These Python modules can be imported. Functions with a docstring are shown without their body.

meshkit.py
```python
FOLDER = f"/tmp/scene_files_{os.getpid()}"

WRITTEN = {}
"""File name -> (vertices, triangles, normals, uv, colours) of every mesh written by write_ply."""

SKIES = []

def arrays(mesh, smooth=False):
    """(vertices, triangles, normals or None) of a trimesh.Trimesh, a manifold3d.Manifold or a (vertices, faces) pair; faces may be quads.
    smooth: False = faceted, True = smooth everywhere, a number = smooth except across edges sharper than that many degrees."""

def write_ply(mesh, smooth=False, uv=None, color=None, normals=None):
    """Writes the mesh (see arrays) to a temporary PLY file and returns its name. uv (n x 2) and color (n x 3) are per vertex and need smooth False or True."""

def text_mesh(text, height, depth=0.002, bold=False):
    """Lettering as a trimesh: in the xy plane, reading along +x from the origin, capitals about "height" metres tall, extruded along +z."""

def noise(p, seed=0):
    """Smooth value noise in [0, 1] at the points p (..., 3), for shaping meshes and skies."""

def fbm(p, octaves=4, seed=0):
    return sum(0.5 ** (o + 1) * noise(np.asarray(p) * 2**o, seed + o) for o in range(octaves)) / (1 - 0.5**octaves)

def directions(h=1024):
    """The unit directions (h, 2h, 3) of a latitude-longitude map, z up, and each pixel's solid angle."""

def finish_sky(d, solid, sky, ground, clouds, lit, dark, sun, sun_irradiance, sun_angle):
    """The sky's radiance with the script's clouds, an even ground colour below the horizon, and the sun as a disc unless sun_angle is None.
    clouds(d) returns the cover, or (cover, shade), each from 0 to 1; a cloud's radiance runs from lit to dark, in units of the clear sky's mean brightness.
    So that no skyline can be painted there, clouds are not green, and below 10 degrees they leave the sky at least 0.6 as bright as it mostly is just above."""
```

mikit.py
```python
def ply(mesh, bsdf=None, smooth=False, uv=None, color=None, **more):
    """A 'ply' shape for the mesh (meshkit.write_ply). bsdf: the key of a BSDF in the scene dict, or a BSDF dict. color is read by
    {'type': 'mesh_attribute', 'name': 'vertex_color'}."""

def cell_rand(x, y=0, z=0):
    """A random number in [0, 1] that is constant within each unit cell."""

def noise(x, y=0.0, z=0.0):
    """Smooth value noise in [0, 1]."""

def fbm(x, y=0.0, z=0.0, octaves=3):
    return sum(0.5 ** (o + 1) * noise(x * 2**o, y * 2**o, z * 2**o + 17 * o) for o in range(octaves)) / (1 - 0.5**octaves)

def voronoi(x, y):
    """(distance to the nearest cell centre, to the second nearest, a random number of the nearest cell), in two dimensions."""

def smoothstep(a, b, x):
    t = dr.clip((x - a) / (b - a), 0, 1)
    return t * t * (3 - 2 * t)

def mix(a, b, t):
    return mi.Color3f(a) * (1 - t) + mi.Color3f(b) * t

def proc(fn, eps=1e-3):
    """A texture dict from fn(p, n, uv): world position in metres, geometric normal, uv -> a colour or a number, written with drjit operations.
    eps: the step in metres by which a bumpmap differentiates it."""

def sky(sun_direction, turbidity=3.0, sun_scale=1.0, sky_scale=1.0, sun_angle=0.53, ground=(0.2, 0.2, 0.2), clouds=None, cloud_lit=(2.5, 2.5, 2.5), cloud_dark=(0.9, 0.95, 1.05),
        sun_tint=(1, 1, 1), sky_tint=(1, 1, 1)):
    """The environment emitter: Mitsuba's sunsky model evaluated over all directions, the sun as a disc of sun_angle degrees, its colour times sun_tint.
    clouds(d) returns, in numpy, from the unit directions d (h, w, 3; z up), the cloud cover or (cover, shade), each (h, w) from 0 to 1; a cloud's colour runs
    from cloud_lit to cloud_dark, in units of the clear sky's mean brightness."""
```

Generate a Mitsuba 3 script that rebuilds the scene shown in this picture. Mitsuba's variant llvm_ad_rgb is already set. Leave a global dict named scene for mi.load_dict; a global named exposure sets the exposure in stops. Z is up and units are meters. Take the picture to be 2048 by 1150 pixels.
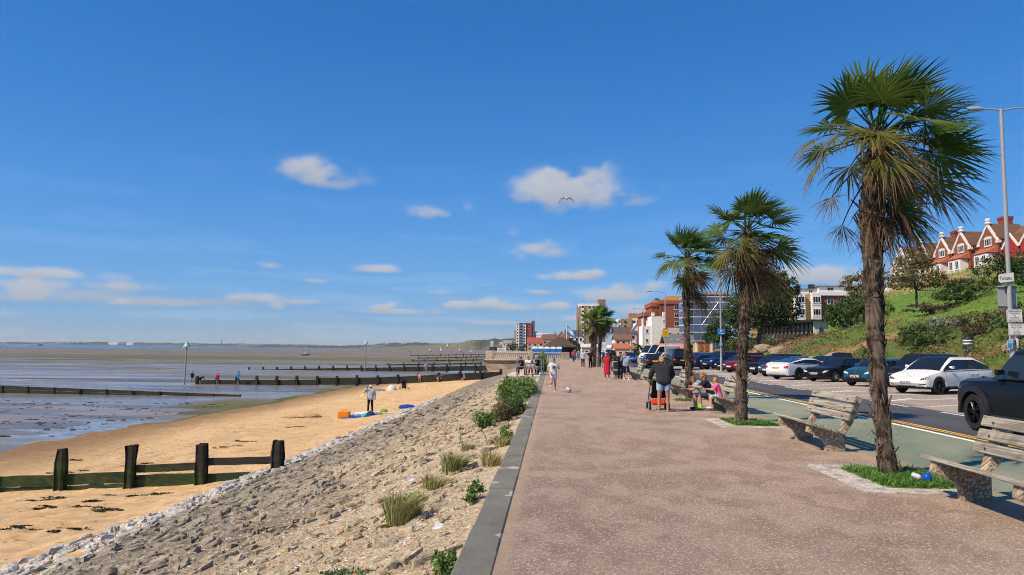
import math, random
import numpy as np, trimesh, manifold3d as m3
import drjit as dr, mitsuba as mi
import mikit, meshkit
from mikit import smoothstep, mix
from scipy.spatial import Voronoi
PI = math.pi
T = mi.ScalarTransform4f
scene, labels = {}, {}

# ---------------------------------------------------------------- camera, sky, exposure
EYE = 1.75
CAM_R = np.array([0.99842367, 0.05519847, 0.01016379])
CAM_U = np.array([-0.00549946, -0.08400457, 0.99645019])
CAM_F = np.array([-0.05585633, 0.99493536, 0.08356859])
scene['camera'] = {'type': 'perspective', 'fov': 2 * math.degrees(math.atan(1024 / 1460.0)), 'fov_axis': 'x',
                   'near_clip': 0.05, 'far_clip': 40000.0,
                   'to_world': T().look_at(origin=[0, 0, EYE], target=[float(v) for v in np.array([0, 0, EYE]) + CAM_F], up=[float(v) for v in CAM_U])}
SUN_AZ, SUN_EL = math.radians(34), math.radians(45)      # shadows run to +x and a little to +y
SUN = (-math.cos(SUN_EL) * math.cos(SUN_AZ), -math.cos(SUN_EL) * math.sin(SUN_AZ), math.sin(SUN_EL))
exposure = 1.36
# cumulus: (azimuth from +y in degrees, elevation, half width, half height, density)
CUMULUS = [
 (-18.9, 13.0, 3.4, 1.25, 1.0), (-17.4, 12.4, 3.6, .9, .7), (-19.2, 13.6, 1.9, .9, .8),
 (-.8, 12.2, 3.0, 1.7, 1.3), (2.6, 12.0, 3.5, 2.0, 1.3), (-.3, 13.6, 1.1, .9, 1.0), (2.6, 13.8, 1.4, 1.0, 1.0), (6.2, 11.6, 3.2, .9, .6), (9.5, 12.5, 2.2, .6, .3),
 (-10.6, 10.4, 2.0, .75, 1.0), (-6.6, 10.6, 1.6, 1.2, .65), (-2.8, 9.2, 1.8, .9, .55), (-1.3, 7.5, 2.8, 1.0, .95), (-1.0, 8.2, 1.0, .6, .8),
 (-21.8, 6.0, 1.3, .35, .6), (-13.2, 6.0, 1.8, .42, .75), (2.0, 5.7, 2.8, .42, .8), (3.6, 5.9, 1.0, .35, .7), (-18.4, 5.0, 2.2, .35, .5), (-9.2, 4.3, 2.0, .3, .45),
 (-22.5, 3.4, 3.0, .5, .7), (-21.6, 3.0, .9, .35, 1.1), (-19.3, 3.3, 1.8, .35, .6), (-12.9, 3.1, .8, .42, 1.0), (-11.8, 2.75, 4.0, .28, .6), (-7.4, 3.3, 1.1, .42, 1.0), (-4.9, 3.4, 1.6, .5, 1.0), (-3.2, 3.2, 2.2, .4, .7),
 (-1.0, 4.4, 2.0, .28, .55), (.2, 3.3, 1.3, .45, .7), (5.2, 4.2, 4.0, .75, .7), (6.6, 4.9, 3.0, .5, .5), (7.5, 3.0, 4.5, .6, .7), (-4.5, 2.0, 6.0, .3, .5), (1.8, 2.4, 4.0, .3, .55), (4.4, 1.6, 2.5, .4, .7),
 (-38.5, 3.5, 7.0, .8, .8), (-36.0, 4.6, 6.0, .5, .6), (-33.0, 4.0, 5.0, .5, .55), (-31.0, 2.9, 1.4, .25, .8), (-28.0, 2.9, 1.2, .25, .7), (-24.0, 3.5, 1.2, .4, .7), (-40.0, 2.9, 5.0, .3, .8),
 (19.5, 5.6, 4.5, 1.0, .8), (22.5, 5.0, 4.0, .8, .7), (32.0, 20.0, 4.0, .35, .18), (-29.5, 12.2, 1.4, .7, .18), (-9.0, 15.0, 2.0, .4, .1),
 (70, 12, 12, 3, .9), (120, 14, 10, 3, .8), (-100, 9, 14, 2.5, .9), (-150, 12, 12, 3, .8), (170, 9, 9, 2, .9)]


def cloud_cover(d):
    az, el = np.degrees(np.arctan2(d[..., 0], d[..., 1])), np.degrees(np.arcsin(np.clip(d[..., 2], -1, 1)))
    p = np.stack([az * .6, el * 1.25, np.zeros_like(az)], -1)
    n = meshkit.fbm(p, 5, 3)
    w = meshkit.fbm(p * .6 + 9, 3, 8) - .5
    body = np.zeros_like(az)
    top = np.zeros_like(az)
    for a, e, hw, hh, k in CUMULUS:
        da = (az - a + 180) % 360 - 180 + w * 2.6
        de = el - e + (w * .5) * min(hh, 1)
        dn = np.where(de < 0, de * 1.45, de)
        g = k * np.exp(-(da / hw) ** 2 - (dn / hh) ** 2)
        g = g * (1.9 if 0 < e < 7 else 1.0)
        body = np.maximum(body, g) + .35 * np.minimum(body, g)
        top = top + g * np.clip(.5 - de / hh * .8, 0, 1)
    cover = np.clip((body * (.12 + 1.75 * n) - .19) * .85, 0, 1)
    cover = cover * cover * (3 - 2 * cover) * .9
    hz = np.exp(-np.maximum(el, 0) / 6.0)
    strat = np.clip((meshkit.fbm(np.stack([az * .12, el * 1.3, np.zeros_like(az) + 4], -1), 4, 21) - .42) * 2.2, 0, 1) * np.exp(-((el - 2.6) / 2.4) ** 2) * .9
    shade = np.clip(top / np.maximum(body, .05), 0, 1) * .62 + .12 * hz
    return np.maximum(np.maximum(cover, strat), .58 * hz), np.maximum(shade, np.where(strat > cover, .55, 0))


scene['sky'] = mikit.sky(SUN, turbidity=2.1, sun_scale=1.22, sky_scale=1.0, clouds=cloud_cover, cloud_lit=(2.5, 2.6, 2.8), cloud_dark=(1.45, 1.6, 1.85), sky_tint=(.25, .93, 1.52), sun_tint=(1, .97, .92))


# ---------------------------------------------------------------- materials
def _h(a, b):
    h = a ^ b
    h = (h ^ (h >> 13)) * mi.UInt32(1274126177)
    return mi.Float((h >> 8) & 0xFFFF) * (1 / 65535.0)


def _i(x, k): return mi.UInt32(mi.Int32(dr.floor(x))) * mi.UInt32(k)


def cell(x, y): return _h(_i(x, 374761393), _i(y, 668265263))


def noise(x, y=0.0, z=0.0):
    """light two-dimensional value noise; z slants the plane"""
    x, y = mi.Float(x + z * .71), mi.Float(y + z * 1.37)
    fx, fy = dr.floor(x), dr.floor(y)
    tx, ty = x - fx, y - fy
    tx, ty = tx * tx * (3 - 2 * tx), ty * ty * (3 - 2 * ty)
    a0, b0 = mi.UInt32(mi.Int32(fx)) * mi.UInt32(374761393), mi.UInt32(mi.Int32(fy)) * mi.UInt32(668265263)
    a1, b1 = a0 + mi.UInt32(374761393), b0 + mi.UInt32(668265263)
    return dr.lerp(dr.lerp(_h(a0, b0), _h(a1, b0), tx), dr.lerp(_h(a0, b1), _h(a1, b1), tx), ty)


def fbm(x, y=0.0, z=0.0, octaves=3):
    o = min(octaves, 3)
    if o == 2: return noise(x, y, z) * .64 + noise(x * 2.1 + 7, y * 2.1, z) * .36
    return noise(x, y, z) * .55 + noise(x * 2.1 + 7, y * 2.1, z) * .28 + noise(x * 4.7 + 3, y * 4.7, z) * .17



def f_colour(p, n, uv):
    """the colour of a face, packed in its uv (square-root scale)"""
    u, v = uv.x + .5, uv.y + .5
    r = dr.floor(u / 256)
    g, b = dr.floor(u - r * 256), dr.floor(v)
    return mi.Color3f(dr.square(r / 255), dr.square(g / 255), dr.square(b / 255))


VC = mikit.proc(f_colour)



def pr(name, base, rough=.8, spec=.4, **kw):
    scene[name] = {'type': 'twosided', 'bsdf': {'type': 'principled', 'base_color': base if isinstance(base, dict) else {'type': 'rgb', 'value': list(base)}, 'roughness': rough, 'specular': spec, **kw}}


def bumped(name, base, fn, eps, rough=.85, spec=.3, scale=1.0, **kw):
    inner = {'type': 'principled', 'base_color': base if isinstance(base, dict) else {'type': 'rgb', 'value': list(base)}, 'roughness': rough, 'specular': spec, **kw}
    scene[name] = {'type': 'twosided', 'bsdf': {'type': 'bumpmap', 'arbitrary': mikit.proc(fn, eps), 'scale': scale, 'bsdf': inner}}


pr('matte', VC, .85, .25)
pr('satin', VC, .45, .4)
pr('carpaint', VC, .22, .12, clearcoat=.4, clearcoat_gloss=.99)
pr('skin', VC, .55, .35)
pr('cloth', VC, .9, .15, sheen=.3)
pr('metal', VC, .38, .5, metallic=.85)
pr('rubber', (.022, .022, .024), .75, .3)
pr('darkglass', (.012, .016, .022), .06, .65)
pr('lampglass', VC, .08, .6, clearcoat=1.0)
scene['clearglass'] = {'type': 'thindielectric', 'int_ior': 1.5}
scene['leaf'] = {'type': 'twosided', 'bsdf': {'type': 'principled', 'base_color': VC, 'roughness': .5, 'specular': .35}}
scene['leafthin'] = {'type': 'principledthin', 'base_color': VC, 'roughness': .55, 'diff_trans': .7, 'spec_trans': 0.0, 'eta': 1.35}


def c3(r, g, b): return mi.Color3f(r, g, b)


def f_prom(p, n, uv):
    k = cell(p.x * 96 + p.y * 31, p.y * 92 - p.x * 27)
    k2 = cell(p.x * 58 - p.y * 19 + 7, p.y * 55 + p.x * 21)
    big = fbm(p.x * .35, p.y * .22)
    mid = fbm(p.x * 3.1, p.y * 2.3, 5, 2)
    base = mix(c3(.225, .163, .125), c3(.298, .225, .176), smoothstep(.3, .7, mid))
    base = mix(base, c3(.30, .245, .19), smoothstep(.46, .72, big) * .6)
    base = mix(base, c3(.165, .118, .095), smoothstep(.60, .82, noise(p.x * 1.9 + 4, p.y * 1.4) * .6 + big * .4) * .55)
    stain = smoothstep(.76, .86, noise(p.x * 1.1 + 40, p.y * .9) * .7 + mid * .3)
    base = mix(base, c3(.11, .085, .07), stain * .6)
    base = base * (.70 + .56 * k)
    base = mix(base, c3(.60, .51, .44), (k2 > .88) * .48)
    return mix(base, c3(.34, .26, .18), smoothstep(5.05, 5.35, p.x + .3 * mid) * .75 + smoothstep(-.3, -.42, p.x + .12 * mid - .06) * .7)


def f_path(p, n, uv):
    m = fbm(p.x * .8, p.y * .35, 0, 4)
    g = noise(p.x * 90, p.y * 90)
    base = mix(c3(.14, .18, .135), c3(.20, .228, .175), smoothstep(.3, .7, m))
    base = base * (.86 + .28 * g)
    base = mix(base, c3(.21, .2, .16), smoothstep(.6, .78, fbm(p.x * 1.6, p.y * .5 + 8, 3, 4)) * .6)
    edge = smoothstep(5.75, 5.42, p.x + .35 * (m - .5))
    return mix(base, c3(.29, .225, .16), edge * .85)


def f_asphalt(p, n, uv):
    m = fbm(p.x * .9, p.y * .18, 0, 4)
    g = noise(p.x * 110, p.y * 110)
    base = mix(c3(.052, .056, .064), c3(.085, .088, .094), m) * (.8 + .4 * g)
    track = dr.exp(-dr.square((dr.abs(p.x - 9.95) - .8) * 3.0)) * .3
    return mix(base, c3(.036, .037, .04), track)


def f_carpark(p, n, uv):
    m = fbm(p.x * .5, p.y * .4, 0, 4)
    g = noise(p.x * 70, p.y * 70)
    base = mix(c3(.2, .175, .15), c3(.29, .26, .225), m) * (.8 + .4 * g)
    oil = smoothstep(.66, .8, fbm(p.x * .8, p.y * .8, 7, 3))
    return mix(base, c3(.11, .1, .095), oil * .6)


def f_sand(p, n, uv):
    m = fbm(p.x * .5, p.y * .3, 0, 4)
    g = noise(p.x * 40, p.y * 40)
    base = mix(c3(.48, .33, .17), c3(.57, .41, .225), m) * (.88 + .24 * g)
    base = mix(base, c3(.4, .25, .125), smoothstep(.56, .75, fbm(p.x * 1.4, p.y * 2.6, 2, 4)) * .5)
    wet = smoothstep(-17.5, -24.2, p.x + 2.2 * (fbm(p.x * .2, p.y * .12, 4, 3) - .5) + smoothstep(85, 118, p.y) * -5)
    base = mix(base, c3(.19, .12, .062), wet * .9)
    weed = smoothstep(-23.6, -24.8, p.x + 2.6 * (fbm(p.x * .5, p.y * .22, 9, 4) - .5)) * smoothstep(42, 52, p.y + 4 * m) * smoothstep(.30, .42, fbm(p.x * 2, p.y * 1.2, 3, 4) + .08)
    base = mix(base, c3(.055, .085, .03), weed * .9)
    crumb = smoothstep(.74, .8, fbm(p.x * 5 + 3, p.y * 9, 6, 3))
    return mix(base, c3(.1, .07, .04), crumb * .75)


def h_sand(p, n, uv): return .06 * fbm(p.x * 2.6, p.y * 2.6, 1, 2)


def _mudmasks(p):
    w = fbm(p.x * .012, p.y * .02, 2, 4)
    w2 = fbm(p.x * .05, p.y * .16, 6, 4)
    yy = p.y + (w - .5) * 120 + (p.x + 60) * .10
    green = smoothstep(150, 185, yy) * smoothstep(420, 330, yy)
    green = green * (.25 + .75 * smoothstep(.38, .6, fbm(p.x * .004 + 2, p.y * .035, 5)))
    green = dr.maximum(green, smoothstep(108, 114, p.y + 6 * (w2 - .5)) * smoothstep(124, 118, p.y + 6 * (w2 - .5)) * smoothstep(-75, -45, p.x))
    green = dr.maximum(green, smoothstep(.58, .7, w2) * smoothstep(120, 160, p.y))
    green = dr.maximum(green, smoothstep(46, 56, p.y) * smoothstep(74, 66, p.y + 5 * w2) * smoothstep(-32.5, -28.5, p.x + 5 * (w2 - .5)))
    green = dr.maximum(green, smoothstep(78, 84, p.y) * smoothstep(104, 96, p.y + 5 * w2) * smoothstep(-31, -26, p.x + 5 * (w2 - .5)) * .8)
    brown = smoothstep(280, 420, yy)
    pool = smoothstep(.52, .6, fbm(p.x * .045, p.y * .20, 11, 4)) * (1 - green)
    near = smoothstep(70, 60, p.y + (w2 - .5) * 8) * (1 - green)
    return green, brown, dr.maximum(pool * .8, near * smoothstep(.75, .5, w2)), w2


def f_mud(p, n, uv):
    green, brown, pool, w2 = _mudmasks(p)
    f = fbm(p.x * .7, p.y * .9, 3, 3)
    base = mix(c3(.15, .14, .125), c3(.26, .235, .205), f)
    base = mix(base, c3(.17, .14, .105), brown * .8)
    base = mix(base, mix(c3(.05, .06, .02), c3(.13, .125, .045), fbm(p.x * .08, p.y * .3, 5, 4)), green * .95)
    base = mix(base, c3(.07, .055, .04), smoothstep(.6, .75, fbm(p.x * .02 + 5, p.y * .16, 7)) * .7)
    return mix(base, c3(.13, .13, .13), pool * .7)


def r_mud(p, n, uv):
    green, brown, pool, w2 = _mudmasks(p)
    st = fbm(p.x * .035, p.y * .3, 2)
    return dr.clip(.40 + .5 * green + .3 * brown - .26 * pool + 1.2 * (st - .5), .12, .95)


def h_mud(p, n, uv): return .06 * fbm(p.x * .9, p.y * 1.8, 1, 2)


def f_kerb(p, n, uv):
    m = fbm(p.x * 4, p.y * 2.5, 0, 4)
    base = mix(c3(.125, .128, .112), c3(.20, .20, .175), m) * (.85 + .3 * noise(p.x * 95, p.y * 95, p.z * 95))
    return mix(base, c3(.42, .39, .34), smoothstep(.725, .76, fbm(p.x * 3.3 + 5, p.y * 2.6, 2, 4)) * .8)


def f_stone(p, n, uv):
    m = fbm(p.x * 3.4, p.y * 3.4, p.z * 3, 4)
    k = cell(p.x * 3.1 + p.y * .8, p.y * 3.4 - p.x * .7)
    g = noise(p.x * 55, p.y * 55, p.z * 55) * .7 + .3 * k
    wob = (fbm(p.x * .25, p.y * .16, 3, 4) - .5) * 3.4
    buff = mix(c3(.29, .245, .16), c3(.50, .44, .325), m)
    buff = mix(buff, c3(.42, .25, .12), smoothstep(.62, .72, fbm(p.x * 6, p.y * 6, 4, 3)) * .6)
    grey = mix(c3(.19, .168, .125), c3(.35, .315, .25), m)
    t = smoothstep(-2.8, -6.4, p.x + wob)
    base = mix(buff, grey, t)
    whit = smoothstep(-7.9, -8.35, p.x + wob * .1 + .5 * (m - .5))
    base = mix(base, mix(c3(.36, .35, .32), c3(.60, .59, .55), m), whit * .9)
    alg = smoothstep(.6, .72, fbm(p.x * .9, p.y * .5, 8, 4)) * smoothstep(-7.2, -7.8, p.x) * smoothstep(-8.7, -8.3, p.x) * smoothstep(30, 20, p.y)
    base = mix(base, c3(.06, .09, .03), alg * .9)
    return base * (.5 + 1.0 * g)


def h_stone(p, n, uv): return .045 * fbm(p.x * 11, p.y * 11, p.z * 9, 2)


def f_shingle(p, n, uv):
    k = cell(p.x * 44 + p.y * 12, p.y * 42 - p.x * 13)
    k2 = cell(p.x * 19 - p.y * 6, p.y * 18 + p.x * 7)
    t = smoothstep(-2.8, -6.4, p.x + (fbm(p.x * .25, p.y * .16, 3) - .5) * 3.4)
    base = mix(mix(c3(.24, .185, .11), c3(.50, .44, .325), k), mix(c3(.15, .13, .1), c3(.33, .3, .25), k), t)
    base = base * (1 - .38 * t)
    base = mix(base, c3(.27, .16, .08), (k2 > .88) * .6)
    return mix(base, c3(.8, .76, .68), ((k2 < .05) & (k > .5)) * .8)


def f_groyne(p, n, uv):
    g = fbm(p.x * 2, p.y * 18, p.z * 22, 4)
    base = mix(c3(.010, .008, .006), c3(.048, .036, .025), g)
    alg = smoothstep(-2.0, -2.35, p.z + .3 * (fbm(p.x * 3, p.y * 3, p.z * 5, 3) - .5) + .035 * (dr.maximum(p.x, -16) + 9))
    return mix(base, mix(c3(.014, .028, .006), c3(.05, .075, .014), noise(p.x * 5, p.y * 5, p.z * 9)), alg * (.3 + .62 * smoothstep(60, 30, p.y)))


def f_bench(p, n, uv):
    g = fbm(p.x * 60, p.y * 2.2, p.z * 60, 4)
    base = mix(c3(.2, .18, .145), c3(.43, .405, .345), smoothstep(.25, .72, g))
    return mix(base, c3(.13, .125, .085), smoothstep(.58, .75, fbm(p.x * 4, p.y * 3, p.z * 4, 3)) * .55)


def f_pebble(p, n, uv):
    qx, qy = p.x + p.y * .37, p.z + p.y * .81
    k = cell(qx * 46 + qy * 14, qy * 44 - qx * 15)
    return mix(c3(.2, .155, .105), c3(.58, .49, .36), k * k) * (.8 + .4 * noise(qx * 6, qy * 6))


def f_trunk(p, n, uv):
    g = fbm(p.x * 26, p.y * 26, p.z * 5, 4)
    r = noise(p.x * 5, p.y * 5, p.z * 9)
    base = mix(c3(.03, .022, .017), c3(.165, .128, .096), smoothstep(.32, .72, g * .7 + r * .3))
    return mix(base, c3(.34, .28, .22), smoothstep(.66, .8, fbm(p.x * 12, p.y * 12, p.z * 16, 3)) * .5)


def f_lawn(p, n, uv):
    m = fbm(p.x * .09, p.y * .07, 0, 4)
    g = fbm(p.x * 1.6, p.y * 1.6, 3, 3)
    lawn = mix(c3(.07, .135, .025), c3(.115, .185, .04), g)
    scrub = mix(c3(.075, .085, .03), c3(.24, .19, .085), smoothstep(.3, .7, m))
    bank = smoothstep(38, 31, p.x + 8 * (m - .5) - smoothstep(90, 120, p.y) * 6) * smoothstep(24, 60, p.y)
    heath = mix(mix(c3(.08, .115, .03), c3(.24, .15, .065), smoothstep(.45, .62, fbm(p.x * .16, p.y * .1, 5, 4)) * smoothstep(48, 72, p.y)), c3(.22, .09, .08), smoothstep(.58, .7, fbm(p.x * .2 + 8, p.y * .16, 6, 3)) * .7)
    top = smoothstep(60, 66, p.x + 6 * (m - .5)) * smoothstep(80, 95, p.y)
    dry = mix(c3(.26, .18, .075), c3(.36, .26, .12), g)
    far = smoothstep(150, 175, p.y)
    base = mix(lawn, heath, bank * .92)
    base = mix(base, dry, top * .85)
    return mix(base, mix(c3(.1, .12, .04), c3(.24, .22, .17), g), far) * (.75 + .5 * noise(p.x * 6, p.y * 6))


def f_rooftile(p, n, uv):
    row = cell(p.z * 4, p.y * 3)
    return mix(c3(.12, .065, .045), c3(.21, .115, .075), row * .5 + .5 * fbm(p.x * .6, p.y * .6, p.z, 3))


def f_brick(p, n, uv):
    k = cell((p.x + p.y) * 4.4, p.z * 12)
    return mix(c3(.24, .085, .05), c3(.33, .13, .08), k) * (.8 + .4 * fbm(p.x * .7, p.y * .7, p.z * .7, 3))


def f_cobble(p, n, uv):
    return mix(c3(.27, .255, .225), c3(.47, .45, .41), cell(p.x * 7, p.y * 7)) * (.75 + .5 * noise(p.x * 60, p.y * 60, p.z * 60))


def f_water(p, n, uv): return mix(c3(.05, .065, .085), c3(.075, .09, .105), fbm(p.x * .004, p.y * .002, 1, 3))


def h_water(p, n, uv): return .1 * noise(p.x * .7, p.y * 1.1)


def f_far(p, n, uv): return mix(c3(.05, .065, .045), c3(.14, .135, .085), smoothstep(.4, .65, fbm(p.x * .008, p.y * .004, 1, 4)))


def f_patina(p, n, uv):
    return mix(c3(.26, .19, .13), c3(.52, .44, .33), fbm(p.x * 1.2, p.y * 1.2, p.z * 2.5, 4))


P = mikit.proc
pr('m_prom', P(f_prom), .82, .3)
pr('m_path', P(f_path), .85, .25)
pr('m_asphalt', P(f_asphalt), .7, .35)
pr('m_carpark', P(f_carpark), .85, .25)
bumped('m_sand', P(f_sand), h_sand, .03, .9, .15)
bumped('m_mud', P(f_mud), h_mud, .1, P(r_mud), .65)
pr('m_kerb', P(f_kerb), .85, .3)
bumped('m_stone', P(f_stone), h_stone, .01, .88, .25)
pr('m_shingle', P(f_shingle), .88, .25)
pr('m_groyne', P(f_groyne), .6, .4)
pr('m_bench', P(f_bench), .8, .3)
pr('m_pebble', P(f_pebble), .8, .35)
pr('m_trunk', P(f_trunk), .9, .2)
pr('m_lawn', P(f_lawn), .95, .1)
pr('m_rooftile', P(f_rooftile), .85, .25)
pr('m_brick', P(f_brick), .9, .2)
pr('m_cobble', P(f_cobble), .85, .25)
pr('m_water', P(f_water), .22, .5)
pr('m_shallow', P(lambda p, n, uv: mix(c3(.13, .125, .125), c3(.24, .21, .185), smoothstep(.35, .7, fbm(p.x * .10, p.y * .45)))), P(lambda p, n, uv: .14 + .5 * fbm(p.x * .22, p.y * 1.1, 4)), .45)
pr('m_far', P(f_far), .95, .1)
pr('m_patina', P(f_patina), .9, .2)


# ---------------------------------------------------------------- mesh helpers
def rotm(az=0, pitch=0, roll=0):
    """roll about y, then pitch about x, then az about z (radians)"""
    ca, sa, cp, sp, cr, sr = math.cos(az), math.sin(az), math.cos(pitch), math.sin(pitch), math.cos(roll), math.sin(roll)
    return np.array([[ca, -sa, 0], [sa, ca, 0], [0, 0, 1]]) @ np.array([[1, 0, 0], [0, cp, -sp], [0, sp, cp]]) @ np.array([[cr, 0, sr], [0, 1, 0], [-sr, 0, cr]])


BOXF = np.array([[0, 2, 3, 1], [4, 5, 7, 6], [0, 1, 5, 4], [2, 6, 7, 3], [0, 4, 6, 2], [1, 3, 7, 5]])


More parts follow.
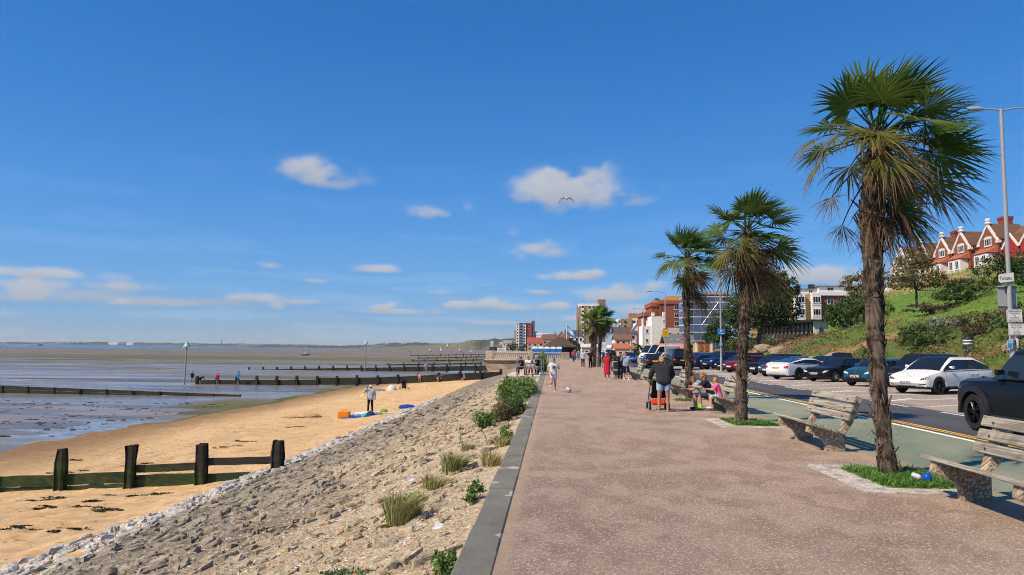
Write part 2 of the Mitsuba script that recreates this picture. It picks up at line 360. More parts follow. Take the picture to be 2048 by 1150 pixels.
class MB:
    def __init__(self): self.v, self.f, self.c, self.n = [], [], [], 0

    def add(self, v, f, col=(.5, .5, .5)):
        v, f = np.asarray(v, float), np.asarray(f, int)
        if len(f) == 0: return self
        if f.shape[1] == 4: f = np.vstack([f[:, [0, 1, 2]], f[:, [0, 2, 3]]])
        col = np.asarray(col, float)
        self.v.append(v); self.f.append(f + self.n); self.c.append(np.broadcast_to(col, (len(v), 3))); self.n += len(v)
        return self

    def mesh(self, m, col=(.5, .5, .5)):
        if hasattr(m, 'to_mesh'):
            k = m.to_mesh(); return self.add(np.array(k.vert_properties)[:, :3], np.array(k.tri_verts), col)
        return self.add(m.vertices, m.faces, col)

    def box(self, lo, hi, col=(.5, .5, .5), R=None, at=None, bev=0):
        lo, hi = np.minimum(lo, hi).astype(float), np.maximum(lo, hi).astype(float)
        if bev:
            b = min(bev, .45 * float((hi - lo).min()))
            pts = []
            for sx in (0, 1):
                for sy in (0, 1):
                    for sz in (0, 1):
                        c = np.where([sx, sy, sz], hi, lo); s = np.where([sx, sy, sz], -1, 1)
                        for k in range(3):
                            q = c + s * b; q[k] = c[k]; pts.append(q)
            m = m3.Manifold.hull_points(np.array(pts)).to_mesh()
            v, f = np.array(m.vert_properties)[:, :3], np.array(m.tri_verts)
        else:
            v = np.array([[x, y, z] for x in (lo[0], hi[0]) for y in (lo[1], hi[1]) for z in (lo[2], hi[2])], float)
            f = BOXF
        if R is not None: v = v @ np.asarray(R).T
        if at is not None: v = v + at
        return self.add(v, f, col)

    def tube(self, pts, rad, col=(.5, .5, .5), n=8, cap=True):
        pts = np.asarray(pts, float); rad = np.broadcast_to(np.asarray(rad, float), (len(pts),))
        d = np.gradient(pts, axis=0); d /= np.linalg.norm(d, axis=1, keepdims=True) + 1e-12
        ref = np.array([0, 0, 1.0]) if abs(d[0][2]) < .9 else np.array([1.0, 0, 0])
        rings = []
        a = np.arange(n) * 2 * PI / n
        u = np.cross(d[0], ref); u /= np.linalg.norm(u)
        for i in range(len(pts)):
            u = u - d[i] * (u @ d[i]); u /= np.linalg.norm(u) + 1e-12
            w = np.cross(d[i], u)
            rings.append(pts[i] + rad[i] * (np.cos(a)[:, None] * u + np.sin(a)[:, None] * w))
        v = np.vstack(rings); f = []
        i = np.arange(n); j = (i + 1) % n
        for k in range(len(pts) - 1):
            f.append(np.stack([k * n + i, k * n + j, (k + 1) * n + j, (k + 1) * n + i], 1))
        self.add(v, np.vstack(f), col)
        if cap:
            for k, o in ((0, 1), (len(pts) - 1, 0)):
                vv = np.vstack([rings[k], pts[k]])
                self.add(vv, np.stack([i, j, np.full(n, n)], 1)[:, ::-1 if o else 1], col)
        return self

    def cyl(self, p0, p1, r, col=(.5, .5, .5), n=16, r1=None): return self.tube([p0, p1], [r, r if r1 is None else r1], col, n)

    def prism(self, poly, axis, lo, hi, col=(.5, .5, .5)):
        """extrude a 2-d polygon along axis 'x','y' or 'z'; the polygon is in the two other axes in order"""
        import shapely
        m = trimesh.creation.extrude_polygon(shapely.Polygon(poly).buffer(0), hi - lo, engine='earcut')
        v = np.array(m.vertices); v[:, 2] += lo
        f = np.array(m.faces)
        if axis == 'x': v = v[:, [2, 0, 1]]
        elif axis == 'y': v = v[:, [0, 2, 1]]; f = f[:, ::-1]
        return self.add(v, f, col)

    def lathe(self, prof, col=(.5, .5, .5), n=20, at=(0, 0, 0)):
        prof = np.asarray(prof, float); a = np.arange(n) * 2 * PI / n
        v = np.vstack([np.stack([r * np.cos(a), r * np.sin(a), np.full(n, z)], 1) for r, z in prof]) + at
        i = np.arange(n); j = (i + 1) % n
        f = np.vstack([np.stack([k * n + i, k * n + j, (k + 1) * n + j, (k + 1) * n + i], 1) for k in range(len(prof) - 1)])
        return self.add(v, f, col)

    def quads(self, q, col):
        """q (n,4,3); col (n,3) or one"""
        q = np.asarray(q); n = len(q)
        c = np.broadcast_to(np.asarray(col, float), (n, 3))
        return self.add(q.reshape(-1, 3), np.arange(4 * n).reshape(n, 4), np.repeat(c, 4, 0))

    def get(self): return np.vstack(self.v), np.vstack(self.f), np.vstack(self.c)

    def xf(self, R=None, at=None):
        for k in range(len(self.v)):
            v = self.v[k]
            if R is not None: v = v @ np.asarray(R).T
            if at is not None: v = v + np.asarray(at, float)
            self.v[k] = v
        return self


def corner_normals(v, f, angle):
    fn = np.cross(v[f[:, 1]] - v[f[:, 0]], v[f[:, 2]] - v[f[:, 0]])
    un = fn / (np.linalg.norm(fn, axis=1, keepdims=True) + 1e-20)
    _, weld = np.unique(np.round(v, 5), axis=0, return_inverse=True)
    cor = weld.ravel()[f].ravel(); face = np.repeat(np.arange(len(f)), 3)
    order = np.argsort(cor, kind='stable'); sc = cor[order]
    start = np.r_[0, np.flatnonzero(np.diff(sc)) + 1]; cnt = np.diff(np.r_[start, len(sc)])
    grp_of = np.repeat(np.arange(len(start)), cnt)
    rep = cnt[grp_of]
    a = np.repeat(np.arange(len(sc)), rep)
    off = np.arange(len(a)) - np.repeat(np.cumsum(rep) - rep, rep)
    b = start[grp_of[a]] + off
    fa, fb = face[order[a]], face[order[b]]
    ok = (un[fa] * un[fb]).sum(1) > math.cos(math.radians(angle))
    n = np.zeros((len(sc), 3))
    np.add.at(n, order[a[ok]], fn[fb[ok]])
    L = np.linalg.norm(n, axis=1, keepdims=True)
    return np.where(L > 1e-20, n / np.maximum(L, 1e-20), np.repeat(un, 3, 0))


def shape(mesh, bsdf, col=None, smooth=False):
    """a ply dict; mesh = MB, (v,f), trimesh or Manifold"""
    if isinstance(mesh, MB): v, f, c = mesh.get()
    else:
        v, f, _ = meshkit.arrays(mesh); c = np.broadcast_to(np.asarray(col if col is not None else (.5, .5, .5), float), (len(v), 3))
    if col is not None: c = np.broadcast_to(np.asarray(col, float), (len(v), 3))
    vv, ff, uv = v, f, None
    if not bsdf.startswith('m_'):
        q = np.round(255 * np.sqrt(np.clip(c[f].mean(1), 0, 1)))
        uv = np.repeat(np.stack([q[:, 0] * 256 + q[:, 1], q[:, 2]], 1), 3, 0)
    if uv is not None or smooth is not False: vv, ff = v[f.ravel()], np.arange(3 * len(f)).reshape(-1, 3)
    n = None if smooth is False else corner_normals(v, f, 180 if smooth is True else smooth)
    path = meshkit.write_ply((vv, ff), False, uv, None, normals=n)
    fnorm = n is None
    return {'type': 'ply', 'filename': path, 'face_normals': fnorm, 'bsdf': {'type': 'ref', 'id': bsdf}}


USED = set()


def numbered(name):
    k, i = name, 0
    while k in USED:
        i += 1; k = f'{name}_{i:03d}'
    USED.add(k)
    return k


def thing(name, label, cat, group=None):
    k = numbered(name); labels[k] = {'label': label, 'category': cat}
    if group: labels[k]['group'] = group
    return k


def part(parent, name, mesh, bsdf, col=None, smooth=False, label=None, kind=None):
    k = numbered(f'{parent}__{name}')
    scene[k] = mesh if isinstance(mesh, dict) else shape(mesh, bsdf, col, smooth)
    if label or kind: labels[k] = {**({'label': label} if label else {}), **({'kind': kind} if kind else {})}
    return k


def solo(name, label, cat, mesh, bsdf, col=None, smooth=False, group=None):
    k = thing(name, label, cat, group)
    scene[k] = mesh if isinstance(mesh, dict) else shape(mesh, bsdf, col, smooth)
    return k


def struct(name, mesh, bsdf, label=None, col=None, smooth=False, kind='structure'):
    k = numbered(name)
    scene[k] = shape(mesh, bsdf, col, smooth)
    labels[k] = {'kind': kind, **({'label': label} if label else {})}
    return k


class Proto:
    """parts in local space, stamped under any key with a transform"""
    def __init__(self): self.items = []

    def add(self, path, mesh, bsdf, col=None, smooth=False):
        names = [p for p, _ in self.items]; k, i = path, 0
        while k in names:
            i += 1; k = f'{path}_{i:03d}'
        self.items.append((k, mesh if isinstance(mesh, dict) else shape(mesh, bsdf, col, smooth)))
        return k

    def stamp(self, name, label, cat, group, at=(0, 0, 0), az=0, sc=1, skip=()):
        k = thing(name, label, cat, group)
        m = T().translate([float(x) for x in at]).rotate([0, 0, 1], math.degrees(az)).scale(sc)
        for p, s in self.items:
            if p in skip: continue
            kk = f'{k}__{p}'; USED.add(kk)
            scene[kk] = {**s, 'to_world': m}
        return k


def grid(xs, ys, zf, extra=None):
    X, Y = np.meshgrid(xs, ys, indexing='ij')
    Z = zf(X, Y) if callable(zf) else np.full_like(X, zf)
    nx, ny = len(xs), len(ys)
    i = np.arange(nx * ny).reshape(nx, ny)
    f = np.stack([i[:-1, :-1], i[1:, :-1], i[1:, 1:], i[:-1, 1:]], -1).reshape(-1, 4)
    return np.stack([X, Y, Z], -1).reshape(-1, 3), f


def nz(x, y, s=0, o=3): return meshkit.fbm(np.stack([np.asarray(x, float), np.asarray(y, float), np.zeros_like(np.asarray(x, float)) + s], -1), o, s)


def rnd(s): return np.random.default_rng(s)


# ---------------------------------------------------------------- the setting
def sstep(a, b, x):
    t = np.clip((np.asarray(x, float) - a) / (b - a), 0, 1)
    return t * t * (3 - 2 * t)


def hill(X, Y):
    X, Y = np.asarray(X, float), np.asarray(Y, float)
    near = .335 - .10 * sstep(86, 110, Y) * sstep(66, 46, X)
    h1 = np.minimum(near * np.maximum(X - 25, 0), 15.6 + .01 * np.maximum(X - 71, 0))
    cut = sstep(33, 37, X) * sstep(48, 44.5, X) * sstep(104, 112, Y) * sstep(143, 138, Y)
    h1 = h1 - cut * np.maximum(h1 - 3.5, 0)
    h2 = np.minimum(.11 * np.maximum(X - 27, 0), 9 + .02 * np.maximum(X - 110, 0))
    h = h1 + (h2 - h1) * sstep(145, 185, Y)
    bank = 1.0 * sstep(25, 27.5, X) * sstep(150, 110, Y)
    b = (nz(X * .12, Y * .12, 5) - .5) * 1.4 * sstep(26, 32, X) + (nz(X * .6, Y * .6, 7) - .5) * .35 * sstep(25.5, 28, X)
    return h + bank + b * sstep(64, 58, X) * sstep(160, 140, Y)


def slope_z(X): return -.12 - 2.12 * np.clip((-.79 - np.asarray(X, float)) / 8.4, -.02, 1.1)


def shore(Y): return 25.4 - 5.5 * sstep(84, 120, Y)


def beach_z(X, Y):
    X, Y = np.asarray(X, float), np.asarray(Y, float)
    t = np.clip((-9.1 - X) / (shore(Y) - 9.1), -.1, 1.25)
    z = -2.2 - 1.0 * np.sign(t) * np.abs(t) ** (.62 + .38 * sstep(28, 42, Y))
    z = z + (nz(X * .5, Y * .4, 3) - .5) * .16 * (t < 1.05) + (nz(X * 2.6, Y * 2.6, 9, 2) - .5) * .12 * (t < .9) * (nz(X * .2, Y * .2, 6, 2) > .45)
    return z - .15 * np.exp(-((Y - 22.3) / 1.3) ** 2) * (t < .9)


struct('mudflat', grid(np.array([-12000, -3000, -600, -200, -100, -60, -40, -24, -12, 400, 12000.]), np.array([-400, -50, 0, 30, 60, 90, 120, 200, 400, 1000, 4000, 14000.]), lambda X, Y: np.where(X > -20, -3.6, -3.2)), 'm_mud')
sea = [(-1400, 700), (-760, 720), (-560, 820), (-480, 1100), (-470, 1700), (-420, 2600), (-1000, 5600), (-9000, 5600), (-9000, 700)]
struct('sea', MB().prism(sea, 'z', -3.4, -3.17), 'm_water')
pond = MB()
for k, (px_, py_, a_, b_) in enumerate([(-47, 41, 20, 7.5), (-34, 52, 7, 6), (-62, 52, 22, 5), (-50, 57, 16, 2.4), (-40, 80, 8, 2.2), (-70, 84, 20, 1.3), (-80, 62, 16, 1.5), (-40, 101, 12, 1.6), (-90, 140, 30, 3), (-60, 128, 22, 1.6), (-120, 120, 40, 2), (-30, 140, 9, 1.8), (-26, 170, 12, 2.5)]):
    r_ = rnd(k); q = np.linspace(0, 2 * PI, 60, endpoint=False)
    rr = 1 + .34 * (nz(np.cos(q) * 2 + k, np.sin(q) * 2, k, 4) - .5) * 2
    pond.prism(np.stack([px_ + a_ * rr * np.cos(q), py_ + b_ * rr * np.sin(q)], 1), 'z', -3.22, -3.193)
struct('shallow_water', pond, 'm_shallow')


def ridge(y0, xs, hs, depth, seed, rough):
    X = np.linspace(xs[0], xs[-1], 260)
    hh = np.interp(X, xs, hs) + rough * (nz(X * .012, X * 0, seed, 4) - .45) * sstep(0, 10, np.interp(X, xs, hs)) + rough * .5 * (nz(X * .05, X * 0, seed + 1, 2) - .3)
    v, f = grid(X, np.array([0, .35, .5, .8, 1.0]), 0.0)
    k = v.reshape(260, 5, 3)
    k[:, :, 2] = -3.3 + np.maximum(hh[:, None] * np.array([0, .8, 1, .7, 0]), 0) + np.array([0, 0, 0, 0, 0])
    k[:, :, 1] = y0 + depth * k[:, :, 1]
    return k.reshape(-1, 3), f


struct('far_shore', ridge(5700, [-6200, -4500, -4100, -3900, -2600, -900], [14, 15, 20, 24, 22, 14], 900, 3, 12), 'm_far')
struct('far_shore_flats', ridge(3300, [-1700, -1500, -1300, -500, -300], [0, 5, 9, 8, 0], 500, 9, 5), 'm_far')
struct('distant_hills', ridge(3800, [-1250, -1000, -800, -640, -480, -200], [6, 24, 34, 28, 30, 36], 800, 5, 12), 'm_far')
struct('distant_headland', ridge(2300, [-560, -440, -330, -265, -215, -160, -60, 100], [3, 12, 20, 30, 33, 36, 34, 30], 500, 11, 13), 'm_far')

ys = np.r_[np.arange(-6, 30, .22), np.arange(30, 60, .4), np.arange(60, 130.1, .8)]
struct('beach', grid(-np.r_[np.arange(8.0, 30.1, .22)][::-1], ys, beach_z), 'm_sand', smooth=True)
struct('promenade', grid(np.linspace(-.46, 5.4, 5), np.linspace(-8, 130, 30), 0.0), 'm_prom')
struct('cycle_path', grid(np.linspace(5.4, 8.5, 5), np.linspace(-8, 130, 30), 0.0), 'm_path')
struct('road', grid(np.linspace(8.5, 11.75, 5), np.linspace(-8, 130, 30), 0.0), 'm_asphalt')
struct('car_park', grid(np.linspace(11.75, 25.2, 5), np.linspace(-8, 130, 30), 0.0), 'm_carpark')
struct('esplanade', MB().prism([(-11.7, 130), (25.2, 130), (27, 900), (-62, 900)], 'z', -4.5, -.003), 'm_carpark')
xs = np.r_[np.arange(25.2, 75, .8), np.arange(75, 200, 6)]
struct('hillside', grid(xs, np.r_[np.arange(-20, 150, 1.3), np.arange(150, 900, 12)], hill), 'm_lawn', smooth=True)

# painted lines, parts of the surface they lie on
WHITE, YEL = (.72, .72, .69), (.72, .43, .05)


def stripe(parent, name, p0, p1, w, col):
    p0, p1 = np.array(p0, float), np.array(p1, float)
    d = (p1 - p0) / np.linalg.norm(p1 - p0); q = np.array([-d[1], d[0]]) * w / 2
    n = max(2, int(np.linalg.norm(p1 - p0) / .5))
    r = rnd(int(abs(p0[0] * 31 + p0[1] * 17)))
    t = np.linspace(0, 1, n)
    c = p0 + t[:, None] * (p1 - p0)
    wob = 1 + .14 * (r.random((n, 1)) - .5)
    a, b = c + q * wob, c - q * wob
    v = np.vstack([np.c_[a, np.full(n, .004)], np.c_[b, np.full(n, .004)]])
    i = np.arange(n - 1)
    cc = np.array(col) * (.82 + .22 * r.random((2 * n, 1)))
    part(parent, name, MB().add(v, np.stack([i, i + n, i + n + 1, i + 1], 1), cc), 'matte')


stripe('cycle_path', 'white_line', (8.41, -6), (8.41, 60), .14, WHITE)
stripe('cycle_path', 'white_line', (8.41, 62), (8.41, 118), .14, WHITE)
stripe('road', 'yellow_line', (8.70, -6), (8.70, 43), .07, YEL)
stripe('road', 'yellow_line', (8.86, -6), (8.86, 43), .07, YEL)
for k in range(21): stripe('road', 'white_dash', (11.55, 5.0 + 4.9 * k), (11.55, 7.9 + 4.9 * k), .1, WHITE)
for k in range(27):
    y0 = 11 + 2.78 * k
    stripe('car_park', 'bay_line', (12.25, y0), (12.25 + 4.9, y0 + 2.38), .12, np.array(WHITE))
    if k % 2 == 0: stripe('car_park', 'bay_line', (12.25, y0 - .2), (13.9, y0 + 1.55), .12, np.array(WHITE))
    if k % 3 == 1: stripe('car_park', 'bay_line', (18.4, y0 + 2.6), (23.3, y0 + 4.9), .085, np.array(WHITE) * .85)
# kerb of coping blocks along the sea edge
r = rnd(4)
struct('kerb', MB().box((-.80, -8, -.6), (-.47, 131, -.075)), 'm_kerb')
y = -2.0
while y < 128:
    L = .94 if y < 60 else 1.9
    j = r.normal(0, .004, 3)
    part('kerb', 'block', MB().box((-.775 + j[0] - .012 * (r.random() < .3), y + .008, -.07), (-.462 + j[1], y + L - .008, .012 + j[2]), bev=.014), 'm_kerb')
    y += L

# revetment: shingle bed with pitched stones
xs = np.r_[np.arange(-9.6, -.76, .14), -.76]
struct('revetment', grid(xs, np.r_[np.arange(-4, 30, .2), np.arange(30, 126, .8)], lambda X, Y: slope_z(X) + (nz(X * 1.6, Y * 1.6, 4) - .5) * .09 * sstep(-.8, -1.1, X)), 'm_shingle', smooth=True)


def pitch_stones():
    r = rnd(11)
    seeds = []
    x = -10.3
    while x < -1.0:
        dx = .24 + .12 * r.random()
        yv = 4.5 + r.random() * .3
        while yv < 58:
            dy = (.18 + .32 * r.random()) * (1 if yv < 30 else 1.7)
            seeds.append((x + dx * .5 + r.normal(0, .10), yv + dy * .5 + r.normal(0, .06))); yv += dy
        x += dx
    seeds = np.array(seeds)
    seeds = seeds[r.random(len(seeds)) < .86]
    vor = Voronoi(seeds)
    near, rest = [], MB()
    for i, (sx, sy) in enumerate(seeds):
        reg = vor.regions[vor.point_region[i]]
        if not reg or -1 in reg: continue
        poly = vor.vertices[reg]
        if np.ptp(poly[:, 0]) > 1.3 or np.ptp(poly[:, 1]) > 1.5: continue
        c = poly.mean(0)
        if c[0] > -1.0 or c[0] < -9.4 - .75 * float(sstep(19, 14, c[1])): continue
        q = c - poly
        if (q[:, 0] * np.roll(q[:, 1], -1) - q[:, 1] * np.roll(q[:, 0], -1)).sum() < 0: poly = poly[::-1]
        up = c[0] > -4.6 + 1.6 * (nz(np.array([c[0] * .3]), np.array([c[1] * .2]), 2)[0] - .5)
        if r.random() < (.26 if up else .07): continue
        s = r.uniform(.5, .95) if up else r.uniform(.72, .97)
        h = r.uniform(.012, .055) if up else r.uniform(.015, .07)
        if c[0] < -8.5: h = r.uniform(.04, .11) + .1 * max(0, -9.3 - c[0])
        # densify and roughen the outline
        P2 = np.repeat(poly, 2, 0); P2[1::2] = (poly + np.roll(poly, -1, 0)) / 2
        P2[::2] = c + (P2[::2] - c) * r.uniform(.78, .9, (len(poly), 1))
        P2 = c + (P2 - c) * s * r.uniform(.93, 1.05, (len(P2), 1))
        n = len(P2)
        z0 = slope_z(P2[:, 0]); tilt = r.normal(0, .13, 2)
        zc = (P2 - c) @ tilt
        top = c + (P2 - c) * r.uniform(.62, .9, (n, 1))
        zt = slope_z(top[:, 0]) + h + (top - c) @ tilt + r.normal(0, .014, n)
        v = np.vstack([np.c_[P2, z0 - .06], np.c_[P2 * 1.0, z0 + h * .55 + zc + r.normal(0, .006, n)], np.c_[top, zt], [[c[0], c[1], slope_z(c[0]) + h + r.uniform(-.012, .018)]]])
        a = np.arange(n); b = (a + 1) % n
        f = np.vstack([np.stack([a, b, n + b], 1), np.stack([a, n + b, n + a], 1), np.stack([n + a, n + b, 2 * n + b], 1), np.stack([n + a, 2 * n + b, 2 * n + a], 1), np.stack([2 * n + a, 2 * n + b, np.full(n, 3 * n)], 1)])
        d = np.array([c[0], c[1], slope_z(c[0]) - EYE])
        inview = abs(d @ CAM_R / (d @ CAM_F)) < .70 and -(d @ CAM_U) / (d @ CAM_F) < .39
        size = math.sqrt(abs(np.dot(P2[:, 0], np.roll(P2[:, 1], 1)) - np.dot(P2[:, 1], np.roll(P2[:, 0], 1)))) / (d @ d)
        near.append((-size if inview else 0, len(near), v, f))
    near.sort(key=lambda t: t[:2])
    for k, (_, _, v, f) in enumerate(near):
        if k < 298: part('revetment', 'stone', MB().add(v, f), 'm_stone', smooth=28)
        else: rest.add(v, f)
    part('revetment', 'stones', rest, 'm_stone', smooth=28, kind='stuff')
    # loose pebbles and shell bits
    n = 9000
    px = r.uniform(-6.2, -.95, n); py = 4.6 + 22 * r.random(n) ** 1.5
    pb = MB()
    oc = np.array([[1, 0, 0], [-1, 0, 0], [0, 1, 0], [0, -1, 0], [0, 0, 1], [0, 0, -.4]], float)
    of = np.array([[0, 2, 4], [2, 1, 4], [1, 3, 4], [3, 0, 4], [2, 0, 5], [1, 2, 5], [3, 1, 5], [0, 3, 5]])
    sz = r.uniform(.008, .026, n)
    a = r.random(n) * 2 * PI
    V = oc[None] * sz[:, None, None] * np.stack([r.uniform(.7, 1.5, n), r.uniform(.7, 1.2, n), r.uniform(.4, .8, n)], 1)[:, None, :]
    V = np.stack([V[..., 0] * np.cos(a)[:, None] - V[..., 1] * np.sin(a)[:, None], V[..., 0] * np.sin(a)[:, None] + V[..., 1] * np.cos(a)[:, None], V[..., 2]], -1)
    V = V + np.stack([px, py, slope_z(px) + .035 + (nz(px * 1.6, py * 1.6, 4) - .5) * .09], 1)[:, None]
    cols = np.array([(.5, .38, .22), (.52, .45, .34), (.36, .2, .1), (.58, .54, .46), (.3, .27, .22)])[r.integers(0, 5, n)]
    pb.add(V.reshape(-1, 3), (of[None] + 6 * np.arange(n)[:, None, None]).reshape(-1, 3), np.repeat(cols, 6, 0))
    struct('pebbles', pb, 'matte', 'loose pebbles and shell fragments lying on the revetment', kind='stuff')


pitch_stones()
struct('tree_pit_border', MB().box((3.92, 9.52, -.03), (5.4, 11.72, .003)), 'm_cobble')
struct('tree_pit_border_second', MB().box((3.9, 17.2, -.03), (5.38, 19.4, .003)), 'm_cobble')


def cobbles(parent, x0, x1, y0, y1, xi, yi0, yi1, seed, diag):
    r = rnd(seed); n = 0
    yv = y0
    while yv < y1:
        xv = x0 + .06 * ((yv * 7) % 2 > 1)
        while xv < x1:
            w = .105 + .03 * r.random()
            cx, cy = xv + w / 2, yv + .06
            keep = not (cx > xi and yi0 < cy < yi1) and (cy - y0) > -.9 * (cx - x0) * 0 + diag * max(0, .9 - (cx - x0)) * 0
            if keep and n < 295:
                n += 1
                part(parent, 'cobble', MB().box((xv, yv, -.03), (xv + w - .012, yv + .108, .012 + r.normal(0, .003)), R=None, bev=.012), 'm_cobble')
            xv += w
        yv += .12


cobbles('tree_pit_border', 3.92, 5.36, 9.52, 11.7, 4.34, 9.9, 11.45, 2, 1)
cobbles('tree_pit_border_second', 3.95, 5.36, 17.25, 19.35, 4.3, 17.6, 19.2, 3, 1)
struct('tree_pit_soil', MB().box((4.34, 9.9, -.03), (5.38, 11.45, .012)), 'm_lawn')
struct('tree_pit_soil_second', MB().box((4.3, 17.6, -.03), (5.36, 19.2, .012)), 'm_lawn')


m = MB(); r = rnd(3)
for _ in range(420):
    x, y = r.uniform(-75, -27), r.uniform(34, 62)
    n = int(r.integers(1, 4))
    for q in range(n):
        t = trimesh.creation.icosphere(0, 1.0); v = np.array(t.vertices) * [r.uniform(.05, .3), r.uniform(.04, .12), r.uniform(.02, .06)] * r.uniform(.4, 1.3)
        m.add(v + [x + r.normal(0, .3), y + r.normal(0, .2), -3.19], t.faces, (.035, .035, .028))
struct('mud_lumps', m, 'matte', 'dark lumps of mud and weed in the shallow water', kind='stuff')


# ---------------------------------------------------------------- groynes
def groyne(label, x0, x1, Y, ztop0, ztop1, pitch, rails, post, group=None, xs=None, prof=None):
    """posts from x0 to x1 along x at depth Y; ztop: post tops at both ends; rails = [(drop below post top, height)]"""
    k = thing('timber_groyne', label, 'groyne', group)
    r = rnd(int(Y * 10))
    tops = lambda x: np.interp(-x, [-p[0] for p in prof], [p[1] for p in prof]) if prof else ztop0 + (ztop1 - ztop0) * (x - x0) / (x1 - x0)
    xs = xs if xs is not None else np.arange(x0, x1, -pitch)
    for x in xs:
        zt = float(tops(x)) + r.normal(0, .03)
        w = post * r.uniform(.88, 1.12)
        b = MB()
        n = 7
        q = np.linspace(0, 1, n)
        lean = r.normal(0, .02, 2)
        sq = np.array([[-1, -1], [1, -1], [1, 1], [-1, 1]]) * w / 2
        oct_ = np.vstack([[sq[i] * [.72, 1], sq[i] * [1, .72]] if i % 2 == 0 else [sq[i] * [1, .72], sq[i] * [.72, 1]] for i in range(4)])
        rings = []
        for qq in q:
            s = 1 + r.normal(0, .05) - .1 * (qq > .9)
            rings.append(np.c_[oct_ * s + lean * qq + r.normal(0, .012, (8, 2)), np.full(8, -4.2 + (zt + 4.2) * qq) + (qq == 1) * r.normal(0, .02, 8)])
        v = np.vstack(rings + [rings[-1].mean(0, keepdims=True) + [0, 0, .015]])
        i = np.arange(8); j = (i + 1) % 8
        f = np.vstack([np.stack([a * 8 + i, a * 8 + j, a * 8 + 8 + j, a * 8 + 8 + i], 1) for a in range(n - 1)])
        f = np.vstack([f[:, [0, 1, 2]], f[:, [0, 2, 3]], np.stack([(n - 1) * 8 + i, (n - 1) * 8 + j, np.full(8, n * 8)], 1)])
        part(k, 'post', MB().add(v + [x, Y, 0], f), 'm_groyne', smooth=35)
    # planks, bay by bay
    for a, c in zip(xs[:-1], xs[1:]):
        for kk, (dz, hh, lo, hi) in enumerate(rails):
            if not (min(lo, hi) <= a <= max(lo, hi)): continue
            za = float(tops(a)) - dz
            zc = float(tops(c)) - dz
            m = MB()
            j = r.normal(0, .012, 4)
            y0, y1 = Y + post * .18, Y + post * .18 + .085
            n = 6
            t = np.linspace(0, 1, n)
            xx = a + (c - a) * t
            zz = za + (zc - za) * t + r.normal(0, .008, n)
            v = np.vstack([np.c_[xx, np.full(n, y), zz - h] for y in (y0 + j[0], y1 + j[0]) for h in (0, hh - .015)])
            i = np.arange(n - 1)
            f = []
            for p, q in ((0, 1), (1, 3), (3, 2), (2, 0)): f.append(np.stack([p * n + i, p * n + i + 1, q * n + i + 1, q * n + i], 1))
            part(k, 'plank', m.add(v, np.vstack(f)), 'm_groyne')
    return k


g1x = np.array([-8.62, -11.05, -13.38, -15.68, -18.0, -20.3])
groyne('dark green weedy timber groyne nearest the camera, across the sand in the lower left', -8.62, -20.3, 22.9, -1.22, -1.86, 2.33,
       [(.60, .25, -11, -13), (.80, .36, -13, -25), (.92, .30, -11, -13), (1.17, .5, -10, -25), (.47, .24, -8, -10), (.95, .4, -8, -10)], .3, xs=g1x)
groyne('long dark groyne with square posts reaching out past the man on the beach', -6.5, -47.5, 92.6, -.75, -2.1, 2.62,
       [(.27, .9, -5, -29), (.52, .7, -29, -50)], .34, prof=[(-5.5, -.8), (-18.6, -1.62), (-25, -1.9), (-47, -2.2)])
groyne('low dark groyne with few posts lying on the mud at the left edge', -30.5, -62, 70.5, -3.0, -2.25, 2.7, [(.02, .34, -29, -60), (.36, .4, -36, -60), (.6, .4, -44, -62)], .16)
groyne('third posted groyne beyond the walking children, thin against the mud', -13, -66, 152, -1.3, -2.75, 3.0, [(.5, .5, -10, -70), (.9, .6, -10, -38)], .34)
for i, (Y, xa, xb, za, zb) in enumerate([(205, -20, -48, -1.9, -2.7), (262, -24, -54, -1.8, -2.6), (330, -30, -62, -1.5, -2.5), (420, -38, -84, -1.1, -2.3)]):
    groyne(['fourth dark groyne, just past the third posted one', 'far dark groyne, second behind the third posted one', 'far dark groyne, third behind the third posted one', 'farthest black groyne below the white sailing boats'][i], xa, xb, Y, za, zb, 4.4, [(.35, .4, 0, -120)], .34, group='far groynes in front of the balustraded terrace')


# ---------------------------------------------------------------- beacons at the groyne ends
def beacon(label, x, Y, ztop, r=.07):
    k = thing('groyne_beacon', label, 'beacon', 'green topped groyne beacons')
    part(k, 'pole', MB().tube([(x - .05, Y, -4), (x, Y, (ztop - 3.2) / 2), (x + .06, Y, ztop - .5)], [r, r, r * .8], (.33, .3, .27)), 'matte', smooth=50)
    part(k, 'top_mark', MB().lathe([(0, .75), (.06, .72), (.46, .06), (.44, 0), (0, 0.02)], (.3, .62, .43), 12, (x + .06, Y, ztop - .6)), 'satin', smooth=40)


beacon('tall beacon with a pale green cone at the seaward end of the long groyne', -47.3, 92.3, 2.15, .1)
beacon('thin beacon with a small green cone at the end of the third groyne', -39.2, 152, 3.1, .1)
beacon('small distant beacon with green cone beside the farther dark groynes', -29.5, 205, 2.8, .1)


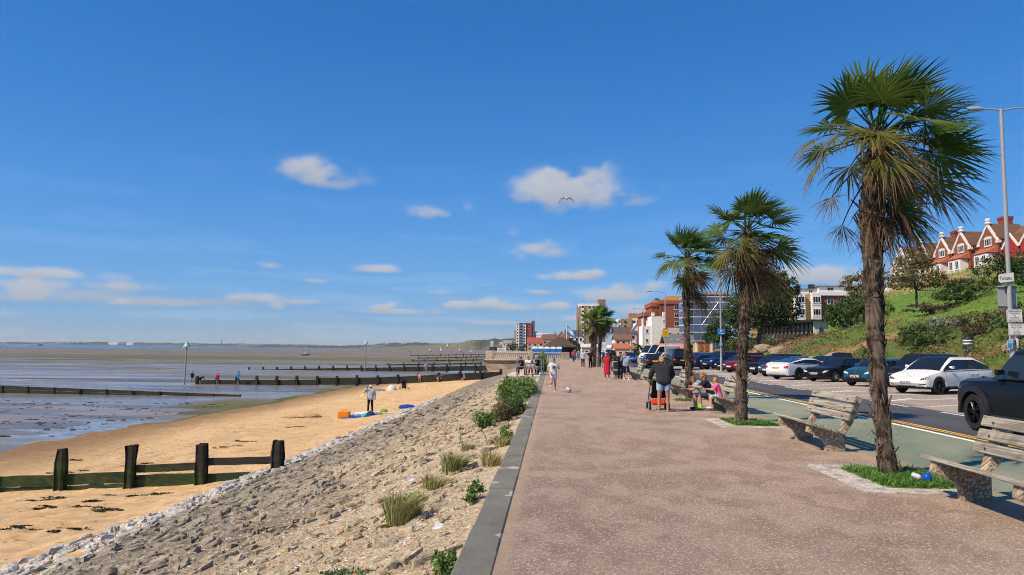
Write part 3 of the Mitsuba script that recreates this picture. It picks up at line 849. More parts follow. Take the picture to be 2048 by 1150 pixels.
# ---------------------------------------------------------------- benches
def bench_proto():
    """faces -x, length along y, origin at the middle on the ground"""
    b = Proto()
    for y in (-.8, .8):
        m = MB()
        leg = [(-.12, 0), (.20, 0), (.2, .22), (.2, .3), (.34, .5), (.52, .95), (.36, .98), (.25, .64), (.13, .31), (-.42, .455), (-.44, .33), (-.20, .22), (-.12, .12)]
        m.prism([(x, z) for x, z in leg], 'y', y - .075, y + .075)
        b.add('support', m, 'm_pebble')
    r = rnd(8)
    for i in range(5):
        x = -.47 + i * .125
        z = .458 - .145 * (x + .42) / .55
        b.add('seat_slat', MB().box((0, -1.06 + r.normal(0, .006), .002), (.108, 1.06 + r.normal(0, .006), .05), bev=.006).xf(rotm(0, 0, .258), (x, 0, z)), 'm_bench')
    for z in (.545, .70, .855):
        x = .25 + (z - .64) * .36
        R = rotm(0, 0, .35)
        b.add('back_slat', MB().box((-.048, -1.06 + r.normal(0, .006), 0), (-.004, 1.06, .128), bev=.006).xf(R, (x, 0, z)), 'm_bench')
    for y in (-.8, .8):
        for z in (.61, .76, .915): b.add('bolt', MB().cyl((.2 + (z - .64) * .36, y, z), (.17 + (z - .64) * .36 + .012, y, z + .01), .014, (.2, .18, .16), 8), 'metal')
    return b


BN = bench_proto()
for x, y, lab in [(5.0, 8.38, 'nearest weathered slatted bench, cut by the right edge of the picture'),
                  (4.97, 14.25, 'slatted bench between the nearest palm and the second palm'),
                  (4.97, 21.65, 'slatted bench on which the three children sit'),
                  (4.95, 29.3, 'slatted bench behind the third palm, beside the bending woman'),
                  (4.95, 36.2, 'slatted bench just behind the bending woman with the pushchair'),
                  (4.95, 44.2, 'slatted bench beside the man in the striped shirt'),
                  (4.95, 52.5, 'farther slatted bench, second beyond the children'),
                  (4.95, 60.0, 'farthest slatted bench along the promenade')]:
    BN.stamp('bench', lab, 'bench', 'concrete and timber benches along the promenade', (x, y, 0))


# ---------------------------------------------------------------- fan palms
GREEN, YGREEN, BROWN, STRAW = np.array((.062, .135, .028)), np.array((.22, .27, .045)), np.array((.11, .068, .04)), np.array((.31, .215, .12))


def frond(base, az, el, L, R, age, r, nseg=30, droop=.5, twist=0., wind=(.16, .03)):
    """a fan leaf: petiole of length L from base, fan of radius R; age 0 green .. 1 dead"""
    d = np.array([math.cos(el) * math.cos(az), math.cos(el) * math.sin(az), math.sin(el)])
    d2 = d + np.array([wind[0], wind[1], -.30 * droop - .35 * age]); d2 /= np.linalg.norm(d2)
    t = np.linspace(0, 1, 6)[:, None]
    pts = np.asarray(base) + L * (d * t * (1 - .5 * t) + d2 * .5 * t * t)
    m = MB()
    pc = GREEN * .9 if age < .35 else (BROWN * .9 if age > .65 else YGREEN * .5)
    m.tube(pts, np.linspace(.016, .008, 6), pc, 5, False)
    hub = pts[-1]
    fw = pts[-1] - pts[-2]; fw = fw / np.linalg.norm(fw) + np.array([wind[0], wind[1], -.2 * droop - .42 * age]); fw /= np.linalg.norm(fw)
    side = np.cross(fw, [0, 0, 1.0])
    if np.linalg.norm(side) < .2: side = np.cross(fw, [-math.sin(az), math.cos(az), .3])
    side /= np.linalg.norm(side); up = np.cross(side, fw)
    c, s = math.cos(twist), math.sin(twist)
    side, up = c * side + s * up, -s * side + c * up
    span = math.radians(r.uniform(92, 128)) if age < .6 else math.radians(r.uniform(45, 85))
    ph = np.linspace(-span, span, nseg)
    dph = ph[1] - ph[0]
    rr = np.array([.0, .2, .46, .66, .84, 1.0])
    g = np.array([0, 0, 0, .1, .45, 1.0])
    tip = max(0., min(1., (age - .12) * 1.9))
    green = GREEN * (1 - age * .4) + YGREEN * r.uniform(0, .35 + age * .6)
    for k, a in enumerate(ph):
        if age > .5 and r.random() < .16: continue
        Ls = R * (.62 + .38 * math.cos(a * .62)) * r.uniform(.9, 1.06)
        ra = rr * Ls
        hw = np.minimum(ra * dph * .52, R * .46 * dph * .52 * np.array([1, 1, 1, .74, .45, .06]))
        aa = a + r.normal(0, .02) + (rr > .5) * r.normal(0, .05)
        cx, cy = np.cos(aa) * ra, np.sin(aa) * ra
        bow = .14 * R * (np.abs(np.sin(a)) ** 1.5) * rr          # cupped fan
        hang = -(np.clip(rr - .58, 0, 1) ** 1.6) * R * (droop * r.uniform(.3, 1.5) + age * r.uniform(.5, 1.3)) * .95
        p = hub + cx[:, None] * fw + cy[:, None] * side + bow[:, None] * up
        p[:, 2] += hang
        p[:, 0] += (rr ** 2) * R * wind[0] * .5 * r.uniform(.4, 1.6); p[:, 1] += (rr ** 2) * R * wind[1]
        if age > .5: p += np.outer(rr ** 2, r.normal(0, .05, 3))
        tang = -np.sin(a) * fw + np.cos(a) * side
        e1, e2 = p - hw[:, None] * tang - up * (hw * .55)[:, None], p + hw[:, None] * tang - up * (hw * .55)[:, None]
        v = np.vstack([e1, p, e2]); n = 6; i = np.arange(n - 1)
        f = np.vstack([np.stack([i, i + 1, n + i + 1, n + i], 1), np.stack([n + i, n + i + 1, 2 * n + i + 1, 2 * n + i], 1)])
        w = np.clip(tip * (g * 1.6 + .12 + .5 * (age > .5)) + (age > .75) * .8 + r.normal(0, .06), 0, 1)[:, None]
        dead = BROWN * .5 + STRAW * r.uniform(.2, 1.1) * .8 if age < .75 else BROWN * .5 + STRAW * r.uniform(.05, 1.0)
        mid = YGREEN * (1 if age > .25 else .6)
        col = green * r.uniform(.8, 1.2) * (1 - w) + dead * w
        col = col + (mid - col) * (w * (1 - w) * 1.6)
        m.add(v, f, np.vstack([col] * 3))
    return m


def palm_trunk(k, pts, rad, seed, boots=150, hairs=520, shag=.35):
    r = rnd(seed)
    pts = np.asarray(pts, float)
    tt = np.linspace(0, 1, len(pts)); q = np.linspace(0, 1, 70)
    P = np.stack([np.interp(q, tt, pts[:, i]) for i in range(3)], 1)
    R = np.interp(q, tt, rad)
    n = 18; a = np.arange(n) * 2 * PI / n
    v = []
    for i in range(70):
        rr = R[i] * (1 + .30 * (meshkit.fbm(np.stack([np.cos(a) * 1.3, np.sin(a) * 1.3, np.full(n, P[i, 2] * 5)], -1), 3, seed) - .5) + .12 * ((P[i, 2] * 9) % 1 - .5))
        v.append(P[i] + np.stack([rr * np.cos(a), rr * np.sin(a), np.zeros(n)], 1))
    v = np.vstack(v); i = np.arange(n); j = (i + 1) % n
    f = np.vstack([np.stack([s * n + i, s * n + j, s * n + n + j, s * n + n + i], 1) for s in range(69)])
    part(k, 'trunk', MB().add(v, f), 'm_trunk', smooth=50)
    m = MB()
    for b in range(boots):       # cut leaf bases wrapped round the trunk
        q_ = r.random() ** .75; az = r.random() * 2 * PI
        c = np.array([np.interp(q_, tt, pts[:, i]) for i in range(3)]); R_ = np.interp(q_, tt, rad)
        o = np.array([math.cos(az), math.sin(az), 0]); s = np.array([-o[1], o[0], 0])
        w, L, out = R_ * r.uniform(.2, .4), r.uniform(.08, .2), r.uniform(.0, .06) + .07 * (r.random() < .2)
        p0 = c + o * R_ * .9
        v = np.array([p0 - s * w, p0 + s * w, p0 + [0, 0, L] + o * out - s * w * .4, p0 + [0, 0, L] + o * out + s * w * .4, p0 + o * .022 - s * w * .7, p0 + o * .022 + s * w * .7, p0 + [0, 0, L] + o * (out + .015)])
        m.add(v, np.array([[0, 4, 2], [4, 6, 2], [4, 5, 6], [5, 3, 6], [5, 1, 3], [2, 6, 3], [0, 1, 5], [0, 5, 4]]))
    part(k, 'leaf_bases', m, 'm_trunk', kind='stuff')
    m = MB()
    for b in range(hairs):       # loose fibres
        q_ = r.random() ** .7; az = r.random() * 2 * PI
        c = np.array([np.interp(q_, tt, pts[:, i]) for i in range(3)]); R_ = np.interp(q_, tt, rad)
        o = np.array([math.cos(az), math.sin(az), 0]); s = np.array([-o[1], o[0], 0])
        L = r.uniform(.05, .16) * (1 + 1.3 * (r.random() < .1))
        w = r.uniform(.003, .007)
        p = c + o * R_ * .95
        d = o * r.uniform(.3, 1.) + s * r.normal(0, .4) + np.array([.25, 0, r.uniform(-1.1, .5)])
        d /= np.linalg.norm(d)
        e = p + d * L; e2 = e + (d + [0, 0, -.8]) * L * .5
        v = np.array([p - s * w, p + s * w, e - s * w * .7, e + s * w * .7, e2])
        m.add(v, np.array([[0, 1, 3], [0, 3, 2], [2, 3, 4]]), np.array((.12, .085, .06)) * r.uniform(.5, 2.2))
    part(k, 'fibres', m, 'matte', kind='stuff')


def palm(label, base, head, rad, seed, n_green, n_old, n_dead, R, spec=(), group='fan palms in a row along the promenade', nseg=30, name='palm_tree', tr=None, wind=(.2, .04), ragged=.3):
    k = thing(name, label, 'palm tree', group)
    base, head = np.array(base, float), np.array(head, float)
    pts = tr if tr is not None else [base + [0, 0, -.1], base * .72 + head * .28, base * .5 + head * .5, base * .25 + head * .75, head]
    palm_trunk(k, pts, rad, seed)
    r = rnd(seed)
    ga = 2.39996
    for i in range(n_green):
        u = (i + .5) / n_green
        el = math.radians(88 - 112 * u + r.normal(0, 9)); az = i * ga + r.normal(0, .15)
        o = np.array([math.cos(az), math.sin(az), 0]) * .06 + [0, 0, -.25 * u]
        part(k, 'frond', frond(head + o, az, el, (.36 + .44 * u) * R / .7, R * r.uniform(.82, 1.05), (.34 * u * r.random() + .05) * (1 + ragged), r, nseg, .04 + .34 * u, r.normal(0, .35), wind), 'leafthin')
    for i in range(n_old):
        u = (i + .5) / n_old
        el = math.radians(2 - 42 * u + r.normal(0, 9)); az = i * ga * 1.3 + 1 + r.normal(0, .2)
        part(k, 'old_frond', frond(head + [0, 0, -.2 - .3 * u], az, el, .62 * R / .75, R * r.uniform(.7, .95), r.uniform(.5, .95), r, nseg, .4, r.normal(0, .6), wind), 'leafthin')
    for i in range(n_dead):
        u = (i + .5) / n_dead
        el = math.radians(-42 - 30 * u + r.normal(0, 8)); az = i * ga * 1.7 + r.normal(0, .3)
        part(k, 'dead_frond', frond(head + [0, 0, -.3 - .8 * u], az, el, .36 * R / .75, R * r.uniform(.55, .85), r.uniform(.75, 1), r, nseg, .5, r.normal(0, .8), wind), 'leafthin')
    for (bz, az, el, L, RR, age, dr_, tw) in spec:
        part(k, 'frond' if age < .4 else 'old_frond' if age < .75 else 'dead_frond', frond(head + [0, 0, bz], math.radians(az), math.radians(el), L, RR, age, r, nseg, dr_, tw, wind), 'leafthin')
    return k


palm('nearest and tallest fan palm, shaggy trunk in a cobbled pit', (4.78, 10.85, 0), (4.82, 10.9, 5.14), [.135, .108, .102, .112, .128, .18, .10], 5, 30, 9, 9, .70,
     [(-.15, 10, 16, .78, .78, .2, .1, .3), (-.3, 14, 0, .82, .78, .45, .15, .2), (-.35, -25, -12, .78, .70, .1, .1, 1.35), (-.35, -62, 4, .78, .62, .1, .05, -.5), (-.4, 4, -24, .85, .78, .66, .3, .3), (-.5, -12, -30, .78, .7, .72, .25, .1),
      (-.15, 176, 10, .80, .66, .6, .4, .2), (-.25, 188, -4, .85, .70, .66, .5, -.2), (-.45, 190, -30, 1.05, .36, .9, .3, .2), (-.6, 184, -48, 1.1, .38, .97, .3, .2), (-.25, 240, 6, .55, .76, .55, .5, .1),
      (-.3, 265, -8, .5, .74, .62, .4, .5), (-.95, -50, -56, .42, .72, .5, .25, .3), (-.9, -20, -54, .45, .7, .85, .25, .2), (-.95, 20, -56, .42, .64, .92, .25, .2), (-1.0, 215, -50, .45, .66, .97, .4, 0), (-.9, -70, -56, .45, .76, .78, .3, 0), (-1.15, 250, -55, .4, .7, .97, .3, .2)],
     tr=[(4.80, 10.85, -.1), (4.74, 10.85, .5), (4.69, 10.85, 1.2), (4.67, 10.86, 2.1), (4.66, 10.87, 3.0), (4.68, 10.88, 3.8), (4.8, 10.9, 5.08)], nseg=34, ragged=1.1)
palm('second fan palm, between the children on the bench and the empty bench', (4.62, 18.45, 0), (4.88, 18.5, 4.92), [.16, .13, .12, .14, .08], 23, 28, 12, 15, .72,
     [(-.7, -20, -50, .6, .9, .8, .5, .2), (-.7, 15, -50, .65, .9, .7, .5, .2), (-.3, 5, -20, .8, .85, .3, .6, .2), (-.6, 180, -45, .6, .8, .75, .6, 0), (-.9, -70, -60, .45, .8, .85, .5, 0), (-.9, -110, -60, .45, .8, .9, .5, 0)],
     tr=[(4.64, 18.45, -.1), (4.66, 18.45, 1.0), (4.74, 18.46, 2.1), (4.82, 18.47, 3.2), (4.88, 18.5, 4.9)], ragged=.7)
palm('third fan palm, slender trunk just left of the second palm', (4.86, 26.5, 0), (4.86, 26.5, 5.25), [.13, .11, .10, .12, .07], 41, 25, 9, 9, .78,
     [(-.9, -20, -60, .5, 1.0, .95, .5, .2), (-.9, 10, -58, .55, 1.0, .9, .5, .2), (-.9, -70, -60, .4, .9, .9, .5, 0)],
     tr=[(4.86, 26.5, -.1), (4.84, 26.5, 1.3), (4.8, 26.5, 2.5), (4.78, 26.5, 3.7), (4.86, 26.5, 5.2)], ragged=.5)
palm('left palm of the distant clump standing by the two walkers', (4.05, 73.5, 0), (3.9, 73.5, 4.6), [.2, .17, .17, .19, .24], 61, 15, 9, 8, .9, group='far palms on the promenade', nseg=16)
palm('right palm of the distant clump standing by the two walkers', (4.75, 75.5, 0), (5.0, 75.5, 5.0), [.2, .17, .17, .19, .24], 67, 16, 10, 9, 1.0, group='far palms on the promenade', nseg=16)
palm('middle palm of the distant clump standing by the two walkers', (4.4, 77, 0), (4.5, 77, 5.3), [.2, .17, .17, .19, .24], 71, 15, 8, 8, 1.0, group='far palms on the promenade', nseg=16)


# ---------------------------------------------------------------- small plants
def blades(m, r, n, c, rad, h, w, cols, lean=(.2, .05), flat=.35):
    """n thin bent blades round c"""
    a = r.random(n) * 2 * PI; q = rad * np.sqrt(r.random(n))
    b = np.asarray(c) + np.stack([q * np.cos(a), q * np.sin(a), np.zeros(n)], 1)
    L = h * r.uniform(.5, 1.1, n)
    out = r.uniform(.05, flat * 1.6, n)
    d = np.stack([np.cos(a) * out + lean[0], np.sin(a) * out + lean[1], np.ones(n)], 1)
    d /= np.linalg.norm(d, axis=1, keepdims=True)
    s = np.stack([-np.sin(a + r.normal(0, .9, n)), np.cos(a), np.zeros(n)], 1) * (w * r.uniform(.6, 1.3, n))[:, None]
    mid = b + d * (L * .55)[:, None]
    tip = mid + (d + np.stack([np.cos(a) * flat + lean[0], np.sin(a) * flat + lean[1], -.45 * np.ones(n)], 1)) * (L * .45)[:, None]
    v = np.stack([b - s, b + s, mid - s * .8, mid + s * .8, tip], 1)
    f = np.array([[0, 1, 3], [0, 3, 2], [2, 3, 4]])
    cc = np.asarray(cols)[r.integers(0, len(cols), n)] * r.uniform(.7, 1.25, (n, 1))
    m.add(v.reshape(-1, 3), (f[None] + 5 * np.arange(n)[:, None, None]).reshape(-1, 3), np.repeat(cc, 5, 0))


def leafy(m, r, n, c, rad, size, cols, flat=False):
    """n small leaves scattered in an uneven ellipsoid"""
    nc = max(4, n // 60)
    cc = r.normal(0, .5, (nc, 3)); cc = cc / np.maximum(1, np.linalg.norm(cc, axis=1, keepdims=True) / .85)
    which = r.integers(0, nc, n)
    p = cc[which] + r.normal(0, .2, (n, 3))
    p = np.asarray(c) + p * np.asarray(rad)
    nrm = r.normal(0, 1, (n, 3)) + [0, 0, .7]; nrm /= np.linalg.norm(nrm, axis=1, keepdims=True)
    u = np.cross(nrm, r.normal(0, 1, (n, 3))); u /= np.linalg.norm(u, axis=1, keepdims=True) + 1e-9
    w = np.cross(nrm, u)
    s = size * r.uniform(.6, 1.35, (n, 1))
    q = np.stack([p - u * s, p + w * s * .5, p + u * s, p - w * s * .5], 1)
    tint = r.uniform(.72, 1.3, (nc, 1))[which]
    col = np.asarray(cols)[r.integers(0, len(cols), n)] * tint * r.uniform(.8, 1.2, (n, 1))
    m.quads(q, col)


DRY = [(.36, .32, .12), (.25, .27, .08), (.15, .22, .05), (.44, .38, .18)]
LUSH = [(.10, .19, .04), (.14, .24, .05), (.075, .14, .03)]


def tuft(label, x, y, rad, h, n, cols, w=.005, group=None, name='grass_tuft', cat='grass tuft', flat=.35):
    r = rnd(int(x * 100) % 9999 + int(y * 37)); m = MB()
    blades(m, r, n, (x, y, float(slope_z(x))), rad, h, w, cols, flat=flat)
    solo(name, label, cat, m, 'leaf', group=group)


tuft('large dry grass tuft nearest the camera on the stone slope', -1.85, 9.0, .15, .52, 700, DRY, .0045)
tuft('bright green and straw grass tuft on the slope, above the nearest one', -1.68, 12.5, .17, .44, 600, DRY + LUSH[:1], .005)
tuft('straw coloured low grass patch just below the bright green tuft', -1.78, 11.2, .2, .26, 320, DRY, .005)
tuft('small dry grass tuft against the kerb', -.98, 12.1, .16, .34, 300, DRY[:1] + DRY[3:], .005)
tuft('faint straw tuft by the kerb below the leafy weed clump', -.95, 14.6, .2, .28, 260, DRY, .006)
tuft('small yellow grass tuft halfway up the slope', -1.75, 15.3, .16, .22, 160, DRY, .006)


def weed(label, x, y, rad, n, size=.035, cols=LUSH, dz=0, group=None, flower=None):
    r = rnd(int(abs(x) * 77) + int(y * 31)); m = MB()
    leafy(m, r, n, (x, y, float(slope_z(x)) + rad[2] * .75 + dz), rad, size, cols)
    blades(m, r, max(20, n // 8), (x, y, float(slope_z(x))), rad[0] * .6, rad[2] * 1.7, size * .2, cols)
    if flower: leafy(m, r, n // 3, (x, y, float(slope_z(x)) + rad[2] * 1.2), (rad[0], rad[1], rad[2] * .6), size * .7, [flower])
    solo('weed_plant', label, 'weed', m, 'leaf', group=group)


weed('small leafy weed growing at the kerb in the bottom corner', -.92, 6.35, (.11, .3, .12), 500, .022)
weed('flat green weed low on the slope at the bottom of the picture', -1.75, 6.9, (.34, .14, .03), 600, .018, [(.1, .15, .06), (.14, .19, .08)])
weed('leafy weed against the kerb, second from the bottom corner', -.98, 9.35, (.12, .25, .13), 400, .026)
weed('leafy weed beside the kerb, third from the bottom corner', -1.0, 15.9, (.16, .3, .16), 400, .03)
weed('low green weed on the slope below the straw patch', -1.82, 10.3, (.24, .2, .07), 350, .025, LUSH + DRY[:1])
weed('bushy young weed alone on the slope left of the kerb clump', -1.8, 19.6, (.28, .3, .3), 1100, .035)
weed('dark green bushy weed clump overhanging the kerb', -1.12, 21.8, (.34, .9, .32), 3200, .04, [(.065, .13, .03), (.09, .16, .045), (.045, .10, .025)])
weed('brown and green seeding weed at the near left of the kerb clump', -1.4, 20.3, (.34, .4, .36), 1500, .03, [(.15, .12, .05), (.1, .13, .03), (.2, .14, .07)])
weed('tall upright weed behind the kerb clump, left', -1.75, 29.5, (.42, .8, .55), 1700, .045)
weed('leafy green weed by the kerb behind the dark clump', -1.1, 29.0, (.5, 2.6, .5), 2600, .05, LUSH)
weed('grey green low weed on the slope left of the dark clump', -1.85, 23.6, (.35, .5, .06), 400, .035, [(.12, .16, .07)])
weed('yellow flowering bush beside the railed platform', -.9, 57.5, (.5, 2.0, .8), 1600, .07, LUSH, .3, None, (.55, .42, .03))

m = MB(); r = rnd(90)
for _ in range(260): blades(m, r, 14, (r.uniform(4.36, 5.36), r.uniform(9.92, 11.42), .012), .06, .12, .006, [(.1, .24, .03), (.15, .3, .05), (.07, .17, .025)], flat=1.1)
struct('pit_grass', m, 'leaf', 'fresh green grass round the foot of the nearest palm', kind='stuff')
m = MB()
for _ in range(230): blades(m, r, 10, (r.uniform(4.32, 5.3), r.uniform(17.65, 19.1), .012), .07, .11, .009, [(.1, .24, .03), (.15, .3, .05), (.07, .17, .025)], flat=1.1)
struct('second_pit_grass', m, 'leaf', 'fresh green grass round the foot of the second palm', kind='stuff')
m = MB()
for _ in range(40): blades(m, r, 9, (r.uniform(4.3, 4.9), r.uniform(25.6, 26.6), 0), .08, .12, .012, LUSH + DRY[:1], flat=1.1)
struct('third_pit_grass', m, 'leaf', 'sparse grass round the foot of the third palm', kind='stuff')
# seaweed on the sand
m = MB()
for (x, y) in [(-11.6, 18.6), (-11.9, 18.9), (-14.1, 21.0), (-14.6, 20.6), (-12.1, 20.9), (-11.4, 21.2), (-12.9, 20.1), (-13.6, 19.3), (-11.2, 16.4), (-14.3, 17.2), (-12.4, 16.9), (-16.5, 24.3), (-17.7, 26), (-15.2, 27.2), (-14.2, 31.5), (-13.3, 38), (-19.4, 29.0), (-13.9, 33.2)]:
    for q in range(5):
        xx, yy = x + r.normal(0, .28), y + r.normal(0, .12)
        leafy(m, r, 60, (xx, yy, float(beach_z(xx, yy)) + .015), (.24, .07, .012), .03, [(.03, .04, .012), (.05, .05, .015), (.02, .025, .01)])
struct('seaweed', m, 'leaf', 'dark seaweed scraps lying on the sand', kind='stuff')


# ---------------------------------------------------------------- vehicles
def cast(v, f, o, d):
    """first hit distance of rays o (n,3) along d (3,) on a mesh"""
    a, e1, e2 = v[f[:, 0]], v[f[:, 1]] - v[f[:, 0]], v[f[:, 2]] - v[f[:, 0]]
    p = np.cross(d, e2); det = (e1 * p).sum(1)
    ok = np.abs(det) > 1e-9
    a, e1, e2, p, inv = a[ok], e1[ok], e2[ok], p[ok], 1 / det[ok]
    out = np.full(len(o), np.nan)
    for i, q in enumerate(o):
        t = q - a; u = (t * p).sum(1) * inv
        qq = np.cross(t, e1); w = (qq @ d) * inv; dist = (e2 * qq).sum(1) * inv
        hit = (u >= -1e-6) & (w >= -1e-6) & (u + w <= 1 + 1e-6) & (dist > 0)
        if hit.any(): out[i] = dist[hit].min()
    return out


def patch(body, corners, axis, sign, off=.008, nu=7, nv=4, dz=0):
    """a thin shell on the body: corners = 4 points in the two other axes, seen along axis"""
    v, f = body
    c = np.array(corners, float)
    u, w = np.meshgrid(np.linspace(0, 1, nu), np.linspace(0, 1, nv), indexing='ij')
    u, w = u.ravel()[:, None], w.ravel()[:, None]
    p2 = c[0] * (1 - u) * (1 - w) + c[1] * u * (1 - w) + c[2] * u * w + c[3] * (1 - u) * w
    o = np.zeros((len(p2), 3)); ax = 'xyz'.index(axis); other = [i for i in range(3) if i != ax]
    o[:, other] = p2; o[:, ax] = 9 * sign
    d = np.zeros(3); d[ax] = -sign
    t = cast(v, f, o, d)
    if np.isnan(t).all(): return None
    t = np.where(np.isnan(t), np.nanmax(t), t)
    front = o + d * (t - off)[:, None]
    back = o + d * (t + .012)[:, None]
    i = np.arange(nu * nv).reshape(nu, nv); n = nu * nv
    q = np.stack([i[:-1, :-1], i[1:, :-1], i[1:, 1:], i[:-1, 1:]], -1).reshape(-1, 4)
    rim = np.r_[i[:, 0], i[-1, 1:], i[::-1, -1][1:], i[0, ::-1][1:-1]]
    rn = np.roll(rim, -1)
    return MB().add(np.vstack([front, back]), np.vstack([q, np.stack([rim, rn, rn + n, rim + n], 1)]))


CARS = {
 # L, W, H, hood front z, hood rear z, belt z, deck z, nose z0, (xa, xb, xc, xd) as fractions of L from the middle, wheel radius, wheelbase, clearance
 'crossover': (4.75, 1.92, 1.62, .80, 1.0, 1.02, 1.10, .2, (.27, .07, -.22, -.46), .36, 2.89, .2),
 'small_hatch': (3.83, 1.67, 1.46, .84, .98, .98, .95, .2, (.27, .09, -.30, -.48), .31, 2.45, .2),
 'saloon': (4.64, 1.81, 1.43, .74, .93, .94, 1.02, .18, (.21, .04, -.20, -.38), .33, 2.81, .17),
 'coupe': (4.99, 1.96, 1.41, .76, .93, .97, 1.05, .17, (.20, .02, -.16, -.42), .37, 2.9, .16),
 'hatch': (4.25, 1.79, 1.46, .78, .95, .97, .98, .18, (.24, .06, -.28, -.47), .32, 2.63, .18),
 'suv': (4.62, 1.88, 1.70, .95, 1.08, 1.1, 1.1, .22, (.24, .10, -.38, -.485), .36, 2.7, .22),
 'estate': (4.75, 1.86, 1.55, .82, .98, 1.0, 1.0, .2, (.24, .07, -.36, -.485), .34, 2.77, .18),
 'pickup': (5.37, 1.98, 1.87, 1.10, 1.20, 1.22, 1.22, .3, (.185, .06, -.20, -.235), .42, 3.22, .32),
 'big_suv': (4.95, 2.0, 1.90, 1.1, 1.18, 1.2, 1.2, .3, (.22, .13, -.44, -.49), .39, 2.9, .3),
 'van': (5.5, 2.0, 2.50, 1.0, 1.32, 1.34, 1.34, .22, (.40, .24, -.46, -.495), .34, 3.5, .25)}


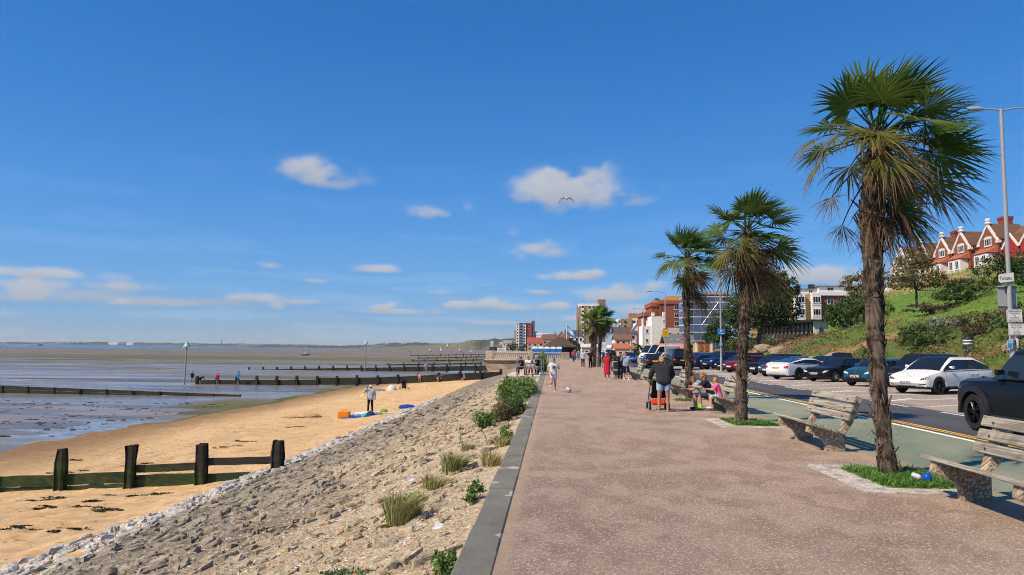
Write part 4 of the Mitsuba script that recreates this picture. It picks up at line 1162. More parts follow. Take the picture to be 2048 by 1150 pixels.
def car_proto(kind, paint, wheelcol=(.35, .36, .38), bumpercol=(.03, .03, .033), roof=None, plate=None, yellow=False, glass_roof=False, light=(.85, .88, .9), closed_side=False, detail=True, drl=True, blank=False):
    L, W, H, hf, hr, belt, deck, n0, (fa, fb, fc, fd), wr, wb, clr = CARS[kind]
    pb = Proto()
    X = np.unique(np.r_[np.linspace(-L / 2, L / 2, 37), -L / 2 + np.array([.03, .08, .16, .26]), L / 2 - np.array([.03, .08, .16, .26])])
    xa, xb, xc, xd = fa * L, fb * L, fc * L, fd * L
    zt = np.interp(X, [-L / 2, -L / 2 + .06, -L / 2 + .25, xd + .1, xa - .3, xa, L / 2 - .35, L / 2 - .08, L / 2], [deck - .16, deck - .04, deck, deck if kind != 'pickup' else deck, belt, hr, hf + .06, hf - .05, hf - .16])
    u = np.abs(X) / (L / 2)
    w = W / 2 * (1 - .10 * u ** 5 - .20 * np.clip((u - .90) / .10, 0, 1) ** 2.2)
    zb = clr + .16 * np.clip((u - .86) / .14, 0, 1) ** 1.5 + .02
    prof = [(0, 0), (.86, 0), (.955, .05), (.985, .16), (1.0, .40), (.995, .62), (.975, .80), (.93, .93), (.80, .985), (.45, 1.0), (0, 1.0)]
    ring = [(a, b) for a, b in prof] + [(-a, b) for a, b in prof[-2:0:-1]]
    m = len(ring); A = np.array(ring)
    v = []
    for i, x in enumerate(X):
        z = zb[i] + (zt[i] - zb[i]) * A[:, 1] + .03 * (1 - A[:, 0] ** 2) * (A[:, 1] > .95)
        e = np.clip((u[i] - .93) / .07, 0, 1)
        xx = x - math.copysign(1, x) * e * (.16 * ((A[:, 1] - .38) / .6) ** 2)
        v.append(np.stack([np.full(m, 1.0) * xx, A[:, 0] * w[i], z], 1))
    n = len(X)
    v = np.vstack(v + [[[-L / 2, 0, .5]], [[L / 2, 0, .5]]])
    i = np.arange(m); j = (i + 1) % m
    f = np.vstack([np.stack([k * m + i, (k + 1) * m + i, (k + 1) * m + j, k * m + j], 1) for k in range(n - 1)])
    f = np.vstack([f[:, [0, 1, 2]], f[:, [0, 2, 3]], np.stack([j * 0 + n * m, i, j], 1), np.stack([j * 0 + n * m + 1, (n - 1) * m + j, (n - 1) * m + i], 1)])
    body = m3.Manifold(m3.Mesh(vert_properties=v.astype(np.float32), tri_verts=f.astype(np.uint32)))
    if body.volume() < 0: body = m3.Manifold(m3.Mesh(vert_properties=v.astype(np.float32), tri_verts=f[:, ::-1].astype(np.uint32)))
    ax = [wb / 2 + .02 * L * 0, -wb / 2]
    shift = (L - wb) * .02
    for a in ax:
        for s in (-1, 1):
            body = body - m3.Manifold.cylinder(.5, wr + .055, wr + .055, 40).rotate([90, 0, 0]).translate([a + shift, s * (W / 2 + .1) + (0 if s > 0 else 0) + (.12 if s > 0 else .38), wr])
    k = body.to_mesh(); bv, bf = np.array(k.vert_properties)[:, :3], np.array(k.tri_verts)
    cen = bv[bf].mean(1)
    low = cen[:, 2] < clr + .13
    pb.add('body', MB().add(bv, bf[~low]), 'carpaint', paint, smooth=32)
    pb.add('lower_trim', MB().add(bv, bf[low]), 'satin', bumpercol, smooth=32)
    # greenhouse
    if kind == 'van': Hh = H
    xs = np.unique(np.r_[np.linspace(xd, xc, 7), np.linspace(xc, xb, 11), np.linspace(xb, xa, 8)])
    sag = .10 if kind in ('coupe',) else (.05 if kind in ('saloon', 'crossover', 'hatch', 'small_hatch') else .02)
    tt = np.clip((xs - xc) / (xb - xc), 0, 1)
    zr = H - sag * np.clip(1 - tt, 0, 1) ** 2 - .025 * tt ** 3
    zbase = np.interp(xs, X, zt) - .03
    rise_f = np.clip((xa - xs) / (xa - xb), 0, 1); rise_r = np.clip((xs - xd) / (xc - xd), 0, 1)
    pw = .8 if kind in ('coupe', 'saloon', 'crossover') else .9
    zt2 = np.minimum(zbase + (H - .02 - zbase) * rise_f ** .88, np.minimum(zr, zbase + (H - sag - zbase) * rise_r ** pw + .0))
    zt2 = np.maximum(zt2, zbase + .012)
    wbz = np.interp(xs, X, w) - .05
    tum = (.17 if kind not in ('van', 'big_suv', 'pickup') else .09)
    hgt = np.clip((zt2 - zbase) / (H - belt), 0, 1)
    wt = wbz - tum * hgt
    rows = [(1, 0, 0), (1, .0, .04), (0, 1, -.09), (0, 1, -.03)]
    V = []
    cross = []
    for q in range(len(xs)):
        z0, z1 = zbase[q], zt2[q]
        hh = z1 - z0
        pts = [(wbz[q], z0), (wbz[q] - (wbz[q] - wt[q]) * .06, z0 + .05 * hh), (wt[q] + .02 * hgt[q], z0 + .80 * hh), (wt[q] - .02, z0 + .92 * hh), (wt[q] - .10, z1), (wt[q] * .45, z1 + .025 * hgt[q]), (0, z1 + .035 * hgt[q])]
        full = pts + [(-a, b) for a, b in pts[-2::-1]]
        V.append([(xs[q], a, b) for a, b in full])
    V = np.array(V); nr = V.shape[1]
    idx = np.arange(len(xs) * nr).reshape(len(xs), nr)
    groups = {'roof': [], 'windscreen': [], 'rear_window': [], 'side_window': [], 'side_window_right': [], 'pillar_b': [], 'pillar_c': [], 'pillar_b_right': [], 'pillar_c_right': []}
    for q in range(len(xs) - 1):
        xm = (xs[q] + xs[q + 1]) / 2
        for s in range(nr - 1):
            ss = min(s, nr - 2 - s)
            quad = [idx[q, s], idx[q + 1, s], idx[q + 1, s + 1], idx[q, s + 1]]
            if ss == 0: g = 'roof'
            elif ss in (2, 3): g = 'roof'
            elif ss == 1:
                bp = (xc + xb) / 2 - .1
                sd = '' if s < nr / 2 else '_right'; g = 'side_window' + sd
                if abs(xm - bp) < .07 * (xb - xc): g = 'pillar_b' + sd
                if closed_side and xm < xb - .75: g = 'roof'
                if kind == 'pickup' and xm < xc: g = 'pillar_c' + sd
                if kind in ('suv', 'estate', 'big_suv') and abs(xm - (xc + .25)) < .12: g = 'pillar_c' + sd
                if xm < xd + .22 * (xc - xd) or xm > xa - .1 * (xa - xb): g = 'roof'
            else:
                g = 'windscreen' if xm > xb else ('rear_window' if xm < xc and kind != 'van' else 'roof')
                if glass_roof and xm <= xb and ss == 5 - 0 and g == 'roof': g = 'windscreen'
                if glass_roof and xm <= xb and ss >= 4 and g == 'roof': g = 'windscreen'
            groups[g].append(quad)
    for g, q in groups.items():
        if not q: continue
        mm = MB().add(V.reshape(-1, 3), np.array(q))
        vv, ff, cc = mm.get(); us = np.unique(ff); re = np.zeros(len(vv), int); re[us] = np.arange(len(us))
        mm = MB().add(vv[us], re[ff])
        if g in ('roof',): pb.add('roof', mm, 'carpaint', roof or paint, smooth=40)
        elif g.startswith('pillar'): pb.add('pillar', mm, 'satin', (.015, .015, .016), smooth=40)
        else: pb.add({'side_window_right': 'side_window'}.get(g, g), mm, 'darkglass', smooth=40)
    # wheels
    wid = .225 if kind != 'pickup' else .29
    for a in ax:
        for s in (-1, 1):
            yc = s * (W / 2 - wid / 2 - .015 + (.05 if kind == 'pickup' else 0))
            t = MB().lathe([(wr * .62, -wid / 2 + .01), (wr * .9, -wid / 2), (wr * .985, -wid / 2 + .04), (wr, -wid * .2), (wr, wid * .2), (wr * .985, wid / 2 - .04), (wr * .9, wid / 2), (wr * .62, wid / 2 - .01)], (.02, .02, .022), 32)
            R = rotm(0, -PI / 2 * s)
            tyre = t
            rim = MB()
            rim.lathe([(wr * .64, wid / 2 - .02), (wr * .60, wid / 2 - .005), (wr * .56, wid / 2 - .05), (wr * .5, -.02), (0, -.02)], np.array(wheelcol) * .25, 28)
            for b in range(5):
                an = b * 2 * PI / 5
                for da in (-.13, .13):
                    c0, c1 = np.array([math.cos(an + da * .6), math.sin(an + da * .6), 0]), np.array([math.cos(an + da * 1.5), math.sin(an + da * 1.5), 0])
                    rim.tube([c0 * wr * .1 + [0, 0, wid / 2 - .035], c1 * wr * .585 + [0, 0, wid / 2 - .03]], [.026, .018], wheelcol, 5)
            rim.lathe([(0, wid / 2 - .01), (.05, wid / 2 - .015), (.06, wid / 2 - .04)], wheelcol, 12)
            rim.xf(R, (a + shift, yc, wr)); tyre.xf(R, (a + shift, yc, wr))
            wk = pb.add('wheel', tyre, 'rubber', smooth=40)
            pb.add(f'{wk}__rim', rim, 'metal', smooth=40)
    if not detail: return pb, (bv, bf)
    B = (bv, bf)

    def pt(path, corners, axis, sign, bs, col, off=.008, **kw):
        mm = patch(B, corners, axis, sign, off, **kw)
        if mm is not None: pb.add(path, mm, bs, col, smooth=50)
    zl = hf - .10
    hwid = W / 2
    # front
    for s in (-1, 1):
        pt('headlight', [(s * (hwid - .34), zl - .04), (s * (hwid - .07), zl + .06), (s * (hwid - .07), zl - .06), (s * (hwid - .36), zl - .1)], 'x', 1, 'lampglass', tuple(np.array(light) * .55), .012)
        if drl: pt('running_light', [(s * (hwid - .33), zl - .07), (s * (hwid - .10), zl - .015), (s * (hwid - .10), zl - .045), (s * (hwid - .33), zl - .10)], 'x', 1, 'lampglass', (.9, .9, .9), .018, nv=3)
        pt('tail_light', [(s * (hwid - .34), deck - .22), (s * (hwid - .06), deck - .17), (s * (hwid - .06), deck - .34), (s * (hwid - .32), deck - .34)], 'x', -1, 'lampglass', (.42, .012, .02), .012)
        if kind not in ('van',):
            for xx in ((xb + xc) / 2 - .28, xc + .1):
                pt('door_handle', [(xx - .1, belt - .14), (xx + .1, belt - .14), (xx + .1, belt - .17), (xx - .1, belt - .17)], 'y', s, 'satin', tuple(np.array(paint) * .7 + .02), .03, nv=3)
            for xx in (xa - .22, (xb + xc) / 2 - .12, xc - .05):
                pt('door_seam', [(xx - .006, belt - .06), (xx + .006, belt - .06), (xx + .03, clr + .2), (xx + .018, clr + .2)], 'y', s, 'satin', (.008, .008, .008), .003, nu=3, nv=8)
        # mirrors
        mr = MB().mesh(m3.Manifold.hull_points(np.array([(xa - .42 + dx, s * (hwid - .02 + dy), belt + .10 + dz) for dx, dy, dz in [(0, 0, .0), (.02, .16, -.04), (.02, .16, .09), (0, .02, .08), (-.1, .01, -.01), (-.11, .17, -.03), (-.11, .17, .09), (-.1, .02, .08), (.05, .09, .03)]])))
        pb.add('mirror', mr, 'carpaint', paint, smooth=50)
    if kind == 'crossover':
        pt('lower_grille', [(-.42, clr + .15), (.42, clr + .15), (.38, clr + .08), (-.38, clr + .08)], 'x', 1, 'satin', (.01, .01, .01), .006)
        for s in (-1, 1): pt('fog_vent', [(s * .62, clr + .23), (s * .85, clr + .26), (s * .85, clr + .22), (s * .62, clr + .2)], 'x', 1, 'satin', (.01, .01, .01), .006)
    else:
        pt('grille', [(-.42, zl - .06), (.42, zl - .06), (.36, zl - .24), (-.36, zl - .24)], 'x', 1, 'satin', (.012, .012, .013), .008)
        pt('grille_bar', [(-.40, zl - .13), (.40, zl - .13), (.39, zl - .15), (-.39, zl - .15)], 'x', 1, 'metal', (.5, .5, .52), .016, nv=3)
        pt('lower_grille', [(-.6, clr + .2), (.6, clr + .2), (.55, clr + .06), (-.55, clr + .06)], 'x', 1, 'satin', (.012, .012, .013), .008)
    pt('number_plate', [(-.26, clr + .36), (.26, clr + .36), (.26, clr + .25), (-.26, clr + .25)], 'x', 1, 'satin', (.75, .76, .74), .02)
    pt('rear_number_plate', [(-.26, deck - .28), (.26, deck - .28), (.26, deck - .39), (-.26, deck - .39)], 'x', -1, 'satin', (.72, .48, .03), .02)
    if plate:
        tm = meshkit.text_mesh(plate, .075, .003, True)
        vv = np.array(tm.vertices); wd = np.ptp(vv[:, 0])
        x0 = np.nanmax(L / 2 + .0)
        o = np.array([[9, 0, clr + .305]]); tx = 9 - cast(bv, bf, o, np.array([-1., 0, 0]))[0]
        o = np.array([[-9, 0, deck - .335]]); txr = -9 + cast(bv, bf, o, np.array([1., 0, 0]))[0]
        sc = min(1, .47 / wd)
        if yellow: P3 = np.stack([txr - .022 - vv[:, 2], -(vv[:, 0] - wd / 2) * sc * 1.0, vv[:, 1] * sc + deck - .365], 1)
        else: P3 = np.stack([tx + .022 + vv[:, 2], (vv[:, 0] - wd / 2) * sc, vv[:, 1] * sc + clr + .275], 1)
        pb.add('plate_lettering', MB().add(P3, np.array(tm.faces)), 'matte', (.01, .01, .01))
    return pb, B


NAVY, BLACK, WHT, SILV, BLUE = (.010, .016, .036), (.008, .010, .015), (.80, .81, .82), (.42, .46, .50), (.012, .055, .19)


def put_car(label, kind, paint, nose, az, group='cars parked in angled bays', cat='car', tail=False, **kw):
    L = CARS[kind][0]
    p, B = car_proto(kind, paint, **kw)
    az = math.radians(az); d = np.array([math.cos(az), math.sin(az)])
    c = np.array(nose, float) + (d if tail else -d) * L / 2
    return p.stamp('parked_car' if group and 'parked' in group else 'car', label, cat, group, (c[0], c[1], .002), az)


OUT, IN = 207, 27
put_car('white electric crossover with dark glass roof, nose to the road', 'crossover', WHT, (15.05, 32.3), 208, plate='AF73 FKX', glass_roof=True, bumpercol=(.02, .02, .02), light=(.12, .12, .13), drl=False, wheelcol=(.05, .05, .055))
put_car('small petrol blue hatchback half hidden by the nearest palm trunk', 'small_hatch', (.012, .085, .16), (15.5, 38.7), OUT + 2, plate='LR68 WLX', wheelcol=(.4, .4, .42))
put_car('dark navy estate car between the small blue hatchback and the white crossover', 'suv', NAVY, (17.0, 37.6), OUT + 3)
put_car('glossy black saloon facing out beside the silver white coupe', 'saloon', BLACK, (15.35, 44.2), OUT + 3, plate='KU66 YYM', wheelcol=(.5, .5, .52))
put_car('pale silver white coupe parked with its red tail light bar to the road', 'coupe', (.68, .72, .77), (13.9, 46.8), 30, tail=True, plate='EY21 XKU', yellow=True, bumpercol=(.03, .03, .03), wheelcol=(.12, .12, .13))
put_car('grey blue hatchback mostly hidden behind the silver white coupe', 'hatch', (.05, .08, .15), (14.6, 51.4), OUT)
put_car('big black hatchback with bright headlamps between palm trunk and grey blue hatchback', 'estate', BLACK, (14.6, 54.6), OUT)
put_car('dark crimson car peeping out left of the second palm trunk', 'hatch', (.16, .012, .03), (14.3, 60.6), OUT)
put_car('black saloon with white plate left of the crimson car', 'saloon', BLACK, (14.3, 63.8), OUT, plate='GV17 OKN')
put_car('dark blue family car with white plate, tallest of its row', 'suv', (.01, .03, .11), (14.1, 69.0), OUT, plate='EO15 RZX')
put_car('dark blue car showing its yellow rear plate', 'hatch', (.015, .05, .13), (13.2, 71.6), IN, tail=True, plate='WN08 HJD', yellow=True)
put_car('black saloon with lit looking lamps, right of the third palm', 'saloon', BLACK, (14.0, 79.0), OUT)
put_car('bright blue estate behind the row, right of the third palm', 'estate', BLUE, (14.8, 85.0), OUT)
put_car('black estate at the far end of the row below the blue parking sign', 'estate', BLACK, (19.0, 80.0), OUT)
put_car('dark suv parked by the bank, seen above the silver white coupe', 'suv', (.02, .03, .045), (22.2, 57.5), 250, group='cars parked in the back row')
put_car('blue saloon by the bank left of the dark suv', 'hatch', (.012, .035, .12), (19.6, 58.5), OUT, group='cars parked in the back row')
put_car('black saloon by the bank behind the glossy black saloon', 'saloon', BLACK, (22.0, 49.5), OUT, group='cars parked in the back row')
put_car('big black boxy suv seen from behind in the road, red tail lamp', 'big_suv', (.012, .012, .014), (11.75, 66.5), 92, group='cars on the road', tail=True, yellow=True, plate='V8 NDK')
put_car('dark grey saloon driving away just left of the boxy black suv', 'saloon', (.02, .023, .03), (10.0, 72.0), 91, group='cars on the road', tail=True)
put_car('bright blue small car behind the man in the striped shirt', 'hatch', (.015, .12, .45), (10.2, 96.0), 91, group='cars on the road', tail=True)
put_car('dark red tailed car ahead of the bright blue one, behind the red dress', 'suv', (.05, .02, .025), (9.4, 118.0), 91, group='cars on the road', tail=True)
put_car('white hatchback parked in front of the white camper vans', 'hatch', WHT, (13.4, 101.0), 215)
put_car('white camper van with open windscreen, nearer of the two', 'van', WHT, (14.0, 108.0), 212, cat='van', closed_side=True, group='white camper vans')
put_car('white camper van behind and left of the nearer camper', 'van', (.76, .78, .8), (14.2, 118.0), 212, cat='van', closed_side=True, group='white camper vans')

# the pickup on the road: double cab with flared arches
p, B = car_proto('pickup', (.007, .010, .017), wheelcol=(.03, .03, .032), bumpercol=(.015, .015, .016))
L, wb, wr = 5.37, 3.22, .42
for a in (wb / 2 + .02 * (L - wb), -wb / 2 + .02 * (L - wb)):
    for s in (-1, 1):
        m = MB(); q = np.linspace(-.12, PI + .12, 22)
        outer, inner = wr + .175, wr + .05
        ring = []
        for t in q:
            c, sn = math.cos(t), math.sin(t)
            ring += [(a + outer * c, s * .93, wr + outer * sn), (a + (outer - .03) * c, s * 1.055, wr + (outer - .03) * sn), (a + inner * c, s * 1.06, wr + inner * sn), (a + inner * c, s * .9, wr + inner * sn)]
        v = np.array(ring); n = len(q); f = []
        for k in range(n - 1):
            for e in range(3): f.append([k * 4 + e, k * 4 + 4 + e, k * 4 + 5 + e, k * 4 + 1 + e])
        p.add('wheel_arch', MB().add(v, np.array(f)), 'satin', (.018, .018, .02), smooth=45)
p.add('side_step', MB().box((-1.15, .93, .36), (.95, 1.07, .42), bev=.02), 'satin', (.02, .02, .022))
p.add('side_step', MB().box((-1.15, -1.07, .36), (.95, -.93, .42), bev=.02), 'satin', (.02, .02, .022))
p.add('bed_cover', MB().box((-2.55, -.85, 1.2), (-1.3, .85, 1.26), bev=.03), 'satin', (.015, .015, .016))
p.stamp('pickup_truck', 'black pickup truck with flared arches and big tyres at the right edge', 'pickup truck', None, (10.62, 15.75, .002), PI / 2)


# ---------------------------------------------------------------- people
def sph(p, r, n=10): return m3.Manifold.sphere(r, n).translate([float(x) for x in p])


def hullof(ps): return m3.Manifold.batch_hull([sph(p, r) for p, r in ps])


def chain(pts, rad):
    return [hullof([(pts[i], rad[i]), (pts[i + 1], rad[i + 1])]) for i in range(len(pts) - 1)]


def soft(ms, edge=.04, it=6):
    m = m3.Manifold.batch_boolean(ms, m3.OpType.Add) if len(ms) > 1 else ms[0]
    m = m.refine_to_length(edge).to_mesh()
    t = trimesh.Trimesh(np.array(m.vert_properties)[:, :3], np.array(m.tri_verts), process=False)
    if it: trimesh.smoothing.filter_taubin(t, lamb=.5, nu=.51, iterations=it)
    return t


def skeleton(pelvis=(0, 0, .92), lean=0., side=0., turn=0., head_pitch=0., arms=None, legs=None, build=1.0):
    """joints in metres for a 1.72 m adult facing -y. arms: ((elbow offset),(wrist offset from elbow)) for left(+x), right; legs: ((knee),(ankle),toe yaw) absolute from pelvis"""
    pv = np.array(pelvis, float)
    t = np.array([math.sin(side), -math.sin(lean), math.cos(lean)]); t /= np.linalg.norm(t)
    rx = np.array([math.cos(turn), math.sin(turn), 0])
    J = {'pelvis': pv, 'waist': pv + .2 * t, 'chest': pv + .36 * t, 'neck': pv + .545 * t, 'rx': rx}
    hd = np.array([t[0], -math.sin(lean * .6 + head_pitch), math.cos(lean * .6 + head_pitch)])
    J['head'] = J['neck'] + .145 * hd; J['hd'] = hd
    J['face'] = np.cross(hd, rx) * 1.0
    J['face'] = J['face'] / np.linalg.norm(J['face'])
    if J['face'][1] > .2 and abs(turn) < 1: J['face'] = -J['face']
    arms = arms or (((.06, .0, -.27), (.02, -.08, -.24)), ((-.06, 0, -.27), (-.02, -.08, -.24)))
    legs = legs or (((.0, -.0, -.44), (0, .02, -.42), 0), ((0, -.0, -.44), (0, .02, -.42), 0))
    for s, k in ((1, 0), (-1, 1)):
        sh = pv + .49 * t + rx * s * .175 * build
        el = sh + arms[k][0]; wr = el + arms[k][1]
        hip = pv + np.array([s * .088 * build, 0, -.02])
        kn = hip + legs[k][0]; an = kn + legs[k][1]
        J[s] = dict(sh=sh, el=el, wr=wr, hip=hip, kn=kn, an=an, yaw=legs[k][2])
    return J


def torso(J, pad, w=1.0, belly=0):
    pv, wa, ch, rx = J['pelvis'], J['waist'], J['chest'], J['rx']
    A = [(pv + rx * s * .07 * w, .105 + pad) for s in (1, -1)]
    Bq = [(wa + rx * s * .06 * w + J['face'] * belly, .098 + pad + belly * .6) for s in (1, -1)]
    C = [(ch + rx * s * .085 * w, .108 + pad) for s in (1, -1)]
    D = [(J[s]['sh'] - rx * s * .025, .06 + pad) for s in (1, -1)] + [(J['neck'] - (J['head'] - J['neck']) * .3, .062 + pad * .5)]
    return [hullof(A + Bq), hullof(Bq + C), hullof(C + D)]


def person(label, J, at, az, sc=1.0, skin=(.45, .25, .17), hair=(.07, .045, .03), hair_len=.0, top=(.5, .5, .5), sleeve='short', bottom=(.05, .05, .07), blen='long', shoes=(.6, .6, .6), dress=None, w=1.0, belly=0, fingers=True, detail=True, cat='person', group=None, hat=None, socks=None, patchcol=None, loose=.02, stripes=None, ponytail=False, glasses=False, parts_only=None):
    k = thing('person', label, cat, group)
    R, at = rotm(az), np.asarray(at, float)
    ed = .035 if detail else .06

    def emit(nm, t, bs, col, smooth=60):
        v = np.asarray(t.vertices) * sc @ R.T + at
        if stripes is not None and nm == 'shirt':
            z = np.asarray(t.vertices)[:, 2]
            c = np.where(((z * 14) % 1 < .5)[:, None], np.array(col), np.array(stripes))
            return part(k, nm, MB().add(v, t.faces, c), bs, smooth=smooth)
        return part(k, nm, MB().add(v, t.faces, col), bs, smooth=smooth)
    ms = torso(J, 0, w, belly)
    hd, fc, rx = J['hd'], J['face'], J['rx']
    H = J['head']
    ms += chain([J['neck'] - hd * .04, J['neck'] + hd * .08], [.055, .05])
    skull = [(H + hd * .045 - fc * .02, .083), (H + hd * .03 + fc * .015, .08), (H - hd * .055 + fc * .042, .045), (H - hd * .02 + fc * .03, .062)]
    ms += [hullof(skull), hullof([(H - hd * .01 + fc * .088, .011), (H - hd * .035 + fc * .102, .014), (H + hd * .02 + fc * .085, .008)])]
    for s in (1, -1): ms.append(hullof([(H + rx * s * .082 - hd * .005, .016), (H + rx * s * .084 + hd * .02, .014)]))
    for s in (1, -1):
        a = J[s]
        ms += chain([a['sh'], a['el'], a['wr']], [.052, .041, .028])
        ms += chain([a['hip'], a['kn'], a['an']], [.085 * (w * .5 + .5), .056, .038])
        cy, sy = math.cos(a['yaw']), math.sin(a['yaw'])
        toe = np.array([sy, -cy, 0])
        down = a['an'][2] - .07 if a['an'][2] > .2 else -.0
        ms.append(hullof([(a['an'] + [0, 0, -.045], .035), (a['an'] + toe * .16 + [0, 0, -.062 - (0 if a['an'][2] < .2 else .03)], .022), (a['an'] - toe * .04 + [0, 0, -.055], .03)]))
        d = a['wr'] - a['el']; d /= np.linalg.norm(d)
        side = np.cross(d, fc); side = side / (np.linalg.norm(side) + 1e-6)
        nrm = np.cross(side, d)
        palm = a['wr'] + d * .085
        ms.append(hullof([(a['wr'], .024), (palm + side * .028, .015), (palm - side * .028, .015)]))
        if fingers:
            for q, (off, ln) in enumerate([(-.03, .062), (-.01, .075), (.011, .07), (.031, .055)]):
                p0 = palm + side * off; p1 = p0 + d * ln * .5 + nrm * .004; p2 = p1 + (d * .8 + nrm * .55) * ln * .5
                ms += chain([p0, p1, p2], [.0105, .0095, .008])
            p0 = a['wr'] + d * .03 - side * .026 * s
            ms += chain([p0, p0 + d * .03 - side * .03 * s + nrm * .012, p0 + d * .062 - side * .034 * s + nrm * .022], [.014, .011, .009])
    emit('body', soft(ms, ed, 5), 'skin', skin)
    # clothing
    if top is not None and dress is None:
        c = torso(J, loose, w, belly)
        for s in (1, -1):
            a = J[s]
            if sleeve == 'long': c += chain([a['sh'], a['el'], a['el'] * .08 + a['wr'] * .92], [.06 + loose, .05 + loose * .8, .038 + loose * .6])
            elif sleeve == 'short': c += chain([a['sh'], a['sh'] * .42 + a['el'] * .58], [.062 + loose * .7, .055 + loose * .8])
        emit('shirt', soft(c, ed, 4), 'cloth', top)
    if dress is not None:
        c = torso(J, .018, w, belly)
        kz = min(J[1]['kn'][2], J[-1]['kn'][2]) - .1
        hem = [(np.array([J['pelvis'][0] + .22 * math.cos(q), J['pelvis'][1] + .02 + .2 * math.sin(q), kz + .04 * math.sin(3 * q)]), .02) for q in np.arange(0, 6.2, .5)]
        c.append(hullof([(J['pelvis'] + rx * s * .08 + [0, 0, .06], .11) for s in (1, -1)] + hem))
        for s in (1, -1): c += chain([J[s]['sh'], J[s]['sh'] * .5 + J[s]['el'] * .5], [.066, .06])
        emit('dress', soft(c, ed, 3), 'cloth', dress)
    else:
        c = [hullof([(J['pelvis'] + rx * s * .072 * w, .112) for s in (1, -1)] + [(J['waist'] * .35 + J['pelvis'] * .65 + rx * s * .07 * w, .108) for s in (1, -1)])]
        for s in (1, -1):
            a = J[s]
            if blen == 'long': c += chain([a['hip'], a['kn'], a['an'] * .95 + a['kn'] * .05], [.098 * (w * .5 + .5), .07, .055])
            elif blen == 'knee': c += chain([a['hip'], a['hip'] * .1 + a['kn'] * .9], [.1 * (w * .5 + .5), .086])
            else: c += chain([a['hip'], a['hip'] * .55 + a['kn'] * .45], [.104 * (w * .5 + .5), .102])
        emit('trousers' if blen == 'long' else 'shorts', soft(c, ed, 4), 'cloth', bottom)
    if shoes is not None:
        for s in (1, -1):
            a = J[s]; toe = np.array([math.sin(a['yaw']), -math.cos(a['yaw']), 0])
            up = 0 if a['an'][2] < .2 else .03
            emit('shoe', soft([hullof([(a['an'] + [0, 0, -.035], .046), (a['an'] + toe * .17 + [0, 0, -.053 - up], .032), (a['an'] - toe * .045 + [0, 0, -.05], .036)])], .05, 2), 'satin', shoes)
            if socks is not None: emit('sock', soft(chain([a['an'] + [0, 0, -.01], a['an'] * .72 + a['kn'] * .28], [.045, .05]), .05, 2), 'cloth', socks)
    # hair
    if hat is None or hair_len > 0:
        hs = [hullof([(H + hd * .055 - fc * .03, .086), (H + hd * .075 + fc * .025, .066), (H - hd * .03 - fc * .05, .062)])]
        if hair_len > 0: hs.append(hullof([(H + hd * .03 - fc * .045, .085), (H - hd * hair_len - fc * .075, .06), (H - hd * hair_len * .8 + rx * .05 - fc * .05, .04), (H - hd * hair_len * .8 - rx * .05 - fc * .05, .04)]))
        if ponytail: hs += chain([H + hd * .03 - fc * .1, H - hd * .05 - fc * .16, H - hd * .2 - fc * .15], [.035, .035, .015])
        t = soft(hs, .03, 2)
        q = np.asarray(t.vertices); t.vertices = q + (meshkit.noise(q * 40, 3)[:, None] - .5) * .022
        emit('hair', t, 'cloth', hair, 40)
    if hat is not None:
        emit('hat', soft([hullof([(H + hd * .06 - fc * .02, .094), (H + hd * .07 + fc * .02, .085)]), hullof([(H + hd * .055 + fc * .06 + rx * .05, .018), (H + hd * .055 + fc * .06 - rx * .05, .018), (H + hd * .04 + fc * .16, .02)])], .04, 2), 'cloth', hat)
    if detail:
        for s in (1, -1): emit('eye', soft([sph(H + hd * .012 + fc * .083 + rx * s * .032, .011)], .05, 0), 'satin', (.03, .02, .02))
        emit('mouth', soft([hullof([(H - hd * .062 + fc * .087 + rx * s * .018, .007) for s in (1, -1)])], .05, 0), 'satin', (.3, .09, .08))
        if glasses: emit('sunglasses', soft([hullof([(H + hd * .012 + fc * .095 + rx * s * .03, .02), (H + hd * .012 + fc * .07 + rx * s * .07, .012)]) for s in (1, -1)] + [hullof([(H + hd * .018 + fc * .098 + rx * s * .03, .006) for s in (1, -1)])], .05, 0), 'satin', (.01, .01, .012))
    if patchcol is not None:
        c = J['chest'] - .04 * (J['neck'] - J['chest'])
        m = MB(); b = .118 + loose
        for q in range(5):
            for z in range(4):
                pass
        xs = np.linspace(-.07, .07, 6); zs = np.linspace(-.09, .07, 5)
        X_, Z_ = np.meshgrid(xs, zs, indexing='ij')
        v = np.stack([c[0] + X_.ravel(), np.full(30, c[1] - b - .004) + 1.2 * X_.ravel() ** 2, c[2] + Z_.ravel()], 1)
        i = np.arange(30).reshape(6, 5)
        m.add(v, np.stack([i[:-1, :-1], i[1:, :-1], i[1:, 1:], i[:-1, 1:]], -1).reshape(-1, 4), patchcol)
        m.xf(sc * R, at); part(k, 'print', m, 'cloth')
    return k


DOWN = ((.05, .0, -.27), (.0, -.06, -.25))
stand = skeleton()
# woman bending over a pushchair, seen from behind
J = skeleton((0, .12, .88), lean=.5, head_pitch=.25, arms=(((.12, -.12, -.24), (-.02, -.24, -.12)), ((-.12, -.12, -.24), (.02, -.24, -.12))), legs=(((.02, -.06, -.43), (.01, -.02, -.42), .1), ((-.02, -.06, -.43), (-.01, -.02, -.42), -.1)), build=1.15)
person('woman in charcoal jumper and light blue shorts bending over a pushchair', J, (3.18, 21.35, 0), PI, .98, skin=(.5, .25, .15), hair=(.42, .27, .11), hair_len=.06, top=(.035, .037, .042), sleeve='long', bottom=(.40, .52, .72), blen='short', shoes=(.45, .3, .2), w=1.2, loose=.035)
